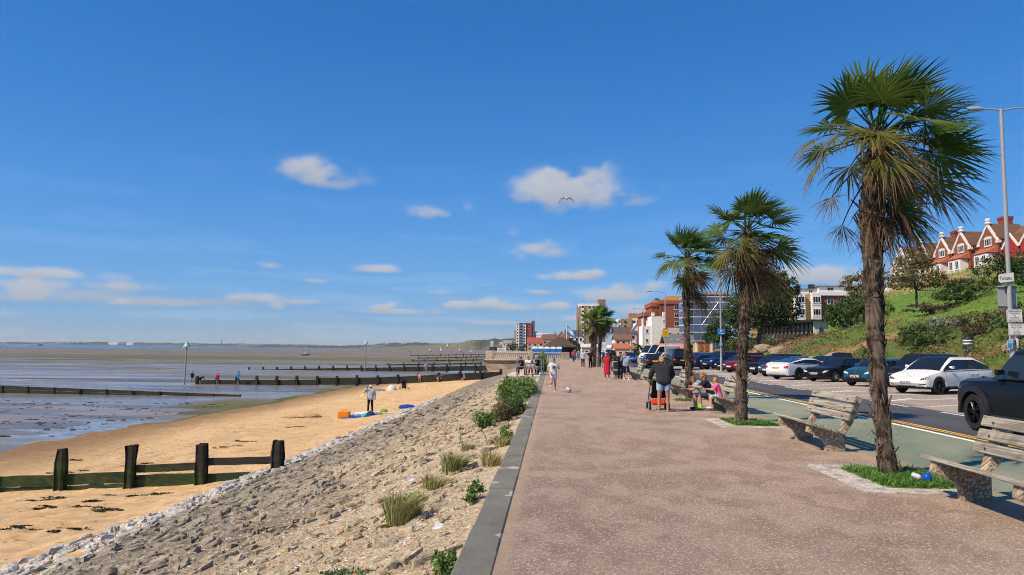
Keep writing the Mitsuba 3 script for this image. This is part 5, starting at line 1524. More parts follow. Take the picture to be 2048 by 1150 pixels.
# girl running after the ball
J = skeleton((0, 0, .93), lean=.12, head_pitch=.15, arms=(((.14, .06, -.22), (-.06, -.2, .06)), ((-.12, .10, -.22), (.05, -.16, -.12))), legs=(((.02, -.03, -.44), (0, .05, -.43), 0), ((-.0, -.14, -.40), (.0, .38, -.14), 0)), build=.9)
person('girl in a white t-shirt running towards the football', J, (.04, 30.15, 0), .12, .80, skin=(.52, .29, .2), hair=(.32, .17, .07), top=(.78, .78, .8), bottom=(.75, .5, .6), blen='short', shoes=(.75, .75, .75), ponytail=True, patchcol=(.08, .09, .12), w=.85, loose=.03)
# the children on the bench, facing the sea
def sit(pv=(0, 0, .53), lean=.5, hp=.1, arms=None, w=.9, fwd=-.40, dn=-.42):
    return skeleton(pv, lean=lean, head_pitch=hp, arms=arms or (((.02, -.18, -.2), (-.06, -.22, .02)), ((-.02, -.18, -.2), (.06, -.22, .02))), legs=(((.03, fwd, -.02), (0, .02, dn), .1), ((-.03, fwd, -.02), (0, .02, dn), -.1)), build=w)


ch = 'children sitting on the bench'
person('boy leaning forward on the bench, farthest of the three children, bright green socks', sit(lean=.75), (4.58, 22.25, .02), -PI / 2, .82, skin=(.55, .28, .18), hair=(.25, .11, .04), top=(.2, .3, .5), bottom=(.05, .06, .09), blen='knee', shoes=(.03, .02, .02), socks=(.3, .75, .1), w=.9, group=ch, stripes=(.6, .62, .66))
person('child with tousled ginger brown hair in navy and white top, middle of the bench', sit((0, 0, .55), lean=.45), (4.63, 21.75, .02), -PI / 2, .84, skin=(.52, .27, .18), hair=(.36, .19, .07), hair_len=.07, top=(.02, .025, .05), bottom=(.05, .06, .09), blen='knee', shoes=(.03, .02, .02), socks=(.3, .75, .1), w=.9, group=ch)
person('small child in a pink top, nearest on the bench', sit((0, 0, .60), lean=.3, hp=-.05), (4.74, 21.15, .08), -PI / 2, .66, skin=(.58, .32, .22), hair=(.42, .24, .1), top=(.8, .13, .3), bottom=(.45, .58, .72), blen='knee', shoes=(.7, .65, .65), w=.95, group=ch)
# man shading his face, woman in red, man in dark clothes
J = skeleton(arms=(DOWN, ((-.14, -.12, -.22), (.12, -.05, .30))), legs=(((.06, -.12, -.42), (0, .02, -.42), .2), ((0, .06, -.44), (0, .06, -.41), -.1)), build=1.1)
person('man in a blue striped t-shirt and dark shorts with a hand to his face', J, (4.28, 43.1, 0), 0, .94, skin=(.5, .24, .17), hair=(.05, .035, .03), top=(.2, .28, .48), stripes=(.5, .56, .68), bottom=(.012, .014, .03), blen='knee', shoes=(.8, .8, .8), socks=(.7, .7, .7), w=1.15, belly=.03, glasses=True)
J = skeleton(arms=(DOWN, ((-.1, 0, -.26), (-.04, -.1, -.23))), legs=(((.02, -.1, -.43), (0, .05, -.42), 0), ((0, .1, -.43), (0, .1, -.40), 0)))
person('woman in a knee length red dress walking beside the litter bin', J, (3.22, 43.6, 0), .1, .9, skin=(.3, .14, .09), hair=(.03, .02, .018), hair_len=.12, dress=(.62, .03, .055), shoes=(.75, .62, .58))
J = skeleton(arms=(DOWN, ((-.1, -.12, -.22), (.0, -.22, .05))), legs=(((.0, -.1, -.43), (0, .05, -.42), 0), ((0, .08, -.43), (0, .08, -.41), 0)))
person('man in dark clothes between the litter bin and the striped shirt man', J, (4.12, 44.9, 0), 0, .92, hair=(.04, .03, .03), top=(.02, .022, .03), bottom=(.012, .013, .018), shoes=(.02, .02, .02), sleeve='long')
J = skeleton(arms=(DOWN, DOWN[:1] + ((0, -.1, -.22),)), legs=(((.02, -.1, -.43), (0, .05, -.42), 0), ((0, .1, -.43), (0, .1, -.40), 0)))
person('walking woman in a pale grey top and black leggings, left of the pair', J, (2.95, 71.6, 0), 0, .98, hair=(.45, .33, .18), hair_len=.1, top=(.55, .57, .62), sleeve='long', bottom=(.012, .012, .014), shoes=(.6, .6, .6), detail=False, fingers=False)
J = skeleton(arms=(DOWN, ((-.1, -.1, -.24), (.1, -.14, -.1))), legs=(((.02, .1, -.43), (0, .05, -.42), 0), ((0, -.1, -.43), (0, .08, -.41), 0)))
person('walking woman in a black top with a white bag at her waist', J, (3.6, 70.1, 0), 0, .98, hair=(.06, .025, .02), hair_len=.2, top=(.03, .015, .018), bottom=(.012, .012, .014), shoes=(.2, .2, .2), detail=False, fingers=False)
# man on the beach
J = skeleton(lean=-.03, head_pitch=-.1, arms=(((.1, .04, -.25), (.02, -.1, -.23)), ((-.24, -.1, -.1), (.16, -.06, .22))), legs=(((.03, -.0, -.44), (.02, .03, -.42), .4), ((-.03, -.02, -.44), (-.02, .03, -.42), -.4)))
bz = float(beach_z(-11.55, 46.3))
person('man in a pale grey hooded top on the sand, one hand raised to his brow', J, (-11.55, 46.3, bz), .15, .98, skin=(.2, .1, .06), hair=(.02, .02, .02), hat=(.75, .74, .72), top=(.52, .54, .58), sleeve='long', bottom=(.022, .016, .018), shoes=(.03, .03, .03), loose=.045, w=1.1)
# paddlers and beach children
wade = lambda s: skeleton(arms=(DOWN, ((-.1, -.1, -.24), (0, -.18, -.1))), legs=(((.02, -.08 * s, -.43), (0, .03, -.42), 0), ((0, .08 * s, -.43), (0, .06, -.42), 0)))
bend = skeleton((0, .1, .8), lean=1.2, head_pitch=.3, arms=(((.05, -.1, -.25), (0, -.08, -.22)), ((-.05, -.1, -.25), (0, -.08, -.22))), legs=(((.03, -.12, -.38), (0, .1, -.38), 0), ((-.03, -.12, -.38), (0, .1, -.38), 0)))
lo = dict(detail=False, fingers=False, group='people by the end of the long groyne')
person('wader in dark top with something pale green, leftmost by the long groyne', wade(1), (-47.0, 93.6, -3.2), .5, .9, hair=(.02, .02, .02), top=(.03, .03, .03), bottom=(.25, .5, .2), blen='knee', shoes=None, **lo)
person('wader in black stooping at the long groyne', bend, (-44.9, 91.6, -3.2), 1.2, .95, top=(.012, .012, .014), bottom=(.012, .012, .014), blen='short', shoes=None, hair=(.04, .03, .02), **lo)
person('wader in red by the long groyne', wade(-1), (-42.8, 91.9, -3.2), .3, .85, top=(.6, .03, .05), bottom=(.5, .04, .08), blen='short', shoes=None, hair=(.2, .1, .05), **lo)
person('wader in bright blue top, rightmost by the long groyne end', wade(1), (-40.1, 91.9, -3.2), -.3, 1.0, top=(.02, .25, .55), bottom=(.03, .06, .2), blen='knee', shoes=None, hair=(.1, .06, .03), **lo)
lo = dict(detail=False, fingers=False)
person('small child in pink on the sand in front of the long groyne', wade(1), (-16.4, 90.2, float(beach_z(-16.4, 90.2))), .4, .78, top=(.75, .42, .5), bottom=(.5, .05, .06), blen='short', shoes=None, hair=(.4, .3, .18), **lo)
person('child in dark blue stooping on the sand in front of the long groyne', bend, (-14.1, 90.3, float(beach_z(-14.1, 90.3))), 1.3, .85, top=(.06, .06, .22), bottom=(.7, .6, .55), blen='short', shoes=None, hair=(.3, .2, .1), **lo)
person('paddler in pink near the third groyne', wade(1), (-25.4, 146.5, -3.2), .4, 1.15, top=(.7, .3, .38), bottom=(.7, .3, .38), blen='short', shoes=None, hair=(.2, .1, .06), **lo)
squat = skeleton((0, .1, .16), lean=.3, arms=(((.1, -.1, -.2), (-.04, -.22, .02)), ((-.1, .06, -.22), (-.04, .1, -.14))), legs=(((.05, -.36, .2), (0, -.16, -.34), 0), ((-.05, -.38, .16), (0, -.2, -.3), 0)))
person('person sitting on the sand under the long groyne in dark shorts', squat, (-10.9, 90.9, float(beach_z(-10.9, 90.9))), -1.2, 1.0, top=None, bottom=(.05, .05, .07), blen='short', shoes=None, hair=(.3, .2, .1), **lo)
person('person in a dark top sitting on the sand behind the long groyne', squat, (-11.3, 124, -2.3), 1.2, 1.05, top=(.05, .06, .09), bottom=(.08, .09, .13), blen='knee', shoes=None, hair=(.1, .06, .04), **lo)

# football
m = m3.Manifold.sphere(.115, 24).to_mesh()
v, f = np.array(m.vert_properties)[:, :3], np.array(m.tri_verts)
ico = trimesh.creation.icosahedron().vertices; ico = ico / np.linalg.norm(ico, axis=1, keepdims=True)
cen = v[f].mean(1); cen /= np.linalg.norm(cen, axis=1, keepdims=True)
dark = (cen @ ico.T).max(1) > math.cos(.33)
k = thing('football', 'white football with grey patches rolling on the promenade', 'football')
for nm, sel, col in (('panels', ~dark, (.72, .72, .74)), ('patches', dark, (.2, .21, .24))):
    part(k, nm, MB().add(v + [.66, 29.9, .115], f[sel], col), 'satin', smooth=60, kind='stuff')


# ---------------------------------------------------------------- pushchairs
def pushchair(label, at, az, sc, seat, basket, hood=True):
    k = thing('pushchair', label, 'pushchair')
    R = rotm(az) * sc
    def e(nm, m, bs, col=None, smooth=40): return part(k, nm, m.xf(R, at), bs, col, smooth)
    for s in (-1, 1):
        for y, r in ((.28, .14), (-.38, .10)):
            w = e('wheel', MB().mesh(trimesh.creation.torus(r - .022, .022, 20, 8)).xf(rotm(0, 0, PI / 2), (s * .27, y, r)), 'rubber')
            part(k, w.split('__', 1)[1] + '__hub', MB().cyl((s * .27 - .02, y, r), (s * .27 + .02, y, r), r * .35, (.3, .3, .32), 12).xf(R, at), 'metal')
            m = MB()
            for q in range(5): m.tube([(s * .27, y, r), (s * .27, y + math.cos(q * 1.257) * (r - .03), r + math.sin(q * 1.257) * (r - .03))], .006, (.1, .1, .1), 4)
            e('spokes', m, 'satin')
        e('frame', MB().tube([(s * .25, -.38, .12), (s * .25, -.1, .45), (s * .24, .25, .85), (s * .23, .42, 1.0)], .014, (.05, .05, .055)).tube([(s * .25, .28, .15), (s * .25, .05, .5)], .012, (.05, .05, .055)), 'satin')
    e('handle', MB().tube([(-.23, .42, 1.0), (0, .45, 1.01), (.23, .42, 1.0)], .016, (.03, .03, .03)), 'rubber')
    e('seat', MB().mesh(hullof([((s * .17, -.3, .42), .03) for s in (1, -1)] + [((s * .17, .02, .38), .04) for s in (1, -1)])).mesh(hullof([((s * .17, .02, .38), .04) for s in (1, -1)] + [((s * .16, .25, .82), .035) for s in (1, -1)])), 'cloth', seat)
    if hood:
        m = MB()
        q = np.linspace(.2, 2.4, 9); v = []
        for t in q:
            for a in np.linspace(0, PI, 9): v.append((.2 * math.cos(a), .2 - .3 * math.cos(t) * (.35 + .65 * math.sin(a)) - .1, .72 + .26 * math.sin(t) * (.3 + .7 * math.sin(a))))
        i = np.arange(81).reshape(9, 9)
        e('hood', m.add(np.array(v), np.stack([i[:-1, :-1], i[1:, :-1], i[1:, 1:], i[:-1, 1:]], -1).reshape(-1, 4), seat), 'cloth')
    e('basket', MB().mesh(hullof([((x, y, z), .05) for x in (-.14, .14) for y, z in ((-.16, .2), (.18, .2), (.1, .28), (-.1, .26))])), 'cloth', basket)
    return k


pushchair('black pushchair with an orange red bag under it, in front of the bending woman', (3.12, 22.0, 0), PI, 1.0, (.012, .012, .014), (.6, .06, .03), False)
pushchair('dark pushchair parked on the sand beyond the man in grey', (-15.4, 75.8, float(beach_z(-15.4, 75.8))), .6, 1.15, (.02, .02, .025), (.05, .05, .05))

# ---------------------------------------------------------------- things on the beach
bz = lambda x, y: float(beach_z(x, y))
def cloth(name, label, cat, x, y, w, d, col, az=0, thick=.03, rum=.05, bs='cloth'):
    n = 14
    X_, Y_ = np.meshgrid(np.linspace(-w / 2, w / 2, n), np.linspace(-d / 2, d / 2, n), indexing='ij')
    c, s = math.cos(az), math.sin(az)
    gx, gy = x + c * X_ - s * Y_, y + s * X_ + c * Y_
    Z = beach_z(gx, gy) + thick + rum * nz(gx * 4, gy * 4, 5)
    i = np.arange(n * n).reshape(n, n)
    f = np.stack([i[:-1, :-1], i[1:, :-1], i[1:, 1:], i[:-1, 1:]], -1).reshape(-1, 4)
    top = np.stack([gx, gy, Z], -1).reshape(-1, 3); N = n * n
    rim = np.r_[i[:, 0], i[-1, 1:], i[::-1, -1][1:], i[0, ::-1][1:-1]]; rn = np.roll(rim, -1)
    solo(name, label, cat, MB().add(np.vstack([top, top - [0, 0, thick + .04]]), np.vstack([f, np.stack([rim, rn, rn + N, rim + N], 1)]), col), bs, smooth=45)


cloth('beach_towel', 'blue towel spread on the sand at the feet of the man', 'towel', -11.4, 43.3, 1.9, 1.3, (.02, .09, .45))
cloth('beach_towel', 'white towel lying half over the blue towel', 'towel', -11.1, 43.9, 1.5, .9, (.66, .66, .68), .3, .07, .14)
cloth('beach_towel', 'pale striped mat right of the blue towel', 'mat', -10.2, 44.2, 1.2, .6, (.6, .63, .6), .2, .05)
m = MB().box((-.36, -.16, 0), (.36, .16, .40), bev=.05)
k = thing('beach_bag', 'bright orange bag standing at the left of the towels', 'bag')
part(k, 'bag', m.xf(None, (-12.25, 42.9, bz(-12.25, 42.9))), 'cloth', (.85, .24, .015), 40)
for y in (-.1, .1): part(k, 'handle', MB().tube([(-.12, y, .36), (-.1, y, .5), (.1, y, .5), (.12, y, .36)], .014).xf(None, (-12.25, 42.9, bz(-12.25, 42.9))), 'cloth', (.8, .22, .015), 40)
def heap(name, label, cat, x, y, r, h, col, z=None, seed=1, bs='cloth'):
    t = trimesh.creation.icosphere(3, 1.0); v = np.array(t.vertices)
    v = v * (1 + .5 * (meshkit.fbm(v * 1.6 + seed, 3, seed)[:, None] - .5)) * [r[0], r[1], h]
    v[:, 2] = np.maximum(v[:, 2], -.1)
    solo(name, label, cat, MB().add(v + [x, y, (bz(x, y) if z is None else z) + .05], t.faces, col), bs, smooth=50)
heap('rucksack', 'dark teal rucksack lying on the white towel', 'rucksack', -10.75, 43.1, (.26, .2), .22, (.02, .08, .1), seed=3)
heap('swim_ring', 'lime green bag right of the man by the towels', 'bag', -10.5, 45.4, (.28, .2), .2, (.25, .5, .06), seed=5)
heap('swim_bag', 'small aqua bag on the blue towel front edge', 'bag', -11.0, 42.7, (.18, .14), .16, (.1, .45, .42), seed=7)
heap('folded_windbreak', 'bright blue folded cloth lying at the foot of the stone slope', 'cloth bundle', -9.5, 47.9, (.55, .3), .2, (.01, .07, .42), seed=9)
heap('beach_tent', 'heap of white bags on the sand near the parked pushchair', 'bag heap', -16.6, 75.6, (.5, .4), .5, (.7, .7, .72), seed=11)
heap('beach_things', 'grey pile of clothes left of the white bags', 'clothes', -18.0, 75.4, (.7, .4), .2, (.3, .28, .28), seed=12)
heap('sand_pile', 'churned heap of sand dug up left of the orange bag', 'sand heap', -14.75, 44.1, (.75, .5), .22, (.55, .38, .18), seed=13, bs='m_sand')
heap('sand_pile', 'lower churned sand heap beside the taller one', 'sand heap', -16.0, 44.3, (.6, .4), .13, (.55, .38, .18), seed=14, bs='m_sand')
solo('flying_disc', 'yellow throwing disc held out by the man on the beach', 'disc', MB().lathe([(0, .012), (.12, .01), (.15, -.02), (.145, -.022), (.1, 0), (0, .004)], (.8, .62, .02), 20).xf(rotm(0, .25) * 1.3, (-11.95, 46.1, bz(-11.9, 46.1) + 1.13)), 'satin', smooth=40)


# ---------------------------------------------------------------- buildings
BRICK, TAN, CREAM, WHITE_W, GREY, SLATE = (.28, .095, .055), (.42, .27, .13), (.62, .55, .44), (.78, .77, .74), (.3, .3, .31), (.09, .10, .12)


def window(k, c, w, h, ax='y', frame=WHITE_W, t=.09, mull=1, up=0, name='window', glass='darkglass'):
    """a window centred at c on a wall facing -ax: frame ring, bars and a recessed pane"""
    m = MB(); u = 0 if ax == 'y' else 1; n = 1 - u
    def bx(u0, u1, z0, z1, d0, d1):
        lo, hi = [0, 0, z0 + c[2]], [0, 0, z1 + c[2]]
        lo[u], hi[u] = c[u] + u0, c[u] + u1
        lo[n], hi[n] = c[n] + d0, c[n] + d1
        return lo, hi
    for a in [(-w / 2, w / 2, h / 2 - t, h / 2), (-w / 2, w / 2, -h / 2, -h / 2 + t), (-w / 2, -w / 2 + t, -h / 2 + t, h / 2 - t), (w / 2 - t, w / 2, -h / 2 + t, h / 2 - t)]:
        m.box(*bx(*a, -.09, .05), frame)
    for q in range(mull):
        x = -w / 2 + w * (q + 1) / (mull + 1); m.box(*bx(x - t * .35, x + t * .35, -h / 2 + t, h / 2 - t, -.06, .02), frame)
    m.box(*bx(-w / 2 - .06, w / 2 + .06, -h / 2 - .08, -h / 2, -.16, .03), frame)
    kk = part(k, name, m, 'matte')
    part(kk, 'pane', MB().box(*bx(-w / 2 + t, w / 2 - t, -h / 2 + t, h / 2 - t, -.02, .03)), glass)


def bldg(name, label, cat='building', group=None): return thing(name, label, cat, group)


def wall(k, lo, hi, col, bs='matte', nm='wall', bev=0): return part(k, nm, MB().box(lo, hi, col, bev=bev), bs)


def hip(k, x0, x1, y0, y1, z0, z1, inset, col, over=.3, nm='roof', bs='matte'):
    x0, x1, y0, y1 = x0 - over, x1 + over, y0 - over, y1 + over
    ins = min(inset, (x1 - x0) / 2 - .05); iy = min(inset, (y1 - y0) / 2 - .05)
    v = [(x0, y0, z0), (x1, y0, z0), (x1, y1, z0), (x0, y1, z0), (x0 + ins, y0 + iy, z1), (x1 - ins, y0 + iy, z1), (x1 - ins, y1 - iy, z1), (x0 + ins, y1 - iy, z1)]
    v = v + [(a, b, c - .18) for a, b, c in v[:4]]
    f = [(0, 1, 5, 4), (1, 2, 6, 5), (2, 3, 7, 6), (3, 0, 4, 7), (4, 5, 6, 7), (8, 9, 1, 0), (9, 10, 2, 1), (10, 11, 3, 2), (11, 8, 0, 3)]
    return part(k, nm, MB().add(np.array(v), np.array(f), col), bs)


def gable_roof(k, x0, x1, y0, y1, z0, z1, along, col, over=.3, th=.16, bs='matte'):
    """ridge along 'x' or 'y'"""
    if along == 'x':
        ym = (y0 + y1) / 2
        p = [(y0 - over, z0 - .1), (ym, z1), (y1 + over, z0 - .1), (y1 + over, z0 - .1 - th), (ym, z1 - th), (y0 - over, z0 - .1 - th)]
        return part(k, 'roof', MB().prism(p, 'x', x0 - over, x1 + over, col), bs)
    xm = (x0 + x1) / 2
    p = [(x0 - over, z0 - .1), (xm, z1), (x1 + over, z0 - .1), (x1 + over, z0 - .1 - th), (xm, z1 - th), (x0 - over, z0 - .1 - th)]
    return part(k, 'roof', MB().prism(p, 'y', y0 - over, y1 + over, col), bs)


# red gabled terrace on the cliff top, facing the sea (-x); plane of the gables x = 71
def gable_house(label, yc, w, zp=22.8, ze=20.4, bay=True, chim=None, roofcol=None, bs='m_brick'):
    k = bldg('gabled_house', label, 'house', 'red gabled terrace on the cliff top')
    X0 = 71.0; hw = w / 2
    part(k, 'wall', MB().prism([(yc - hw, 13.2), (yc + hw, 13.2), (yc + hw, ze), (yc, zp), (yc - hw, ze)], 'x', X0, X0 + 2.5), bs)
    part(k, 'main_wall', MB().box((X0 + 1.0, yc - 3.6, 13.2), (X0 + 10, yc + 3.6, 19.8)), bs)
    # roof over the gable and main roof behind
    part(k, 'gable_roof', MB().prism([(yc - hw - .25, ze - .16), (yc, zp + .14), (yc + hw + .25, ze - .16), (yc + hw + .25, ze - .34), (yc, zp - .04), (yc - hw - .25, ze - .34)], 'x', X0 + .12, X0 + 5.0), 'm_rooftile')
    part(k, 'roof', MB().prism([(X0 + .75, 19.75), (X0 + 5.4, 22.55), (X0 + 10.4, 19.75), (X0 + 10.4, 19.6), (X0 + .75, 19.6)], 'y', yc - 3.62, yc + 3.62), 'm_rooftile')
    for s in (-1, 1):
        part(k, 'bargeboard', MB().prism([(yc + s * (hw + .42), ze - .52), (yc, zp + .22), (yc, zp - .34), (yc + s * (hw - .05), ze - .62)], 'x', X0 - .14, X0 + .1, WHITE_W), 'matte')
        part(k, 'kneeler', MB().box((X0 - .2, yc + s * (hw + .1) - .3, ze - .95), (X0 + .4, yc + s * (hw + .1) + .3, ze - .55), WHITE_W), 'matte')
        part(k, 'drainpipe', MB().cyl((X0 - .08, yc + s * (hw + .55), 14), (X0 - .08, yc + s * (hw + .55), ze - 1), .07, (.2, .06, .04)), 'matte')
    part(k, 'finial', MB().lathe([(0, .95), (.3, .9), (.42, .72), (.4, .55), (.22, .45), (.2, .3), (.5, .22), (.55, .05), (.4, -.1), (.0, -.1)], WHITE_W, 10, (X0 + .1, yc, zp + .1)), 'matte', smooth=35)
    window(k, (X0, yc, ze - .55), 1.9, 1.25, 'x', mull=2, t=.13)
    part(k, 'window_arch', MB().prism([(yc + 1.05 * math.cos(q), ze + .03 + .38 * math.sin(q)) for q in np.linspace(0, PI, 9)], 'x', X0 - .12, X0 + .05, WHITE_W), 'matte')
    if bay:
        v = [(X0, yc - 2.5, 19.0), (X0, yc + 2.5, 19.0), (X0 - 1.5, yc + 2.1, 18.0), (X0 - 1.5, yc - 2.1, 18.0), (X0, yc - 2.7, 17.9), (X0, yc + 2.7, 17.9)]
        part(k, 'bay_roof', MB().add(np.array(v), np.array([[0, 3, 2], [0, 2, 1], [1, 2, 5], [0, 4, 3], [3, 4, 5], [3, 5, 2]]), (.34, .105, .06)), 'matte')
        part(k, 'bay', MB().box((X0 - 1.3, yc - 1.95, 13.5), (X0, yc + 1.95, 17.9), WHITE_W), 'matte')
        for q in (-1, 1):
            window(k, (X0 - 1.3, yc + q * .95, 16.9), 1.15, 1.5, 'x', mull=1)
            window(k, (X0 - 1.3, yc + q * .95, 14.9), 1.15, 1.4, 'x', mull=1)
    if chim:
        ch = part(k, 'chimney', MB().box((X0 + 4.4, chim - .8, 20), (X0 + 5.9, chim + .8, 24.3), (.30, .07, .045)).box((X0 + 4.3, chim - .9, 24.3), (X0 + 6.0, chim + .9, 24.75), (.27, .07, .05)), 'matte')
        for q in (-.4, .4): part(ch, 'pot', MB().cyl((X0 + 5.1, chim + q, 24.7), (X0 + 5.1, chim + q, 25.0), .17, (.34, .13, .08), 8, .14), 'matte')


gable_house('red brick gabled house, nearest of the four tall gables right of the palm', 122.4, 5.0, chim=127.9 - 1.7)
gable_house('red brick gabled house, second of the tall gables counting from the lamp post', 130.3, 4.9)
gable_house('red brick gabled house, third of the tall gables counting from the lamp post', 136.6, 4.9, chim=141.0)
gable_house('red brick gabled house, farthest left gable behind the autumn tree', 144.0, 4.9)
k = bldg('gabled_house', 'house with small white edged gables and dormer windows beside the lamp post', 'house')
part(k, 'wall', MB().box((71.6, 96, 13), (82, 119, 19.2)), 'm_brick')
part(k, 'roof', MB().prism([(71.2, 19.1), (76.6, 22.9), (82.3, 19.1), (82.3, 18.9), (71.2, 18.9)], 'y', 95.7, 119.3), 'm_rooftile')
for yc in (116.4, 112.2, 104.0, 99.8):
    part(k, 'gable', MB().prism([(yc - 1.9, 16), (yc + 1.9, 16), (yc + 1.9, 18.6), (yc, 20.2), (yc - 1.9, 18.6)], 'x', 70.9, 71.9, (.42, .035, .05)), 'matte')
    part(k, 'gable_roof', MB().prism([(yc - 2.2, 18.45), (yc, 20.42), (yc + 2.2, 18.45), (yc + 2.2, 18.25), (yc, 20.2), (yc - 2.2, 18.25)], 'x', 71.0, 75), 'm_rooftile')
    for s in (-1, 1): part(k, 'bargeboard', MB().prism([(yc + s * 2.3, 18.2), (yc, 20.5), (yc, 20.0), (yc + s * 1.9, 18.1)], 'x', 70.7, 70.88, WHITE_W), 'matte')
for yc in (113.8, 109.4):
    part(k, 'dormer', MB().box((72.4, yc - 1.3, 20.1), (76, yc + 1.3, 21.9), WHITE_W), 'matte')
    window(k, (72.4, yc, 21.1), 2.2, 1.2, 'x', mull=2)
ch = part(k, 'chimney', MB().box((75.4, 113.0, 20), (77.2, 114.9, 24.1), (.3, .07, .045)).box((75.3, 112.9, 24.1), (77.3, 115.0, 24.6), (.27, .06, .05)), 'matte')
k = bldg('white_house', 'white rendered house with a steep white gable left of the red terrace', 'house')
part(k, 'wall', MB().prism([(149, 13), (157.5, 13), (157.5, 19.5), (153.2, 23.3), (149, 19.5)], 'x', 71.5, 80, WHITE_W), 'matte')
part(k, 'roof', MB().prism([(148.6, 19.2), (153.2, 23.5), (157.9, 19.2), (157.9, 18.9), (153.2, 23.2), (148.6, 18.9)], 'x', 71.9, 80.3), 'm_rooftile')
for s in (-1, 1): part(k, 'bargeboard', MB().prism([(153.2 + s * 4.8, 18.9), (153.2, 23.6), (153.2, 23.0), (153.2 + s * 4.3, 18.8)], 'x', 71.25, 71.5, WHITE_W), 'matte')
window(k, (71.5, 153.2, 20.9), 1.4, 1.5, 'x'); window(k, (71.5, 151.2, 18), 1.5, 1.2, 'x', mull=2); window(k, (71.5, 155.4, 18), 1.5, 1.2, 'x', mull=2)
part(k, 'porch', MB().box((69.5, 146, 12.5), (71.6, 158, 15.6), WHITE_W).box((69.2, 145.7, 15.6), (71.8, 158.3, 15.9), (.7, .7, .7)), 'matte')

# apartment block with white bays above the long shelter
k = bldg('apartment_block', 'white and tan brick apartment block with square white bays above the shelter', 'apartment building')
wall(k, (57, 200, 4), (71.3, 214, 17.2), TAN)
wall(k, (71.3, 200.6, 4), (92, 214, 16.9), (.27, .1, .06), nm='brick_wing')
for x0, x1 in ((64.6, 67.3), (69.1, 71.4)):
    part(k, 'bay', MB().box((x0, 198.4, 4), (x1, 200, 17.4), WHITE_W), 'matte')
    for z in (15.6, 12.3, 9.2): window(k, ((x0 + x1) / 2, 198.4, z), x1 - x0 - .3, 1.7, mull=2)
    for z in (14.2, 10.9): part(k, 'bay_band', MB().box((x0 - .05, 198.3, z - .12), (x1 + .05, 198.4, z + .12), (.6, .6, .6)), 'matte')
for x in (59.3, 62.4):
    for z in (15.3, 12.2, 9.1): window(k, (x, 200, z), 1.4, 1.3)
for x in (74.6, 78, 81.6, 85.4):
    for z in (15.3, 12.2): window(k, (x, 200.6, z), 1.7, 1.4)
wall(k, (57.5, 201, 17.2), (71.3, 213, 18.6), WHITE_W, nm='top_floor')
wall(k, (71.3, 199.9, 16.9), (92, 214, 17.9), WHITE_W, nm='fascia')
wall(k, (72, 201.5, 17.9), (90, 213, 19.4), WHITE_W, nm='penthouse')
for x in (66.2, 69.6): window(k, (x, 201, 18), 1.1, .8)
for x in (75, 80, 82): window(k, (x, 201.5, 18.7), 1.7, .9)
part(k, 'roof', MB().box((71.6, 200.9, 19.4), (90.5, 213.5, 19.6), (.13, .13, .14)).box((57.2, 200.6, 18.6), (71.2, 213.3, 18.75), (.2, .2, .21)), 'matte')
m = MB()
for x in np.arange(57.5, 71.5, .9): m.cyl((x, 200.9, 18.75), (x, 200.9, 19.75), .03, (.15, .15, .16), 5)
for z in (19.25, 19.75): m.cyl((57.4, 200.9, z), (71.2, 200.9, z), .03, (.15, .15, .16), 5)
part(k, 'roof_railing', m, 'matte')
part(k, 'solar_panel', MB().box((69.6, 202.5, 18.9), (71.2, 203, 20.1), (.03, .035, .05), rotm(0, .0)), 'matte')

# tall brick hotel with tan roof
k = bldg('brick_block', 'big red brick block with tan hipped roof and stepped left end', 'apartment building')
wall(k, (33.3, 230, 1), (47, 246, 16.2), BRICK, nm='wall')
wall(k, (31.0, 230.8, 1), (33.3, 246, 15.4), (.28, .085, .045), nm='step_wall')
wall(k, (28.4, 231.6, 1), (31.0, 246, 12.4), BRICK, nm='low_wall')
wall(k, (32.9, 229.6, 16.2), (47.3, 246.3, 17.3), (.33, .11, .06), nm='parapet')
wall(k, (30.6, 230.4, 15.4), (33.3, 246, 16.6), (.33, .11, .06), nm='parapet')
wall(k, (28.0, 231.2, 12.4), (31.0, 246, 13.6), (.33, .11, .06), nm='parapet')
hip(k, 33.3, 47, 230, 246, 17.3, 19.0, 4, (.38, .19, .06))
hip(k, 30.8, 33.3, 231, 246, 16.6, 17.4, 1.2, (.38, .15, .07))
part(k, 'vent', MB().box((32.2, 232, 17.2), (33.6, 233, 18.1), (.12, .12, .12)), 'matte')
for z in (15.2, 12.6, 10.0, 7.4): window(k, (38.6, 230, z), 1.5, 1.4); window(k, (30.5, 231.6, z - 3.4), 1.1, 1.2)
for x in (32.5, 33.9): part(k, 'recess', MB().box((x, 229.9, 2), (x + .25, 230.1, 16.2), (.12, .04, .03)), 'matte')
# white stepped building in front of it
k = bldg('white_stepped_building', 'bright white stepped building with two corner turrets in front of the brick block', 'building')
wall(k, (28.8, 215, 1), (32.9, 224, 11.6), WHITE_W)
wall(k, (28.8, 214.9, 11.6), (29.7, 216, 12.7), WHITE_W, nm='turret'); wall(k, (32.0, 214.9, 11.6), (32.9, 216, 12.9), WHITE_W, nm='turret')
wall(k, (32.9, 215.4, 1), (39.5, 224, 8.3), CREAM, nm='side_wing'); wall(k, (26.2, 215.4, 1), (28.8, 224, 8.8), WHITE_W, nm='left_wing')
for z in (10.3, 7.9, 6.2): window(k, (32.4, 215, z), .6, .7, mull=0)
for z in (8.4, 5.6): window(k, (27.5, 215.4, z - 1.1), .9, 1.1)
part(k, 'chimney', MB().box((26.3, 217, 8.8), (26.9, 218, 11), WHITE_W).box((27.6, 217, 8.8), (28.2, 218, 10.4), WHITE_W), 'matte')
for x in (34.2, 36.4, 38.4): window(k, (x, 215.4, 6.4), .9, 1.1)

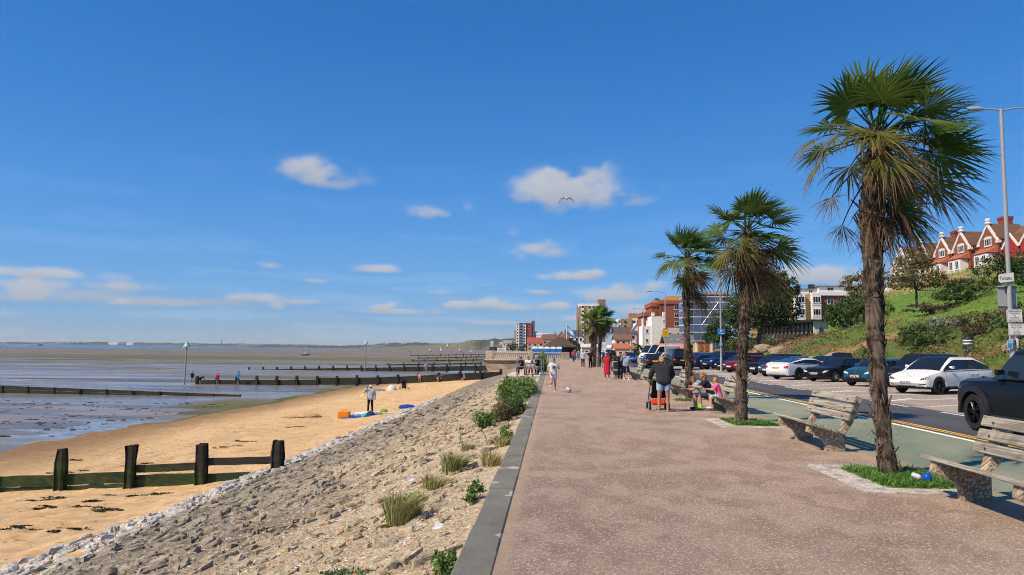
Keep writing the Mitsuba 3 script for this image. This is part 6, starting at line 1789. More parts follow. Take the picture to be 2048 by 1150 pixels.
# scaffolded building wrapped in blue netting
k = bldg('scaffolded_building', 'tall building wrapped in scaffolding with blue netting behind the palms', 'building under scaffolding')
wall(k, (35.2, 191.5, 2), (46, 204, 15), (.42, .41, .4))
for x in (37, 39.5, 42, 44.5):
    for z in (13.6, 11.7, 9.8, 7.9): window(k, (x, 191.5, z), 1.1, 1.2)
wall(k, (37, 191.4, 15), (46, 204, 16.4), (.33, .12, .11), nm='tiled_top'); hip(k, 36.6, 46.2, 191.4, 204, 16.4, 17.4, 3, (.2, .2, .22))
r = rnd(31)
zs = [4.2, 6.4, 8.4, 10.4, 12.3, 14.2, 15.6]
xs = np.arange(34.3, 45.4, 1.85)
for x in xs: part(k, 'standard', MB().cyl((x, 190, 2), (x, 190, 16.2), .06, (.55, .55, .56), 6), 'metal')
for yv in (192, 194, 196, 198, 200): part(k, 'standard', MB().cyl((34.3 - (yv - 190) * .0, yv, 2), (34.3, yv, 15.2), .06, (.55, .55, .56), 6), 'metal')
for i, z in enumerate(zs):
    part(k, 'guard_board', MB().box((34.2, 189.9, z - .1), (45.4, 190.02, z + .14), (.62, .62, .6)), 'matte')
    part(k, 'guard_board', MB().box((34.2, 190.02, z - .1), (34.32, 200, z + .14), (.62, .62, .6)), 'matte')
    part(k, 'deck', MB().box((34.3, 190.1, z - .16), (45.3, 191.4, z - .1), (.3, .27, .22)), 'matte')
    if i < len(zs) - 1:
        for j in range(len(xs) - 1):
            if r.random() < .86 and not (j > 3 and i in (2,)): part(k, 'net_panel', MB().box((xs[j] + .06, 189.97 - .03 * r.random(), z + .16), (xs[j + 1] - .06, 190.0, zs[i + 1] - .14), np.array((.075, .115, .20)) * r.uniform(.7, 1.5)), 'matte')
        for j in range(5): part(k, 'net_panel', MB().box((34.2, 190 + 2 * j + .06, z + .16), (34.24, 192 + 2 * j - .06, zs[i + 1] - .14), np.array((.08, .14, .28)) * r.uniform(.8, 1.4)), 'matte')
part(k, 'brace', MB().tube([(38.2, 189.85, 8.4), (42.5, 189.85, 14.2)], .03, (.5, .5, .5), 5), 'metal')
part(k, 'white_notice', MB().box((42.8, 189.8, 11.0), (43.8, 189.86, 12.0), (.8, .8, .8)), 'matte')

# cafe with slate roof and awning; brick kiosk
k = bldg('cafe', 'low cafe with grey slate roof and a salmon awning behind the camper vans', 'cafe')
wall(k, (19.8, 131, 0), (25.2, 138, 2.8), (.22, .2, .2)); gable_roof(k, 20.2, 25.0, 131, 138, 2.9, 4.7, 'x', (.16, .17, .19))
part(k, 'awning', MB().prism([(128.2, 2.15), (131, 2.95), (131, 2.87), (128.2, 2.07)], 'x', 18.2, 23.2, (.55, .26, .18)), 'cloth')
for x in (21.2, 22.4): window(k, (x, 132.6, 3.5), .5, .6, mull=0)
part(k, 'round_sign', MB().cyl((23.2, 132.4, 3.55), (23.2, 132.3, 3.55), .35, (.5, .05, .12), 16), 'matte')
k = bldg('kiosk', 'small orange brick kiosk with white arches right of the cafe', 'kiosk')
wall(k, (24.4, 126, 0), (27, 129, 3.3), (.55, .30, .12)); part(k, 'pilaster', MB().box((24.2, 125.9, 0), (24.6, 126.1, 3.5), WHITE_W).box((26.8, 125.9, 0), (27.1, 126.1, 3.5), WHITE_W), 'matte')
part(k, 'roof', MB().box((24.1, 125.7, 3.3), (27.3, 129.3, 3.5), (.4, .3, .25)), 'matte')
for x in (25.2, 26.1): part(k, 'arch', MB().prism([(x + .32 * math.cos(q), 2.5 + .4 * math.sin(q)) for q in np.linspace(0, PI, 8)] + [(x - .32, 1.7), (x + .32, 1.7)], 'y', 125.9, 126.02, (.3, .12, .05)), 'matte')

# long shelter on the bank: open side towards the sea, white end wall towards the camera
k = bldg('long_shelter', 'long low black and white shelter on the bank with a white end wall', 'shelter')
A, Bp = np.array([41.75, 120.0]), np.array([38.0, 136.3])
u = (Bp - A) / np.linalg.norm(Bp - A); nrm = np.array([u[1], -u[0]]); Ln = np.linalg.norm(Bp - A)
Rz = np.array([[u[0], nrm[0], 0], [u[1], nrm[1], 0], [0, 0, 1]])
def sh(nm, lo, hi, col): return part(k, nm, MB().box(lo, hi, col).xf(Rz, (A[0], A[1], 0)), 'matte')
sh('end_wall', (0, .1, 3.0), (.15, 2.75, 6.75), (.82, .82, .8)); sh('back_wall', (.15, 2.6, 3.0), (Ln, 2.75, 6.7), (.5, .48, .44)); sh('end_wall', (Ln - .15, .1, 3), (Ln, 2.6, 6.6), (.3, .28, .26))
sh('roof', (-.5, -.55, 6.72), (Ln + .5, 3.1, 6.95), (.045, .05, .05)); sh('fascia', (-.45, -.5, 6.5), (Ln + .45, -.4, 6.72), (.03, .03, .03)); sh('plinth', (0, 0, 3), (Ln, .12, 4.75), (.07, .06, .05))
for i in range(14):
    a = .2 + i * (Ln - .4) / 13
    sh('column', (a - .13, -.05, 3), (a + .13, .2, 6.7), (.025, .022, .02))
    if i < 13: sh('panel', (a + .18, .9, 4.6), (a + (Ln - .4) / 13 - .45, .98, 6.3), np.array((.46, .42, .36)) * (1 - .04 * i))
    for q in range(3) if i == 0 else ():
        sh('batten', (-.03, .8 + q * .6, 5.0), (0, .84 + q * .6, 6.7), (.7, .7, .69))
sh('bin_niche', (-.25, 1.1, 4.9), (-.02, 1.7, 5.6), (.06, .06, .08))

# tower blocks
k = bldg('tower_block', 'tall beige and white tower block behind the distant palms', 'tower block')
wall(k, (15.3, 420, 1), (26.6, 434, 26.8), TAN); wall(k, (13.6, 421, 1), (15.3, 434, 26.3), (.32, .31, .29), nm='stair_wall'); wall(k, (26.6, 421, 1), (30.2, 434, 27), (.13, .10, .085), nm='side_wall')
wall(k, (26.0, 422, 26.8), (30.4, 432, 30.6), (.3, .17, .1), nm='lift_house'); wall(k, (15.2, 419.8, 26.6), (26.7, 434, 28), WHITE_W, nm='parapet')
for x0, x1 in ((16.3, 18), (20.6, 21.9), (22.1, 23.0), (26.0, 27.4)):
    part(k, 'white_strip', MB().box((x0, 419.4, 1), (x1, 420, 26.6), WHITE_W), 'matte')
    for i in range(10):
        part(k, 'window', MB().box((x0 + .2, 419.3, 3.4 + 2.45 * i), (x1 - .2, 419.45, 4.5 + 2.45 * i)), 'darkglass')
k = bldg('tower_block', 'white balconied tower block with a red side wall, far left of the town', 'tower block')
wall(k, (-31.7, 640, 0), (-23.3, 655, 24.6), WHITE_W); wall(k, (-23.3, 641, 0), (-18.5, 655, 24.6), (.36, .09, .075), nm='red_wall'); wall(k, (-18.5, 642, 0), (-16.0, 655, 26.4), (.13, .135, .16), nm='lift_shaft')
wall(k, (-33.6, 642, 0), (-31.7, 655, 18), (.3, .24, .22), nm='brick_return'); wall(k, (-29.5, 639.5, 24.0), (-23.5, 640, 24.4), (.2, .2, .21), nm='roof_band'); wall(k, (-16, 645, 0), (-13.6, 655, 17), (.2, .22, .25), nm='annex')
for i in range(9):
    z = 2 + 2.5 * i
    part(k, 'balcony', MB().box((-29.4, 638.6, z), (-26.0, 640, z + .9), (.25, .27, .3)), 'matte')
    part(k, 'window', MB().box((-29.2, 639.9, z + .9), (-26.2, 640.1, z + 2.1)), 'darkglass')
    part(k, 'window', MB().box((-31.2, 639.9, z + .6), (-30.2, 640.1, z + 1.8)), 'darkglass'); part(k, 'window', MB().box((-24.9, 639.9, z + .6), (-23.9, 640.1, z + 1.8)), 'darkglass')
    part(k, 'red_window', MB().box((-21.8, 640.9, z + .5), (-20.2, 641.1, z + 1.6), (.16, .03, .03)), 'matte')
k = bldg('stepped_flats', 'stepped beige and white flats right of the beige tower block', 'apartment building')
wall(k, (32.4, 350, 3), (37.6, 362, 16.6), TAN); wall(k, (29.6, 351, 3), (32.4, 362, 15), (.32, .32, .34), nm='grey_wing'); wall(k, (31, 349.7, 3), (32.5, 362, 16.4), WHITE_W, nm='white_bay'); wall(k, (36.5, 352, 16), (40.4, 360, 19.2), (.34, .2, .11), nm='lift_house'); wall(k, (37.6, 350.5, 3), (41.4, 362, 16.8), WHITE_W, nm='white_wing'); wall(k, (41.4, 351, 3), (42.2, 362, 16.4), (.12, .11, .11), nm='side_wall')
for x in (31.7, 34.4, 38.6, 40.4):
    for z in (15.2, 12.9, 10.6): part(k, 'window', MB().box((x - .4, 349.55, z - .5), (x + .4, 350.4, z + .5)), 'darkglass')

# smaller houses of the town, each with wall, roof, chimney and windows
def house(label, x0, x1, y0, dep, z0, ze, zr, wc, rc, along='x', wins=((.25, .5), (.75, .5)), chim=True):
    k = bldg('town_house', label, 'house')
    if along == 'y':
        xm = (x0 + x1) / 2
        part(k, 'wall', MB().prism([(x0, z0), (x1, z0), (x1, ze), (xm, zr - .2), (x0, ze)], 'y', y0, y0 + dep, wc), 'matte')
    else: wall(k, (x0, y0, z0), (x1, y0 + dep, ze), wc)
    gable_roof(k, x0, x1, y0, y0 + dep, ze, zr, along, rc)
    for a, b in wins: window(k, (x0 + (x1 - x0) * a, y0, z0 + (ze - z0) * b), (x1 - x0) * .14 + .3, min(1.6, (ze - z0) * .25), mull=0)
    if chim: part(k, 'chimney', MB().box((x1 - 1.6, y0 + dep * .5 - .4, ze), (x1 - .7, y0 + dep * .5 + .4, zr + 1.2), (.3, .12, .08)), 'matte')


RED, DK, BR = (.38, .10, .06), (.10, .10, .12), (.2, .11, .075)
W6 = ((.15, .3), (.5, .3), (.85, .3), (.15, .75), (.5, .75), (.85, .75))
house('white house with slate roof below the stepped flats', 21.7, 29.5, 260, 9, 2, 7.6, 9.9, WHITE_W, DK, 'x', W6)
house('white steep gabled house right of the slate roofed white house', 27.6, 32.4, 262, 12, 2, 8.0, 11.4, WHITE_W, (.6, .6, .6), 'y', ((.3, .4), (.7, .4)))
house('white house with pale roof under the beige tower, left', 8.2, 13.5, 330, 9, 1, 8.0, 10.5, WHITE_W, DK, 'x', W6)
house('red roofed house right of the white balconied tower', -18.0, -6.5, 520, 10, 0, 6.2, 10.0, (.5, .38, .28), RED, 'x', W6)
house('brown roofed gabled house with white bay, second from the red roof', -6.5, 3, 500, 10, 0, 8.5, 12.0, (.42, .26, .18), BR, 'x', W6)
house('dark red gabled house with white dormers behind the hip roofed shelter', 2.5, 9.5, 480, 10, 0, 9.0, 13.6, (.4, .22, .16), RED, 'y', W6)
house('large brown house at the foot of the flagpole', 9.5, 18.5, 460, 12, 0, 8.2, 12.2, (.62, .55, .5), BR, 'x', W6)
house('white flat fronted villa right of the white balconied tower roof', -13.5, -3.8, 600, 10, 0, 13.5, 15, WHITE_W, (.5, .5, .52), 'x', W6, False)
house('small white house left of the balconied tower', -42, -34.5, 620, 10, 0, 6.5, 9, (.68, .66, .64), (.3, .28, .28), 'x', W6)
house('white seafront block far left of the town', -55, -44, 760, 10, 0, 6.5, 8.5, (.72, .7, .68), (.35, .35, .37), 'x', W6)
house('tall narrow pale building at the far left end of the town', -58.5, -56, 690, 8, 0, 7.5, 8.6, (.66, .64, .6), (.5, .5, .5), 'x', ((.5, .3), (.5, .7)), False)
house('pale terraced house behind the white vans', 17, 21.5, 200, 9, 1, 4.6, 6.2, CREAM, BR, 'x', W6)
house('grey roofed cottage behind the zebra beacon', 12.5, 17, 240, 9, 0, 4.0, 6.0, (.5, .47, .42), DK, 'x', W6)
house('low flat shop with pale fascia behind the walking pair', 7.6, 11.6, 190, 6, 0, 2.5, 3.2, (.45, .42, .38), (.6, .6, .58), 'x', ((.3, .5), (.7, .5)), False)
house('low white kiosk behind the distant palms', 11.9, 14.6, 175, 5, 0, 2.3, 2.9, WHITE_W, (.7, .72, .74), 'x', ((.3, .5), (.7, .5)), False)
house('low brown roofed shop left of the camper vans', 13.5, 17.5, 160, 6, 0, 2.2, 3.2, (.7, .55, .4), (.45, .16, .08), 'x', ((.3, .5), (.7, .5)), False)

# ---------------------------------------------------------------- terrace with balustrade, toilets, shelter
k = thing('balustraded_terrace', 'cream stone terrace with a balustrade reaching over the beach', 'terrace')
part(k, 'retaining_wall', MB().box((-11.7, 129.2, -4.5), (2.6, 131, -.45)), 'm_patina')
part(k, 'terrace_floor', MB().box((-11.75, 129.25, -.44), (2.6, 165, -.008), CREAM), 'matte')
part(k, 'ledge', MB().box((-12.0, 128.8, -.30), (1.7, 129.3, -.1), (.6, .5, .38), bev=.03), 'matte')
part(k, 'plinth', MB().box((-11.7, 129.0, -.1), (1.6, 129.4, .18), (.52, .43, .32)), 'matte'); part(k, 'coping', MB().box((-11.8, 128.9, 1.0), (1.7, 129.5, 1.18), (.6, .51, .4), bev=.03), 'matte')
for x0, x1 in ((-11.75, -10.5), (-4.2, -3.4)): part(k, 'pillar', MB().box((x0, 128.85, -.1), (x1, 129.6, 1.32), (.55, .46, .35), bev=.04), 'matte')
part(k, 'stone_pillar', MB().box((1.5, 128.7, -.3), (3.0, 130, 1.25), bev=.06), 'm_patina')
bal = shape(MB().lathe([(.10, .18), (.10, .24), (.06, .28), (.13, .5), (.11, .66), (.05, .86), (.10, .93), (.10, 1.0)], (.62, .53, .4), 8), 'matte', smooth=50)
x = -10.2
while x < 1.4:
    if not (-4.4 < x < -3.2): part(k, 'baluster', {**bal, 'to_world': T().translate([x, 129.2, 0])}, None)
    x += .36
cab = Proto()
cab.add('cabin', MB().box((-.55, 0, 0), (.55, 1.1, 1.82), (.02, .16, .5), bev=.03), 'satin')
cab.add('door', MB().box((-.46, -.03, .1), (.46, 0, 1.75), (.03, .22, .6), bev=.012), 'satin')
cab.add('roof', MB().mesh(hullof([((x, y, 1.84), .05) for x in (-.53, .53) for y in (0, 1.1)] + [((x, y, 2.15), .05) for x in (-.38, .38) for y in (.2, .9)]), (.78, .78, .76)), 'satin', smooth=40)
cab.add('handle', MB().box((.32, -.06, .95), (.38, -.03, 1.15), (.8, .8, .8)), 'satin')
for i in range(5): cab.stamp('portable_toilet', ['leftmost', 'second from the left', 'middle', 'second from the right', 'rightmost'][i] + ' blue portable toilet with white roof behind the balustrade', 'portable toilet', 'row of blue portable toilets', (-3.4 + 1.17 * i, 140, 0))
k = bldg('hip_roof_shelter', 'seafront shelter with dark brown hipped roof beside the blue toilets', 'shelter')
hip(k, -1.4, 4.6, 150, 156, 2.35, 4.3, 2.7, (.10, .075, .065), .35)
for x in (-1.2, .4, 2.6, 4.4):
    for y in (150.2, 155.8): part(k, 'post', MB().box((x - .1, y - .1, 0), (x + .1, y + .1, 2.3), (.05, .04, .035)), 'matte')
part(k, 'screen_wall', MB().box((-1.1, 152.9, 0), (4.3, 153.1, 2.2), (.07, .05, .05)), 'matte')
k = thing('waste_bin', 'blue bin with a pale triangle beside the terrace pillar', 'bin')
part(k, 'body', MB().box((3.3, 128, 0), (4.1, 128.8, 1.15), (.01, .07, .22), bev=.05), 'satin'); part(k, 'emblem', MB().prism([(3.45, .35), (3.95, .35), (3.7, .85)], 'y', 127.96, 127.99, (.5, .6, .7)), 'matte'); part(k, 'lid', MB().box((3.26, 127.96, 1.15), (4.14, 128.84, 1.25), (.01, .05, .16), bev=.03), 'satin')
# railed platform over the revetment
k = thing('railed_platform', 'concrete platform with tubular railings jutting out over the stone slope', 'platform')
part(k, 'slab', MB().box((-3.05, 47.9, -.28), (-.8, 55, 0.0), (.5, .44, .35), bev=.02), 'matte'); part(k, 'front_wall', MB().box((-2.95, 48.05, -1.6), (-.82, 48.4, -.28)), 'm_patina'); part(k, 'side_wall', MB().box((-2.95, 48.4, -1.8), (-2.7, 55, -.28)), 'm_patina')
for x, y in ((-2.3, 48.1), (-.72, 48.1), (-2.3, 51), (-2.3, 54.5), (-.62, 51.2)): part(k, 'railing_post', MB().cyl((x, y, 0), (x, y, 1.1), .03, (.42, .43, .44), 8), 'metal')
for z in (.58, 1.08):
    part(k, 'rail', MB().cyl((-2.32, 48.1, z), (-.7, 48.1, z), .026, (.42, .43, .44), 8), 'metal'); part(k, 'rail', MB().cyl((-2.3, 48.1, z), (-2.3, 54.5, z), .026, (.42, .43, .44), 8), 'metal')
k = thing('picnic_table', 'wooden picnic table on the railed platform with people round it', 'picnic table')
part(k, 'table_top', MB().box((-2.0, 50.2, .70), (-.95, 51.0, .75), (.12, .09, .07)), 'matte')
for y in (49.75, 51.3): part(k, 'seat', MB().box((-2.05, y - .12, .42), (-.9, y + .14, .46), (.13, .10, .08)), 'matte')
for x in (-1.9, -1.05):
    for s in (-1, 1): part(k, 'leg', MB().tube([(x, 50.6 + s * .1, .72), (x, 50.6 + s * .75, 0)], .04, (.4, .34, .25), 6), 'matte')
tb = dict(detail=False, fingers=False, group='people round the picnic table')
person('person in black seated at the left of the picnic table', sit((0, 0, .53), .2), (-2.05, 49.8, 0), -.9, .92, top=(.02, .02, .025), bottom=(.03, .03, .04), blen='long', hair=(.03, .02, .02), **tb)
person('person in white top with bare legs at the middle of the picnic table', sit((0, 0, .53), .35), (-1.55, 49.7, 0), -.4, .95, top=(.72, .7, .68), bottom=(.5, .35, .28), blen='short', hair=(.4, .25, .12), shoes=(.25, .06, .06), **tb)
person('man in a black top and pale shorts at the right of the picnic table', sit((0, 0, .53), .0), (-1.0, 49.85, 0), -1.2, 1.0, skin=(.55, .26, .2), top=(.015, .016, .022), bottom=(.55, .57, .62), blen='knee', hair=(.35, .3, .28), **tb)
person('person in white behind the picnic table, facing the camera', sit((0, 0, .53), .2), (-1.7, 51.35, 0), 0, .95, top=(.68, .66, .66), bottom=(.1, .1, .12), blen='long', hair=(.1, .06, .04), **tb)
person('grey topped person behind the picnic table on the right', sit((0, 0, .53), .2), (-1.15, 51.35, 0), .2, .95, top=(.35, .36, .4), bottom=(.1, .1, .12), blen='long', hair=(.5, .47, .44), **tb)


# ---------------------------------------------------------------- trees, shrubs, bank vegetation
DARKG = [(.022, .05, .014), (.035, .075, .018), (.05, .095, .022), (.03, .06, .02)]
MIDG = [(.045, .095, .02), (.065, .125, .028), (.09, .15, .03)]
AUTUMN = [(.16, .12, .03), (.22, .13, .035), (.11, .12, .03), (.26, .17, .05), (.08, .1, .025)]
OLIVE = [(.1, .1, .03), (.14, .13, .045), (.07, .085, .025)]
SILVER = [(.24, .27, .2), (.32, .34, .27), (.18, .22, .15)]
BROWNB = [(.07, .05, .03), (.1, .075, .045), (.05, .05, .025)]
YELG = [(.2, .19, .045), (.15, .17, .04), (.26, .23, .08), (.1, .14, .03)]


def crown(m, r, lobes, n, size, cols):
    """leaf quads in many clumps, mostly near the lobes' surfaces, so that gaps stay between the clumps"""
    vol = np.array([a[3] * a[4] * a[5] for a in lobes]) ** .67
    for lb, share in zip(lobes, vol / vol.sum()):
        k = max(30, int(n * share)); nc = max(6, k // 45)
        d = r.normal(0, 1, (nc, 3)); d /= np.linalg.norm(d, axis=1, keepdims=True)
        rad = r.uniform(.45, 1.05, (nc, 1)) ** .6
        cc = d * rad
        cc[:, 2] = np.where(cc[:, 2] < -.6, -.6 + .2 * r.random(nc), cc[:, 2])
        w = r.integers(0, nc, k)
        p = cc[w] + r.normal(0, .12, (k, 3)) * r.uniform(.6, 1.5, (nc, 1))[w]
        p = np.array(lb[:3]) + p * np.array(lb[3:6])
        nn = r.normal(0, 1, (k, 3)) + d[w] * .6 + [0, 0, .5]; nn /= np.linalg.norm(nn, axis=1, keepdims=True)
        u = np.cross(nn, r.normal(0, 1, (k, 3))); u /= np.linalg.norm(u, axis=1, keepdims=True) + 1e-9
        v = np.cross(nn, u); s = size * r.uniform(.6, 1.5, (k, 1))
        q = np.stack([p - u * s, p + v * s * .55, p + u * s, p - v * s * .55], 1)
        col = np.asarray(cols)[r.integers(0, len(cols), nc)][w] * .7 + np.asarray(cols)[r.integers(0, len(cols), k)] * .3
        m.quads(q, col * r.uniform(.75, 1.25, (k, 1)))


def tree(label, x, y, lobes, n, size, cols, tr=.2, seed=1, cat='tree', group=None, name='tree', lean=(0, 0)):
    k = thing(name, label, cat, group); r = rnd(seed)
    z0 = float(hill(x, y)) if x > 25.2 else 0.
    zb = min(l[2] - l[5] * .5 for l in lobes)
    top = np.mean([l[:3] for l in lobes], axis=0)
    m = MB(); fork = np.array([x + (top[0] - x) * .4, y + (top[1] - y) * .4, z0 + (zb - z0) * .8 + .3])
    m.tube([(x, y, z0 - .5), (x + .05, y, z0 + .2), fork], [tr * 1.5, tr * 1.05, tr * .8], (.09, .07, .05), 9)
    part(k, 'trunk', m, 'matte', smooth=60)
    m = MB()
    for l in lobes:
        for q in range(3):
            e = np.array(l[:3]) + r.normal(0, .45, 3) * np.array(l[3:6])
            mid = (fork + e) / 2 + r.normal(0, .25, 3) + [0, 0, .2]
            m.tube([fork - [0, 0, .2], mid, e], [tr * .55, tr * .3, tr * .08], (.09, .07, .05), 6)
    part(k, 'limbs', m, 'matte', smooth=60, kind='stuff')
    m = MB(); crown(m, r, lobes, n, size, cols); part(k, 'crown', m, 'leaf', kind='stuff')


def shrub(label, x, y, rx, ry, h, n, size, cols, seed=1, dz=0, group=None):
    k = thing('shrub', label, 'shrub', group); r = rnd(seed * 7 + 3); z = (float(hill(x, y)) if x > 25.2 else 0.) + dz
    m = MB()
    lob = [(x, y, z + h * .45, rx, ry, h * .55)] + [(x + rx * .6 * math.cos(a), y + ry * .6 * math.sin(a), z + h * .35, rx * .55, ry * .55, h * .45) for a in r.random(4) * 6.28]
    crown(m, r, lob, n, size, cols)
    part(k, 'foliage', m, 'leaf', kind='stuff')
    m = MB()
    for q in range(6):
        a = r.random() * 6.28; m.tube([(x, y, z - .3), (x + rx * .3 * math.cos(a), y + ry * .3 * math.sin(a), z + h * .3), (x + rx * .6 * math.cos(a), y + ry * .6 * math.sin(a), z + h * .7)], [.06, .045, .02], (.08, .06, .045), 5)
    part(k, 'stems', m, 'matte', kind='stuff')


tree('big dark evergreen tree behind the second palm', 29.5, 108, [(30.5, 108, 9.6, 4.0, 3.6, 4.3), (27.6, 107, 7.2, 2.6, 2.6, 3.0), (33.4, 109, 7.8, 2.6, 2.6, 3.6), (31.6, 108, 12.2, 2.4, 2.4, 1.9), (33.6, 107, 10.8, 1.9, 2, 1.8)], 15000, .17, DARKG + MIDG[:1], .35, 5)
tree('dark tree left of the big evergreen, behind the blue parking sign', 25.8, 112, [(26.0, 112, 5.6, 2.6, 2.2, 2.6), (24.4, 111, 4.2, 1.8, 1.8, 1.7)], 5000, .15, DARKG + MIDG, .25, 6)
tree('olive brown autumn tree with an open crown just right of the nearest palm trunk', 44.5, 92, [(44.6, 92, 11.6, 3.4, 3, 1.6), (42.4, 91, 10.4, 1.9, 2, 1.1), (46.9, 92, 10.6, 1.8, 2, 1.2), (44.4, 92, 13.2, 2.0, 2, 1.3)], 6500, .12, AUTUMN, .16, 8)
tree('olive brown tree left of the nearest palm trunk, above the small green trees', 40.5, 98, [(40.2, 98, 10.6, 2.2, 2, 1.5), (42.0, 98, 11.2, 1.8, 2, 1.3), (41.2, 98, 9.2, 2.0, 2, 1.1)], 4200, .12, AUTUMN[2:] + OLIVE, .15, 9)
tree('small round green tree on the lawn left of the nearest palm trunk', 35.6, 86, [(35.8, 86, 7.4, 2.0, 1.9, 1.5), (34.6, 86, 6.8, 1.4, 1.4, 1.1), (37.3, 86, 6.9, 1.5, 1.5, 1.2)], 4600, .11, MIDG + OLIVE[:1], .14, 10)
tree('small green tree behind the white end wall of the shelter', 40.2, 104, [(40.2, 104, 7.5, 1.9, 2, 1.3), (38.6, 104, 6.9, 1.2, 1.5, .9)], 3800, .12, MIDG + DARKG[:2], .14, 11)
tree('leafy green tree between shelter roof and apartment block', 45.5, 112, [(45.4, 112, 9.0, 2.2, 2, 1.4), (43.6, 112, 8.2, 1.5, 1.6, 1.1), (47.3, 111, 9.0, 1.7, 1.7, 1.2)], 4600, .13, DARKG + MIDG, .15, 12)
sl = [('big dark green shrub below the lamp post house', 52.0, 86, 3.6, 3, 3.0, 4600, .13, DARKG + MIDG[:1]), ('dark brownish shrub below the red terrace', 48.0, 86, 2.8, 2.4, 1.7, 3200, .12, BROWNB + OLIVE + DARKG[:1]),
      ('fresh green spreading shrub on the upper slope right of the autumn tree', 44.4, 80, 3.4, 2.4, 1.5, 3400, .11, MIDG), ('dark purple brown low shrub on the slope right of the palm trunk', 40.6, 80, 2.6, 2, 1.3, 2200, .1, BROWNB),
      ('round bright green bush behind the black saloon by the bank', 28.2, 57, 1.9, 1.7, 2.0, 4200, .075, MIDG), ('clipped green bush left of the nearest palm trunk by the bank', 25.9, 61, 1.1, 1.1, 1.6, 1800, .07, MIDG), ('silver grey bush beside the round green bush', 31.2, 60, 1.3, 1.2, 1.3, 1900, .07, SILVER),
      ('dark brown twiggy bush above the striped bollard', 31.0, 55, 1.9, 1.6, 1.7, 2600, .07, BROWNB + OLIVE[:1]), ('glossy green bush behind the parking notices', 30.6, 49.5, 2.0, 1.9, 2.5, 3800, .08, MIDG + DARKG[:1]), ('large leafy green shrub cut by the right edge above the pickup', 31.6, 45, 2.1, 2, 3.0, 3800, .085, MIDG + DARKG[:2]),
      ('dense shrub with reddish flowers at the upper right edge', 53.0, 80, 3.6, 3, 3.4, 4200, .12, DARKG + MIDG + [(.3, .12, .08)]), ('green shrub on the lawn edge near the upper right', 47.8, 74, 2.4, 2, 1.9, 2600, .1, MIDG + DARKG),
      ('dark bush below the apartment block by the shelter roof', 47.0, 120, 3, 2.4, 2.6, 2600, .14, DARKG), ('low dark bush left of the shelter', 34.8, 128, 2.2, 2, 2.0, 1800, .13, MIDG + DARKG),
      ('green bush right of the kiosk', 28.6, 118, 2.0, 2, 2.3, 2200, .12, MIDG), ('dark red leaved bush right of the blue parking sign', 28.9, 112, 1.3, 1.3, 1.9, 1500, .1, [(.08, .03, .02), (.05, .03, .02), (.1, .05, .03)])]
for i, a in enumerate(sl): shrub(a[0], *a[1:], seed=i + 1)
for i, (lab, x, y, rx, h, cols) in enumerate([('green garden shrubs under the slate roofed white house', 24, 200, 4.5, 3.4, MIDG + DARKG), ('dark green trees right of the distant palms', 16, 260, 5, 4.2, DARKG + MIDG), ('bright green bank bushes behind the brown roofed shop', 18.5, 190, 3.8, 2.8, MIDG + YELG[:1]),
                                              ('green trees at the foot of the white balconied tower', -27, 560, 11, 6, DARKG + MIDG), ('trees between the red roof and the balconied tower', -14, 540, 7, 6.5, DARKG), ('dark tree beside the flagpole', 6.5, 300, 4.5, 6.6, DARKG), ('tree left of the beige tower block', 9.6, 370, 4, 6.5, DARKG + MIDG), ('trees at the far left end of the town', -46, 640, 9, 4, MIDG + DARKG),
                                              ('bush in front of the white stepped building', 27.8, 185, 3.4, 3.6, DARKG + MIDG)]):
    shrub(lab, x, y, rx, rx * .7, h, 2000, .2 if y < 300 else .4, cols, seed=40 + i, group='garden trees of the far town')
# hedge strip of low yellow green plants along the bank's foot and heath over the bank
r = rnd(77); m = MB()
for _ in range(240):
    x, y = r.uniform(25.4, 28.6), r.uniform(30, 56)
    leafy(m, r, 34, (x, y, float(hill(x, y)) + .25), (.55, .6, .42), .06, YELG + MIDG[:1])
struct('hedge', m, 'leaf', 'low yellow green hedge plants along the foot of the bank', kind='stuff')
m = MB()
for _ in range(1500):
    x, y = 25.4 + 13 * r.random() ** 1.3, r.uniform(46, 140)
    if float(nz(np.array([x * .3]), np.array([y * .2]), 2)[0]) < .36: continue
    t = float(nz(np.array([x * .16]), np.array([y * .10]), 5)[0]); q = float(nz(np.array([x * .2]), np.array([y * .16]), 16)[0])
    cols = [(.2, .1, .085), (.25, .13, .1), (.14, .1, .06)] if q > .56 else ([(.24, .15, .05), (.3, .2, .08), (.16, .13, .05)] if t > .43 else MIDG + OLIVE)
    leafy(m, r, 22, (x, y, float(hill(x, y)) + .12), (.8, .9, .3), .085, cols)
struct('heath_plants', m, 'leaf', 'heather, dry grass and ground plants covering the bank', kind='stuff')
m = MB()
for _ in range(900):
    x, y = r.uniform(58, 70), r.uniform(95, 150)
    blades(m, r, 5, (x, y, float(hill(x, y))), .5, .9, .03, DRY)
for _ in range(1800):
    x, y = r.uniform(34, 60), r.uniform(60, 125)
    blades(m, r, 6, (x, y, float(hill(x, y))), .7, .22, .03, [(.09, .15, .03), (.12, .18, .04), (.07, .12, .025)])
struct('bank_grass', m, 'leaf', 'long grass on the upper bank and lawn', kind='stuff')
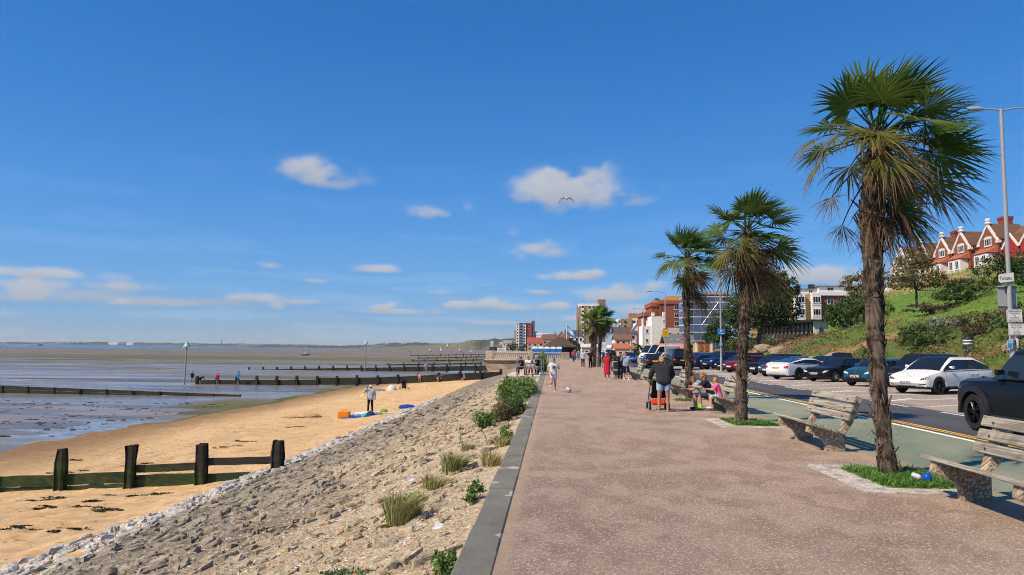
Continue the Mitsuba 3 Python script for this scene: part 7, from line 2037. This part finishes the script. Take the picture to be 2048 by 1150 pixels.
# rocks at the foot of the bank
for i, (x, y, s) in enumerate([(25.6, 62.5, .9), (25.9, 66, .8), (26.2, 70, 1.0), (26.0, 75, .9), (26.6, 88, 1.2), (26.2, 93, .9), (27.4, 97, 1.3), (27.2, 63.5, .7)]):
    t = trimesh.creation.icosphere(3, 1.0); v = np.array(t.vertices); v = v * (1 + .9 * (meshkit.fbm(v * 1.3 + i * 3, 3, i)[:, None] - .5)) * [s, s * .8, s * .6]
    solo('rock', ['buff rock right of the blue saloon by the bank', 'small buff rock behind the grey blue hatchback', 'buff rock behind the big black hatchback', 'buff rock behind the crimson car', 'broad buff rock behind the second palm trunk', 'small buff rock left of the broad one behind the second palm', 'largest buff rock, left end of the row below the shelter', 'little buff rock beside the one by the blue saloon'][i], 'rock', MB().add(v + [x, y, float(hill(x, y)) + s * .2], t.faces, (.33, .26, .18)), 'matte', smooth=35, group='buff rocks along the foot of the bank')
# agave and a spiky palm
k = thing('agave', 'pale blue green agave in front of the long shelter', 'agave'); x, y = 36.4, 124; z = float(hill(x, y)); r = rnd(5)
for i in range(18):
    a, e = i * 2.4, .25 + .06 * i
    d = np.array([math.cos(a) * math.cos(e), math.sin(a) * math.cos(e), math.sin(e)]); s = np.array([-math.sin(a), math.cos(a), 0])
    L = 1.7; pts = [np.array([x, y, z]) + d * L * t + [0, 0, -.3 * t * t] for t in (0, .3, .7, 1)]
    v = np.vstack([[p - s * w, p + s * w, p - [0, 0, w * .5]] for p, w in zip(pts, (.1, .14, .09, .005))])
    f = [q for j in range(3) for q in ([3 * j, 3 * j + 2, 3 * j + 5, 3 * j + 3], [3 * j + 2, 3 * j + 1, 3 * j + 4, 3 * j + 5])]
    part(k, 'leaf', MB().add(v, np.array(f), (.2, .27, .22)), 'leaf')
palm('spiky palm in front of the white stepped building', (25.9, 160, 0), (25.9, 160, 3.4), [.3, .26, .25, .26, .3], 81, 18, 6, 0, 1.5, group=None, nseg=12)


# ---------------------------------------------------------------- street furniture, signs, boats, bird
POLE = (.36, .37, .38)


def post(label, x, y, h, arms=(), r0=.085, name='lamp_post', z0=None, col=POLE):
    k = thing(name, label, 'lamp post'); z0 = z0 if z0 is not None else (float(hill(x, y)) if x > 25.2 else 0.)
    part(k, 'pole', MB().tube([(x, y, z0 - .2), (x, y, z0 + 1.2), (x, y, z0 + 1.25), (x, y, h)], [r0 * 1.35, r0 * 1.3, r0, r0 * .7], col, 12), 'satin', smooth=50)
    for (dx, dy, dz) in arms:
        part(k, 'arm', MB().tube([(x, y, h - .08), (x + dx * .5, y + dy * .5, h + dz * .7), (x + dx, y + dy, h + dz)], [.04, .035, .03], col, 8), 'satin', smooth=50)
        L = math.hypot(dx, dy); ux, uy = dx / L, dy / L
        hd = hullof([((x + dx + ux * a, y + dy + uy * a, h + dz + b), c) for a, b, c in ((0, 0, .06), (.25, .03, .11), (.62, .02, .07))])
        part(k, 'lamp_head', MB().mesh(hd, (.42, .42, .42)), 'satin', smooth=50)
    return k


post('tall grey lamp post carrying parking notices at the right edge', 19.95, 33, 12.65, [(-.75, .05, .02), (1.3, -.05, .05)], .10)
post('lamp post with the blue parking sign between second and third palm', 14.05, 62, 9.0, [(-1.6, 0, .2)], .085)
post('lamp post with a single arm left of the third palm', 14.5, 95, 9.2, [(-1.7, 0, .15)], .085)
post('thin lamp post in front of the white stepped building', 18.5, 150, 10.1, [(-1.6, 0, .15)], .1)
post('thin distant lamp post left of the beige flats', 12.6, 200, 9.5, [(-1.6, 0, .15)], .1)
k = thing('mast', 'dark slanting mast beside the beige tower block', 'mast'); part(k, 'pole', MB().tube([(5.0, 148, 0), (5.35, 150, 8.6)], [.14, .07], (.06, .055, .05), 8), 'matte', smooth=50); part(k, 'collar', MB().cyl((5.08, 148.4, 1.6), (5.1, 148.5, 1.9), .18, (.05, .05, .05), 8), 'matte')
k = thing('flagpole', 'white flagpole with a pale blue flag beside the hip roofed shelter', 'flagpole')
part(k, 'pole', MB().tube([(3.1, 160, 0), (3.1, 160, 7.3)], [.11, .07], (.75, .75, .75), 8), 'satin', smooth=50)
n = 9; X_, Z_ = np.meshgrid(np.linspace(0, 1, n), np.linspace(0, 1, n), indexing='ij')
v = np.stack([3.15 + X_ * 1.9, 160 + .25 * np.sin(X_ * 7) * X_, 6.9 - X_ * 1.7 - Z_ * 1.7 * (1 - .35 * X_) + .1 * np.sin(X_ * 9 + Z_ * 3)], -1).reshape(-1, 3); i = np.arange(n * n).reshape(n, n)
f = np.stack([i[:-1, :-1], i[1:, :-1], i[1:, 1:], i[:-1, 1:]], -1).reshape(-1, 4)
part(k, 'flag', MB().add(v, f, np.where((np.abs(v[:, 2] - 6.3 + .9 * (v[:, 0] - 3.1)) < .38)[:, None], (.6, .7, .78), (.04, .22, .5))), 'cloth')


def sign(label, c, w, h, lines=(), col=(.78, .78, .77), tcol=(.02, .02, .02), name='sign', cat='sign', th=.02, border=True, az=0, poly=None):
    """a plate facing -y; lines: (text, height, z offset from the middle)"""
    k = thing(name, label, cat); R = rotm(az)
    m = MB()
    if poly is not None: m.prism(poly, 'y', -th, 0, col)
    else: m.box((-w / 2, -th, -h / 2), (w / 2, 0, h / 2), col, bev=.006)
    part(k, 'plate', m.xf(R, c), 'satin')
    if border and poly is None:
        b = MB(); t = .012
        for lo, hi in (((-w / 2 + .01, -h / 2 + .01), (w / 2 - .01, -h / 2 + .01 + t)), ((-w / 2 + .01, h / 2 - .01 - t), (w / 2 - .01, h / 2 - .01)), ((-w / 2 + .01, -h / 2 + .02), (-w / 2 + .01 + t, h / 2 - .02)), ((w / 2 - .01 - t, -h / 2 + .02), (w / 2 - .01, h / 2 - .02))):
            b.box((lo[0], -th - .003, lo[1]), (hi[0], -th - .0005, hi[1]), tcol)
        part(k, 'border', b.xf(R, c), 'matte')
    for tx, hh, dz in lines:
        t = meshkit.text_mesh(tx, hh, .003, True); v = np.array(t.vertices); wd = np.ptp(v[:, 0]); s = min(1, .9 * w / wd)
        P3 = np.stack([(v[:, 0] - v[:, 0].min() - wd / 2) * s, -th - .0005 - v[:, 2], (v[:, 1] - hh / 2) + dz], 1)
        part(k, 'lettering', MB().add(P3, np.array(t.faces), tcol).xf(R, c), 'matte')
    return k


px, py = 19.95, 32.86
sign('white arrow shaped direction sign reading Toilets on the tall lamp post', (px - .22, py, 5.03), .6, .36, [('Toilets', .13, 0)], poly=[(-.3, -.14), (-.24, -.2), (.34, -.12), (.34, .26), (-.24, .18), (-.3, .12)])
k = sign('plain grey back of a road sign behind the tall lamp post', (px - .02, py + .28, 4.22), .8, 1.02, (), col=(.36, .38, .40), border=False)
for z in (-.42, .42): part(k, 'rail', MB().box((-.42, -.06, z - .03), (.42, -.02, z + .03), (.2, .21, .22)).xf(None, (px - .02, py + .28, 4.22)), 'metal')
sign('upper white notice about alternative parking on the tall lamp post', (px + .08, py, 3.40), .66, .56, [('Alternative', .075, .2), ('PARKING', .07, .1), ('for', .055, .01), ('CLIFFS', .075, -.09), ('PAVILION', .075, -.2)])
sign('lower white notice with small print on the tall lamp post', (px + .13, py, 2.80), .68, .50, [('Pay and display', .045, .17), ('Monday to Sunday', .04, .10), ('9am - 9pm', .04, .03), ('including', .03, -.06), ('bank holidays', .04, -.12), ('charges apply', .04, -.19)])
sign('small blue and white phone payment sign low on the tall lamp post', (px - .18, py, 2.15), .24, .36, [('PAY', .07, .09)], col=(.04, .3, .55), tcol=(.8, .8, .8))
sign('lowest little white and blue sign on the tall lamp post', (px - .02, py, 1.65), .22, .3, [('P', .12, .02)], col=(.7, .74, .78), tcol=(.02, .15, .45))
k = sign('blue parking sign with white lettering on the second lamp post', (14.05, 61.86, 3.35), .62, .46, [('P', .2, .06), ('Pay here', .07, -.14)], col=(.01, .23, .62), tcol=(.85, .85, .85), border=False)
sign('small round blue and white sign below the blue parking sign', (14.0, 61.86, 2.3), .3, .3, [('P', .14, .0)], col=(.05, .3, .6), tcol=(.85, .85, .85), border=False)
sign('yellow event sign on the single armed lamp post', (14.45, 94.86, 3.95), .75, .95, [('EVENT', .12, .1), ('PARKING', .1, -.12)], col=(.75, .42, .01), border=False)
sign('white board on two posts behind the walking pair', (7.6, 110, 2.2), .95, 1.35, [('SEAFRONT', .12, .2), ('CAR PARK', .12, -.05)])
sign('pale board far left behind the balustrade', (-10.4, 150, 1.45), 1.9, .95, [('BEACH', .25, .1), ('INFORMATION', .16, -.2)], name='information_board')
# zebra beacon, bollard, bins
k = thing('crossing_beacon', 'black and white banded crossing beacon with yellow globe', 'beacon'); x, y = 13.55, 128
for i in range(6): part(k, 'band', MB().cyl((x, y, .48 * i), (x, y, .48 * (i + 1)), .07, (.75, .75, .75) if i % 2 else (.03, .03, .03), 10), 'satin', smooth=50)
part(k, 'globe', MB().mesh(trimesh.creation.icosphere(2, .2), (.85, .5, .03)).xf(None, (x, y, 3.05)), 'satin', smooth=60)
k = thing('bollard', 'stout dark blue bollard with two white bands behind the white crossover', 'bollard'); x, y = 27.45, 50; z = 1.05
part(k, 'column', MB().lathe([(.31, -.3), (.30, 1.25), (.30, 1.3)], (.02, .035, .075), 24, (x, y, z)), 'satin', smooth=40)
for a in (1.3, 1.5): part(k, 'band', MB().lathe([(.305, a), (.31, a + .01), (.31, a + .085), (.305, a + .095)], (.75, .75, .76), 24, (x, y, z)), 'satin', smooth=40)
part(k, 'cap', MB().lathe([(.3, 1.395), (.3, 1.5), (.31, 1.6), (.33, 1.68), (.3, 1.76), (0, 1.8)], (.02, .03, .06), 24, (x, y, z)), 'satin', smooth=40)
k = thing('litter_bin', 'dark litter bin with two white bands beside the red dress', 'litter bin'); x, y = 4.0, 45.4
part(k, 'body', MB().box((x - .26, y - .26, .25), (x + .26, y + .26, 1.05), (.035, .045, .05), bev=.03), 'satin'); part(k, 'hood', MB().box((x - .28, y - .28, 1.05), (x + .28, y + .28, 1.3), (.03, .035, .04), bev=.05), 'satin'); part(k, 'opening', MB().box((x - .2, y - .285, 1.08), (x + .2, y - .281, 1.22), (.005, .005, .005)), 'matte')
for z in (.5, 1.0): part(k, 'band', MB().box((x - .268, y - .268, z), (x + .268, y + .268, z + .05), (.65, .66, .66)), 'satin')
part(k, 'base', MB().box((x - .22, y - .22, 0), (x + .22, y + .22, .25), (.22, .2, .18), bev=.02), 'matte')
# small things near the camera
solo('toy_ball', 'small blue ball lying in the grass of the nearest palm pit', 'ball', MB().mesh(trimesh.creation.icosphere(3, .062), (.01, .09, .55)).xf(None, (5.02, 10.25, .09)), 'carpaint', smooth=60)
solo('bottle_cap', 'white crumpled plastic beside the small blue ball', 'plastic scrap', MB().mesh(hullof([((4.93, 10.3, .08), .04), ((4.9, 10.36, .1), .035), ((4.96, 10.36, .07), .03)]), (.6, .63, .68)), 'satin', smooth=40)
def scrap(label, x, y, s, a): 
    z = float(slope_z(x)) + .09; c, q = math.cos(a) * s, math.sin(a) * s
    v = np.array([(x - c, y - q, z), (x + q * .6, y - c * .6, z + .015), (x + c, y + q, z + .03), (x - q * .6, y + c * .6, z + .07)]); v = np.vstack([v, v - [0, 0, .006]])
    solo('paper_scrap', label, 'paper', MB().add(v, np.array([[0, 1, 2], [0, 2, 3], [4, 6, 5], [4, 7, 6], [0, 4, 5], [0, 5, 1], [1, 5, 6], [1, 6, 2], [2, 6, 7], [2, 7, 3], [3, 7, 4], [3, 4, 0]]), (.78, .77, .75)), 'matte')
scrap('white folded paper scrap on the slope near the kerb', -1.18, 7.75, .07, .5)
scrap('white paper scrap higher on the slope beyond the grass tufts', -2.3, 12.0, .1, 1.2)
# person resting on the bank
x, y = 28.0, 46; z = float(hill(x, y))
person('person in pale trousers sitting on a rock by the parking notices', sit((0, 0, .53), .35), (x, y, z + .05), -.5, 1.0, skin=(.5, .27, .18), top=(.35, .3, .3), bottom=(.6, .6, .64), blen='long', hair=(.2, .1, .05), detail=False, fingers=False)
t = trimesh.creation.icosphere(3, 1.0); v = np.array(t.vertices); v = v * (1 + .6 * (meshkit.fbm(v * 1.3 + 3, 3, 2)[:, None] - .5)) * [.7, .5, .5]
solo('rock', 'buff rock under the person sitting on the bank', 'rock', MB().add(v + [x + .1, y + .2, z + .05], t.faces, (.3, .25, .18)), 'matte', smooth=35)
# strollers far along the promenade
r = rnd(66)
for i, (x, y, tc, bc, lab) in enumerate([(6.3, 92, (.1, .12, .3), (.03, .03, .05), 'distant stroller in navy right of the distant palms'), (7.1, 97, (.6, .6, .62), (.1, .1, .12), 'distant stroller in white top right of the distant palms'), (3.0, 104, (.5, .06, .06), (.05, .05, .07), 'distant stroller in dark red by the walking pair'), (5.6, 110, (.55, .5, .1), (.04, .04, .05), 'distant stroller in yellow top beyond the red dress'), (4.2, 118, (.12, .3, .5), (.2, .2, .25), 'distant stroller in light blue behind the walking pair'), (6.6, 84, (.03, .03, .03), (.02, .02, .02), 'distant stroller all in black beyond the red dress')]):
    person(lab, wade((-1) ** i), (x, y, 0), r.uniform(-.5, .5) + (PI if i % 2 else 0), .98, top=tc, bottom=bc, blen='long', shoes=(.1, .1, .1), hair=(.1, .06, .04), detail=False, fingers=False)


# boats
def boat(label, x, y, L, az, hull=(.72, .72, .72), cabin=True, mast=False, sail=False, z=-3.2, group=None):
    k = thing('boat', label, 'boat', group); R = rotm(az); n = 11; rows = []
    for t in np.linspace(0, 1, n):
        w = L * .17 * (math.sin(PI * min(1, .12 + t * .62)) ** .7 if t < .98 else .02) * (1 - max(0, t - .55) ** 2 * 3.6); w = max(w, .02); zt = L * (.15 + .05 * t * t)
        rows.append([(L * (t - .5), -w, zt), (L * (t - .5) * .96, -w * .75, L * .04), (L * (t - .5) * .9, 0, .0), (L * (t - .5) * .96, w * .75, L * .04), (L * (t - .5), w, zt), (L * (t - .5), 0, zt - .05)])
    v = np.array(rows).reshape(-1, 3); i = np.arange(n * 6).reshape(n, 6); j = np.roll(i, -1, 1)
    f = np.stack([i[:-1], i[1:], j[1:], j[:-1]], -1).reshape(-1, 4); f = np.vstack([f[:, [0, 1, 2]], f[:, [0, 2, 3]], [[0, 4, 5], [0, 1, 4], [1, 3, 4], [1, 2, 3]]])
    part(k, 'hull', MB().add(v @ R.T + [x, y, z], f, np.where((v[:, 2] < L * .06)[:, None], (.03, .04, .08), hull)), 'satin', smooth=40)
    if cabin: part(k, 'cabin', MB().box((-L * .12, -L * .09, L * .14), (L * .2, L * .09, L * .27), hull, bev=.1).xf(R, (x, y, z)), 'satin'); part(k, 'windows', MB().box((-L * .1, -L * .092, L * .2), (L * .202, L * .092, L * .245)).xf(R, (x, y, z)), 'darkglass')
    if mast: part(k, 'mast', MB().cyl((x, y, z), (x, y, z + L * 1.25), L * .012, (.7, .7, .7), 6), 'satin')
    if sail: part(k, 'sail', MB().add(np.array([(0, 0, L * .25), (0, 0, L * 1.2), (-L * .42, L * .05, L * .28), (-L * .16, L * .06, L * .65), (0, -.03, L * .25), (-L * .42, L * .05 - .03, L * .28)]) @ R.T + [x, y, z], np.array([[0, 3, 1], [0, 2, 3], [4, 1, 3], [4, 3, 5]]), (.82, .82, .8)), 'cloth')


boat('white and dark motor boat lying alone on the mud', -138, 403, 5.4, .4, mast=True)
for i, (x, y, L, a, s, lab) in enumerate([(-168, 1000, 8, .3, True, 'leftmost of the far white sailing boats'), (-160, 1040, 9, 2.8, True, 'second from the left of the far white sailing boats'), (-153, 980, 6, .2, False, 'far white hull under the sailing boats'), (-140, 1000, 7, 1.0, False, 'far white hull in the middle of the distant boats'), (-132, 1040, 8, .4, True, 'sailing boat to the right of the far white hulls'), (-245, 1020, 6, .2, False, 'far white hull alone on the left of the sailing boats'), (-187, 950, 6, .5, False, 'far white hull just left of the sailing boats'), (-110, 900, 5, .5, False, 'far white hull on the right beside the black groyne'), (-104, 930, 6, 2.6, True, 'rightmost far sailing boat')]):
    boat(lab, x, y, L * .62, a, cabin=not s, mast=s, sail=s, group=None)
boat('dark barge far out on the water at the left', -1560, 2150, 16, .1, (.03, .03, .035))
# far landmarks on the opposite shore
k = thing('far_chimney', 'thin mast standing on the far shore', 'mast'); part(k, 'shaft', MB().tube([(-2680, 5800, 0), (-2680, 5800, 62)], [4, 3], (.25, .27, .3), 8), 'matte')
for i, (x, h, w) in enumerate([(-4780, 38, 60), (-3560, 18, 40), (-3420, 20, 30)]): solo('far_tank', ['pale storage tank at the left end of the far shore', 'first pale shed on the far shore', 'second pale shed on the far shore'][i], 'industrial shed', MB().box((x - w, 5750, -3), (x + w, 5850, h), (.75, .75, .76), bev=4), 'matte')
# gull
k = thing('seagull', 'seagull gliding towards the camera with drooped wings', 'seagull'); c = np.array([1.09, 60, 14.19])
part(k, 'body', soft([hullof([((0, -.22, .0), .035), ((0, -.1, 0), .11), ((0, .12, .01), .095), ((0, .3, .02), .025)])], .05, 3).apply_translation(c), 'matte', (.6, .6, .6), 50)
part(k, 'beak', MB().tube([c + [0, -.25, -.005], c + [0, -.31, -.015]], [.014, .004], (.7, .45, .05), 6), 'matte')
for s, dr_ in ((-1, .62), (1, .40)):
    sp = [(0.05, 0, .04, .15), (.22, -.03, .10, .15), (.42, .0, .02, .12), (.56, .05, -.16 * dr_ * 2, .08), (.66, .1, -.3 * dr_ * 2, .015)]
    up = np.array([(s * a, b - w, z) for a, b, z, w in sp] + [(s * a, b + w, z - .015) for a, b, z, w in sp]); n = 5
    v = np.vstack([up + [0, 0, .012], up - [0, 0, .012]]) + c; i = np.arange(4)
    f = np.vstack([np.stack([i, i + 1, i + n + 1, i + n], 1), np.stack([i + 2 * n, i + 2 * n + n, i + 2 * n + n + 1, i + 2 * n + 1], 1), np.stack([i, i + 2 * n, i + 2 * n + 1, i + 1], 1), np.stack([i + n, i + n + 1, i + 3 * n + 1, i + 3 * n], 1)])
    part(k, 'wing', MB().add(v, f, np.where((np.abs(v[:, 0] - c[0]) > .5)[:, None], (.05, .05, .05), (.28, .29, .3))), 'matte', smooth=50)


# ---------------------------------------------------------------- the air
AIR = 4.5e-5
scene['air'] = {'type': 'homogeneous', 'albedo': {'type': 'rgb', 'value': [.95, .95, .96]}, 'sigma_t': {'type': 'rgb', 'value': [AIR * .8, AIR, AIR * 1.25]}}
scene['haze'] = {'type': 'cube', 'to_world': T().translate([0, 6500, 97.5]).scale([13000, 8000, 102.5]), 'bsdf': {'type': 'null'}, 'interior': {'type': 'ref', 'id': 'air'}}
labels['haze'] = {'kind': 'stuff', 'label': 'thin sea haze over the estuary'}
scene['camera']['medium'] = {'type': 'ref', 'id': 'air'}
